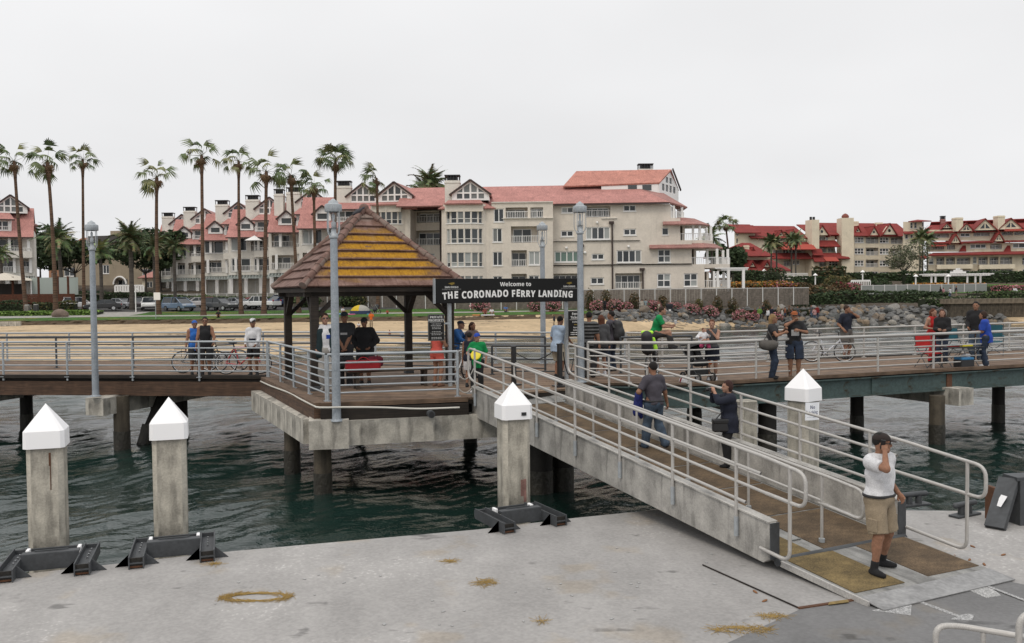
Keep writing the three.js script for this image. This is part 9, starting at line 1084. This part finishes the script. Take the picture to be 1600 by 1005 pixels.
{ // children's trailer bike with bright flag, stroller, helmet
  const b = deckAt(1018, 592), t = bicycle(b, 1.2, [0.2, 0.2, 0.2], 'dark bicycle with a lime-green child seat at the rail'); part('child_seat', skinNet([cap(V(-0.5, 0.86, 0), V(-0.56, 1.2, 0), 0.16, 0.15, 0.05), cap(V(-0.45, 0.84, 0), V(-0.28, 0.86, 0), 0.15, 0.13, 0.05), cap(V(-0.3, 0.8, 0.12), V(-0.22, 0.55, 0.14), 0.06, 0.05, 0.04)], 0.02), mat.black, t); part('seat_trim', skinNet([cap(V(-0.5, 1.3, -0.12), V(-0.5, 1.3, 0.12), 0.05, 0.05, 0.03), cap(V(-0.40, 1.12, 0.14), V(-0.34, 0.86, 0.18), 0.05, 0.07, 0.03)], 0.016), plain(0.45, 0.85, 0.06), t);
  const s = thing('stroller', 'black baby stroller beside the woman with the baby', 'stroller', deckAt(1090, 596), 0.5), tb = (a, c, r = 0.014) => bar(V(...a), V(...c), r, 6);
  for (const x of [-0.25, 0.25]) { for (const z of [-0.3, 0.32]) { const w = part('wheel', xf(new THREE.TorusGeometry(0.1, 0.025, 6, 18).rotateY(Math.PI / 2), x, 0.125, z), mat.rubber, s); part('rim', xf(new THREE.CylinderGeometry(0.07, 0.07, 0.02, 10).rotateZ(Math.PI / 2), x, 0.125, z), mat.chrome, w); } part('frame_tube', [tb([x, 0.14, 0.32], [x, 0.95, -0.42]), tb([x, 0.14, -0.3], [x, 0.6, 0.1])], mat.railDark, s); } part('handle', tb([-0.25, 0.95, -0.42], [0.25, 0.95, -0.42], 0.02), mat.black, s); part('seat', skinNet([cap(V(-0.15, 0.5, 0.12), V(0.15, 0.5, 0.12), 0.1, 0.1, 0.05), cap(V(-0.14, 0.6, -0.1), V(-0.12, 0.85, -0.22), 0.1, 0.1, 0.06), cap(V(0.14, 0.6, -0.1), V(0.12, 0.85, -0.22), 0.1, 0.1, 0.06)], 0.022), mat.black, s); part('canopy', xf(new THREE.SphereGeometry(0.32, 14, 8, 0, 6.3, 0, 1.3).scale(0.95, 0.8, 1), 0, 0.78, -0.1, -0.5), cloth(C.charcoal), s); part('basket', box(0.42, 0.16, 0.42, 0, 0.26, -0.02), mat.black, s); part('toy', new THREE.SphereGeometry(0.05, 8, 6).translate(0.2, 0.5, 0.28), cloth(C.orange), s);
  const h = thing('bike_helmet', 'white and red bike helmet lying on the pier deck', 'helmet', deckAt(1070, 597), 0.4); part('shell', new THREE.SphereGeometry(1, 14, 8, 0, 6.3, 0, 1.57).scale(0.14, 0.15, 0.19), cloth(C.white), h); part('stripe', new THREE.TorusGeometry(0.15, 0.03, 6, 16, Math.PI).scale(0.9, 0.9, 1), cloth([0.3, 0.03, 0.04]), h);
}
// ---------- picnic things on the right pier, bags in the gazebo ----------
function foldChair(px, py, turn, c, label, s = 1) { const t = thing('folding_chair', label, 'chair', deckAt(px, py), turn, 'folding camp chairs'), m = cloth(c), tb = (a, b) => bar(V(...a), V(...b), 0.012, 6); t.scale.setScalar(s); part('seat', xf(box(0.5, 0.025, 0.46), 0, 0.43, 0, 0.08), m, t); part('backrest', xf(box(0.5, 0.42, 0.025), 0, 0.76, -0.27, -0.14), m, t); for (const x of [-0.27, 0.27]) { part('leg', [tb([x, 0, 0.25], [x, 0.62, -0.2]), tb([x, 0, -0.28], [x, 0.6, 0.26])], mat.railDark, t); part('armrest', box(0.06, 0.03, 0.5, x, 0.63, 0), m, t); part('upright', tb([x, 0.5, -0.22], [x, 1.0, -0.32]), mat.railDark, t); } part('cross_brace', [tb([-0.27, 0.02, 0.25], [0.27, 0.4, 0.2]), tb([0.27, 0.02, 0.25], [-0.27, 0.4, 0.2])], mat.railDark, t); }
foldChair(1452, 574, 0.25, C.red, 'red folding chair left of the table', 1.05); foldChair(1492, 560, 0.1, [0.02, 0.12, 0.16], 'teal folding chair behind the table', 1.05); foldChair(1553, 555, -0.5, [0.02, 0.10, 0.13], 'dark teal folding chair at the far rail', 1.1);
{ const t = thing('folding_table', 'low black folding table with food packs', 'table', deckAt(1500, 574), 0.3), tb = (a, b) => bar(V(...a), V(...b), 0.014, 6); part('top', rbox(1.25, 0.03, 0.6, 0.008, 0, 0.62, 0), mat.black, t); for (const x of [-0.5, 0.5]) part('leg', [tb([x, 0, -0.25], [x, 0.6, 0.25]), tb([x, 0, 0.25], [x, 0.6, -0.25])], mat.railDark, t);
  const top = (x, z, g, c, label, n, cat) => { const o = solo(n, g, cloth(c), label, cat); o.position.copy(inWorld(t, V(x, 0.636, z))); o.rotation.y = 0.3; }; top(-0.3, 0.05, rbox(0.3, 0.05, 0.2, 0.01, 0, 0.025, 0), [0.5, 0.05, 0.04], 'red food pack on the folding table', 'food_pack', 'pack'); top(0.12, 0.08, rbox(0.4, 0.05, 0.22, 0.015, 0, 0.025, 0), [0.7, 0.6, 0.05], 'yellow chip bag on the folding table', 'chip_bag', 'bag'); top(0.42, -0.05, rbox(0.14, 0.07, 0.12, 0.01, 0, 0.035, 0), C.white, 'white box on the folding table', 'food_box', 'box');
  const cr = thing('cooler', 'black cooler bag with blue towel under the table', 'cooler', inWorld(t, V(0.1, 0, 0.05)), 0.3); part('body', rbox(0.5, 0.24, 0.34, 0.03, 0, 0.12, 0), mat.black, cr); part('towel', rbox(0.46, 0.08, 0.36, 0.03, 0, 0.27, 0), cloth([0.06, 0.25, 0.5]), cr); part('pack', rbox(0.2, 0.12, 0.2, 0.04, 0.08, 0.36, 0), cloth(C.white), cr); }
{ const s = (px, py, D, y, ws, c, l, r = 0.3) => { const p = Dp(px, py, D); p.y = PIER + y; const o = solo('duffel_bag', [rbox(ws * 2 + 0.16, 0.27, 0.32, 0.07, 0, 0.135, 0), pipe([V(-ws * 0.5, 0.2, 0.17), V(-ws * 0.2, 0.33, 0.1), V(ws * 0.2, 0.33, 0.1), V(ws * 0.5, 0.2, 0.17)], 0.014, 5, false, 14)], cloth(c), l, 'bag', 'red bags on the bench'); o.position.copy(p); o.rotation.y = r; }; s(567, 578, 22.6, 0.475, 0.36, [0.32, 0.012, 0.02], 'long red duffel bag on the bench'); s(586, 556, 23.6, 0.50, 0.12, [0.16, 0.012, 0.03], 'small maroon bag right of the long red one'); s(541, 560, 23.4, 0.5, 0.14, C.charcoal, 'black bag left of the red duffel'); }
// ---------- beach tent, bin, posts, restaurant deck, white garden pergola ----------
{ const gp = (px, D) => { const p = Dp(px, 480, D); p.y = groundY(p.x, p.z); return p; };
  const t = thing('tent', 'yellow grey and blue dome tent on the lawn behind gazebo', 'tent', gp(563, 110), 0.3), rib = 10; for (let i = 0; i < rib; i++) { const g = new THREE.SphereGeometry(1.3, 3, 8, i / rib * 6.283, 6.283 / rib, 0, 1.57).scale(1, 0.85, 1); part('panel', g, cloth(i < 2 ? [0.7, 0.5, 0.03] : i < 5 ? [0.42, 0.4, 0.36] : [0.06, 0.08, 0.14]), t); } part('skirt', cyl(1.33, 1.29, 0.4, 0, 0, 0, 20, true), cloth([0.04, 0.06, 0.13]), t);
  for (const [px, D, c, l, w] of [[546, 108, [0.7, 0.15, 0.3], 'pink beach blanket left of the tent', 1.3], [528, 109, [0.1, 0.3, 0.6], 'blue beach mat left of the tent', 1.6], [578, 108, [0.1, 0.4, 0.45], 'teal bag at the tent door', 0.7], [744, 105, [0.7, 0.25, 0.08], 'orange towel on the lawn', 0.9], [762, 105, C.white, 'white towel under the picnickers', 1.6]]) { const o = solo('beach_blanket', rbox(w, 0.12, 0.8, 0.05, 0, 0.06, 0), cloth(c), l, 'blanket', 'picnic things on the lawn'); o.position.copy(gp(px, D)); }
  const s = thing('stroller', 'dark stroller standing right of the tent', 'stroller', gp(587, 110), -0.5); part('seat', skinNet([cap(V(0, 0.5, 0.2), V(0, 0.9, -0.25), 0.25, 0.28, 0.1)], 0.05), mat.black, s); part('frame', [bar(V(-0.3, 0.2, -0.4), V(-0.3, 1.1, 0.5), 0.03, 5), bar(V(0.3, 0.2, -0.4), V(0.3, 1.1, 0.5), 0.03, 5)], mat.chrome, s); for (const [x, z] of [[-0.3, -0.4], [0.3, -0.4], [0, 0.5]]) part('wheel', new THREE.TorusGeometry(0.2, 0.04, 6, 14).rotateY(Math.PI / 2).translate(x, 0.22, z), mat.rubber, s);
  const b = thing('trash_can', 'dark square trash can on the promenade', 'trash can', gp(1046, 112)); part('bin', rbox(0.7, 1.1, 0.7, 0.04, 0, 0.55, 0), mat.navy ?? plain(0.012, 0.014, 0.02), b); part('lid', rbox(0.8, 0.45, 0.8, 0.12, 0, 1.3, 0), plain(0.014, 0.016, 0.022), b); part('notice', box(0.26, 0.26, 0.01, 0, 0.7, 0.36), trim, b);
  const w = thing('hook_post', 'white hook-topped post at the car park edge', 'post', gp(212, 116)); part('pole', pipe([V(0, 0, 0), V(0, 2.9, 0), V(0.2, 3.1, 0), V(0.35, 2.9, 0)], 0.07, 6, false, 0, 0.2), trim, w); const n = thing('notice_post', 'small white notice on a thin post by a palm', 'sign', gp(243, 103)); part('pole', bar(V(0, 0, 0), V(0, 2.9, 0), 0.04, 6), mat.galv, n); part('plate', box(0.75, 0.85, 0.04, 0.2, 2.6, 0.04), trim, n);
  for (const [px, D, l, c] of [[42, 111, 'pale square bollard before the first palm', [0.3, 0.28, 0.25]], [56, 112, 'dark slim bollard right of the pale one', [0.1, 0.1, 0.1]]]) { const o = thing('bollard', l, 'bollard', gp(px, D)); part('shaft', rbox(0.5, 1.3, 0.5, 0.04, 0, 0.65, 0), plain(...c, 0.9, { map: mottle }), o); part('top', rbox(0.4, 0.1, 0.4, 0.03, 0, 1.34, 0), plain(0.4, 0.4, 0.38), o); } const q = solo('stone_block', skinNet([ell(V(0, 0.45, 0), V(0.8, 0.55, 0.6), 0.1), cap(V(-0.6, 0.3, 0), V(0.6, 0.3, 0), 0.4, 0.45, 0.1)], 0.09), plain(0.28, 0.21, 0.17, 0.95, { map: mottle }), 'brown stone block at the corner of the lawn', 'stone'); q.position.copy(gp(93, 108));
  const r = thing('restaurant_deck', 'open restaurant deck with timber wall and pale canopy at left edge', 'restaurant deck', gp(40, 121)), wd = plain(0.17, 0.06, 0.03, 0.85, { map: woodTex }); for (let i = 0; i < 6; i++) part('board', box(12.6, 0.2, 0.08, 0.4, 1.1 + i * 0.205, 0.1), wd, r); for (const x of [-4.4, -1.9, 1.6, 4.2, 5.6]) part('post', box(0.22, 4.6, 0.22, x, 2.3, -0.4), wd, r); part('canopy', tris([V(-7, 4.1, 1), V(-0.6, 4.1, 1), V(-3.8, 5.2, -2), V(-0.6, 4.1, 1), V(-0.6, 4.1, -5), V(-3.8, 5.2, -2), V(-7, 4.1, -5), V(-7, 4.1, 1), V(-3.8, 5.2, -2)]), cloth([0.72, 0.66, 0.56]), r); part('glass_screen', box(6.4, 2.4, 0.06, 2.5, 3.3, -3), std({ color: lin(0.35, 0.40, 0.37), roughness: 0.15 }), r); part('floor', box(13, 0.4, 7, 0, 1.0, -3.6), wd, r); part('dark_wall', box(5, 2.6, 0.2, -4.2, 2.4, -3), plain(0.03, 0.025, 0.022), r);
  const u = thing('parasol', 'white square parasol on a balcony of the main building', 'parasol', Dp(398, 391, 156)); part('canopy', new THREE.ConeGeometry(1.9, 0.9, 4, 1, true).rotateY(0.78).translate(0, 2.1, 0), trim, u); part('pole', bar(V(0, 0, 0), V(0, 2.3, 0), 0.05, 6), trim, u);
  const g = thing('garden_pergola', 'white garden pergola with a stepped crown before rightmost building', 'pergola', Dp(1497, 446.5, 155)); for (const x of [-4.6, -3.9, -2.2, 1.6, 3.0, 4.4]) part('post', box(0.24, 1.7, 0.24, x, 0.85, x > 3 ? -1 : 0), trim, g); part('beam', [box(11, 0.24, 0.14, 0, 1.8, 0.2), box(11, 0.24, 0.14, 0, 1.8, -1.4)], trim, g); for (let i = 0; i < 26; i++) part('slat', box(0.12, 0.2, 2.6, -5.8 + i * 0.465, 2.0, -0.6), trim, g); part('crown', [box(2.6, 0.3, 0.4, 0, 2.3, 0), box(1.4, 0.3, 0.4, 0, 2.6, 0), box(0.6, 0.3, 0.4, 0, 2.88, 0)], trim, g);
  for (const [px, py, D, l] of [[1431, 447, 146, 'white garden lamp left of the pergola'], [1482, 447, 146, 'white garden lamp in front of the pergola'], [1274, 445, 150, 'white garden lamp pair left of the olive shrubs'], [1348, 440, 150, 'white garden lamp behind the slatted fence'], [1194, 437, 160, 'white garden lamp before the red pavilion']]) { const o = thing('garden_lamp', l, 'lamp', Dp(px, py, D), 0, 'white garden lamps'); part('post', box(0.16, 1.5, 0.16, 0, 0.75, 0), trim, o); part('shade', new THREE.ConeGeometry(0.42, 0.4, 10).translate(0, 1.75, 0), trim, o); }
}

scene.traverse((o) => { if (o.isMesh || o.isInstancedMesh) { o.castShadow = true; o.receiveShadow = true; } });
renderer.render(scene, camera);
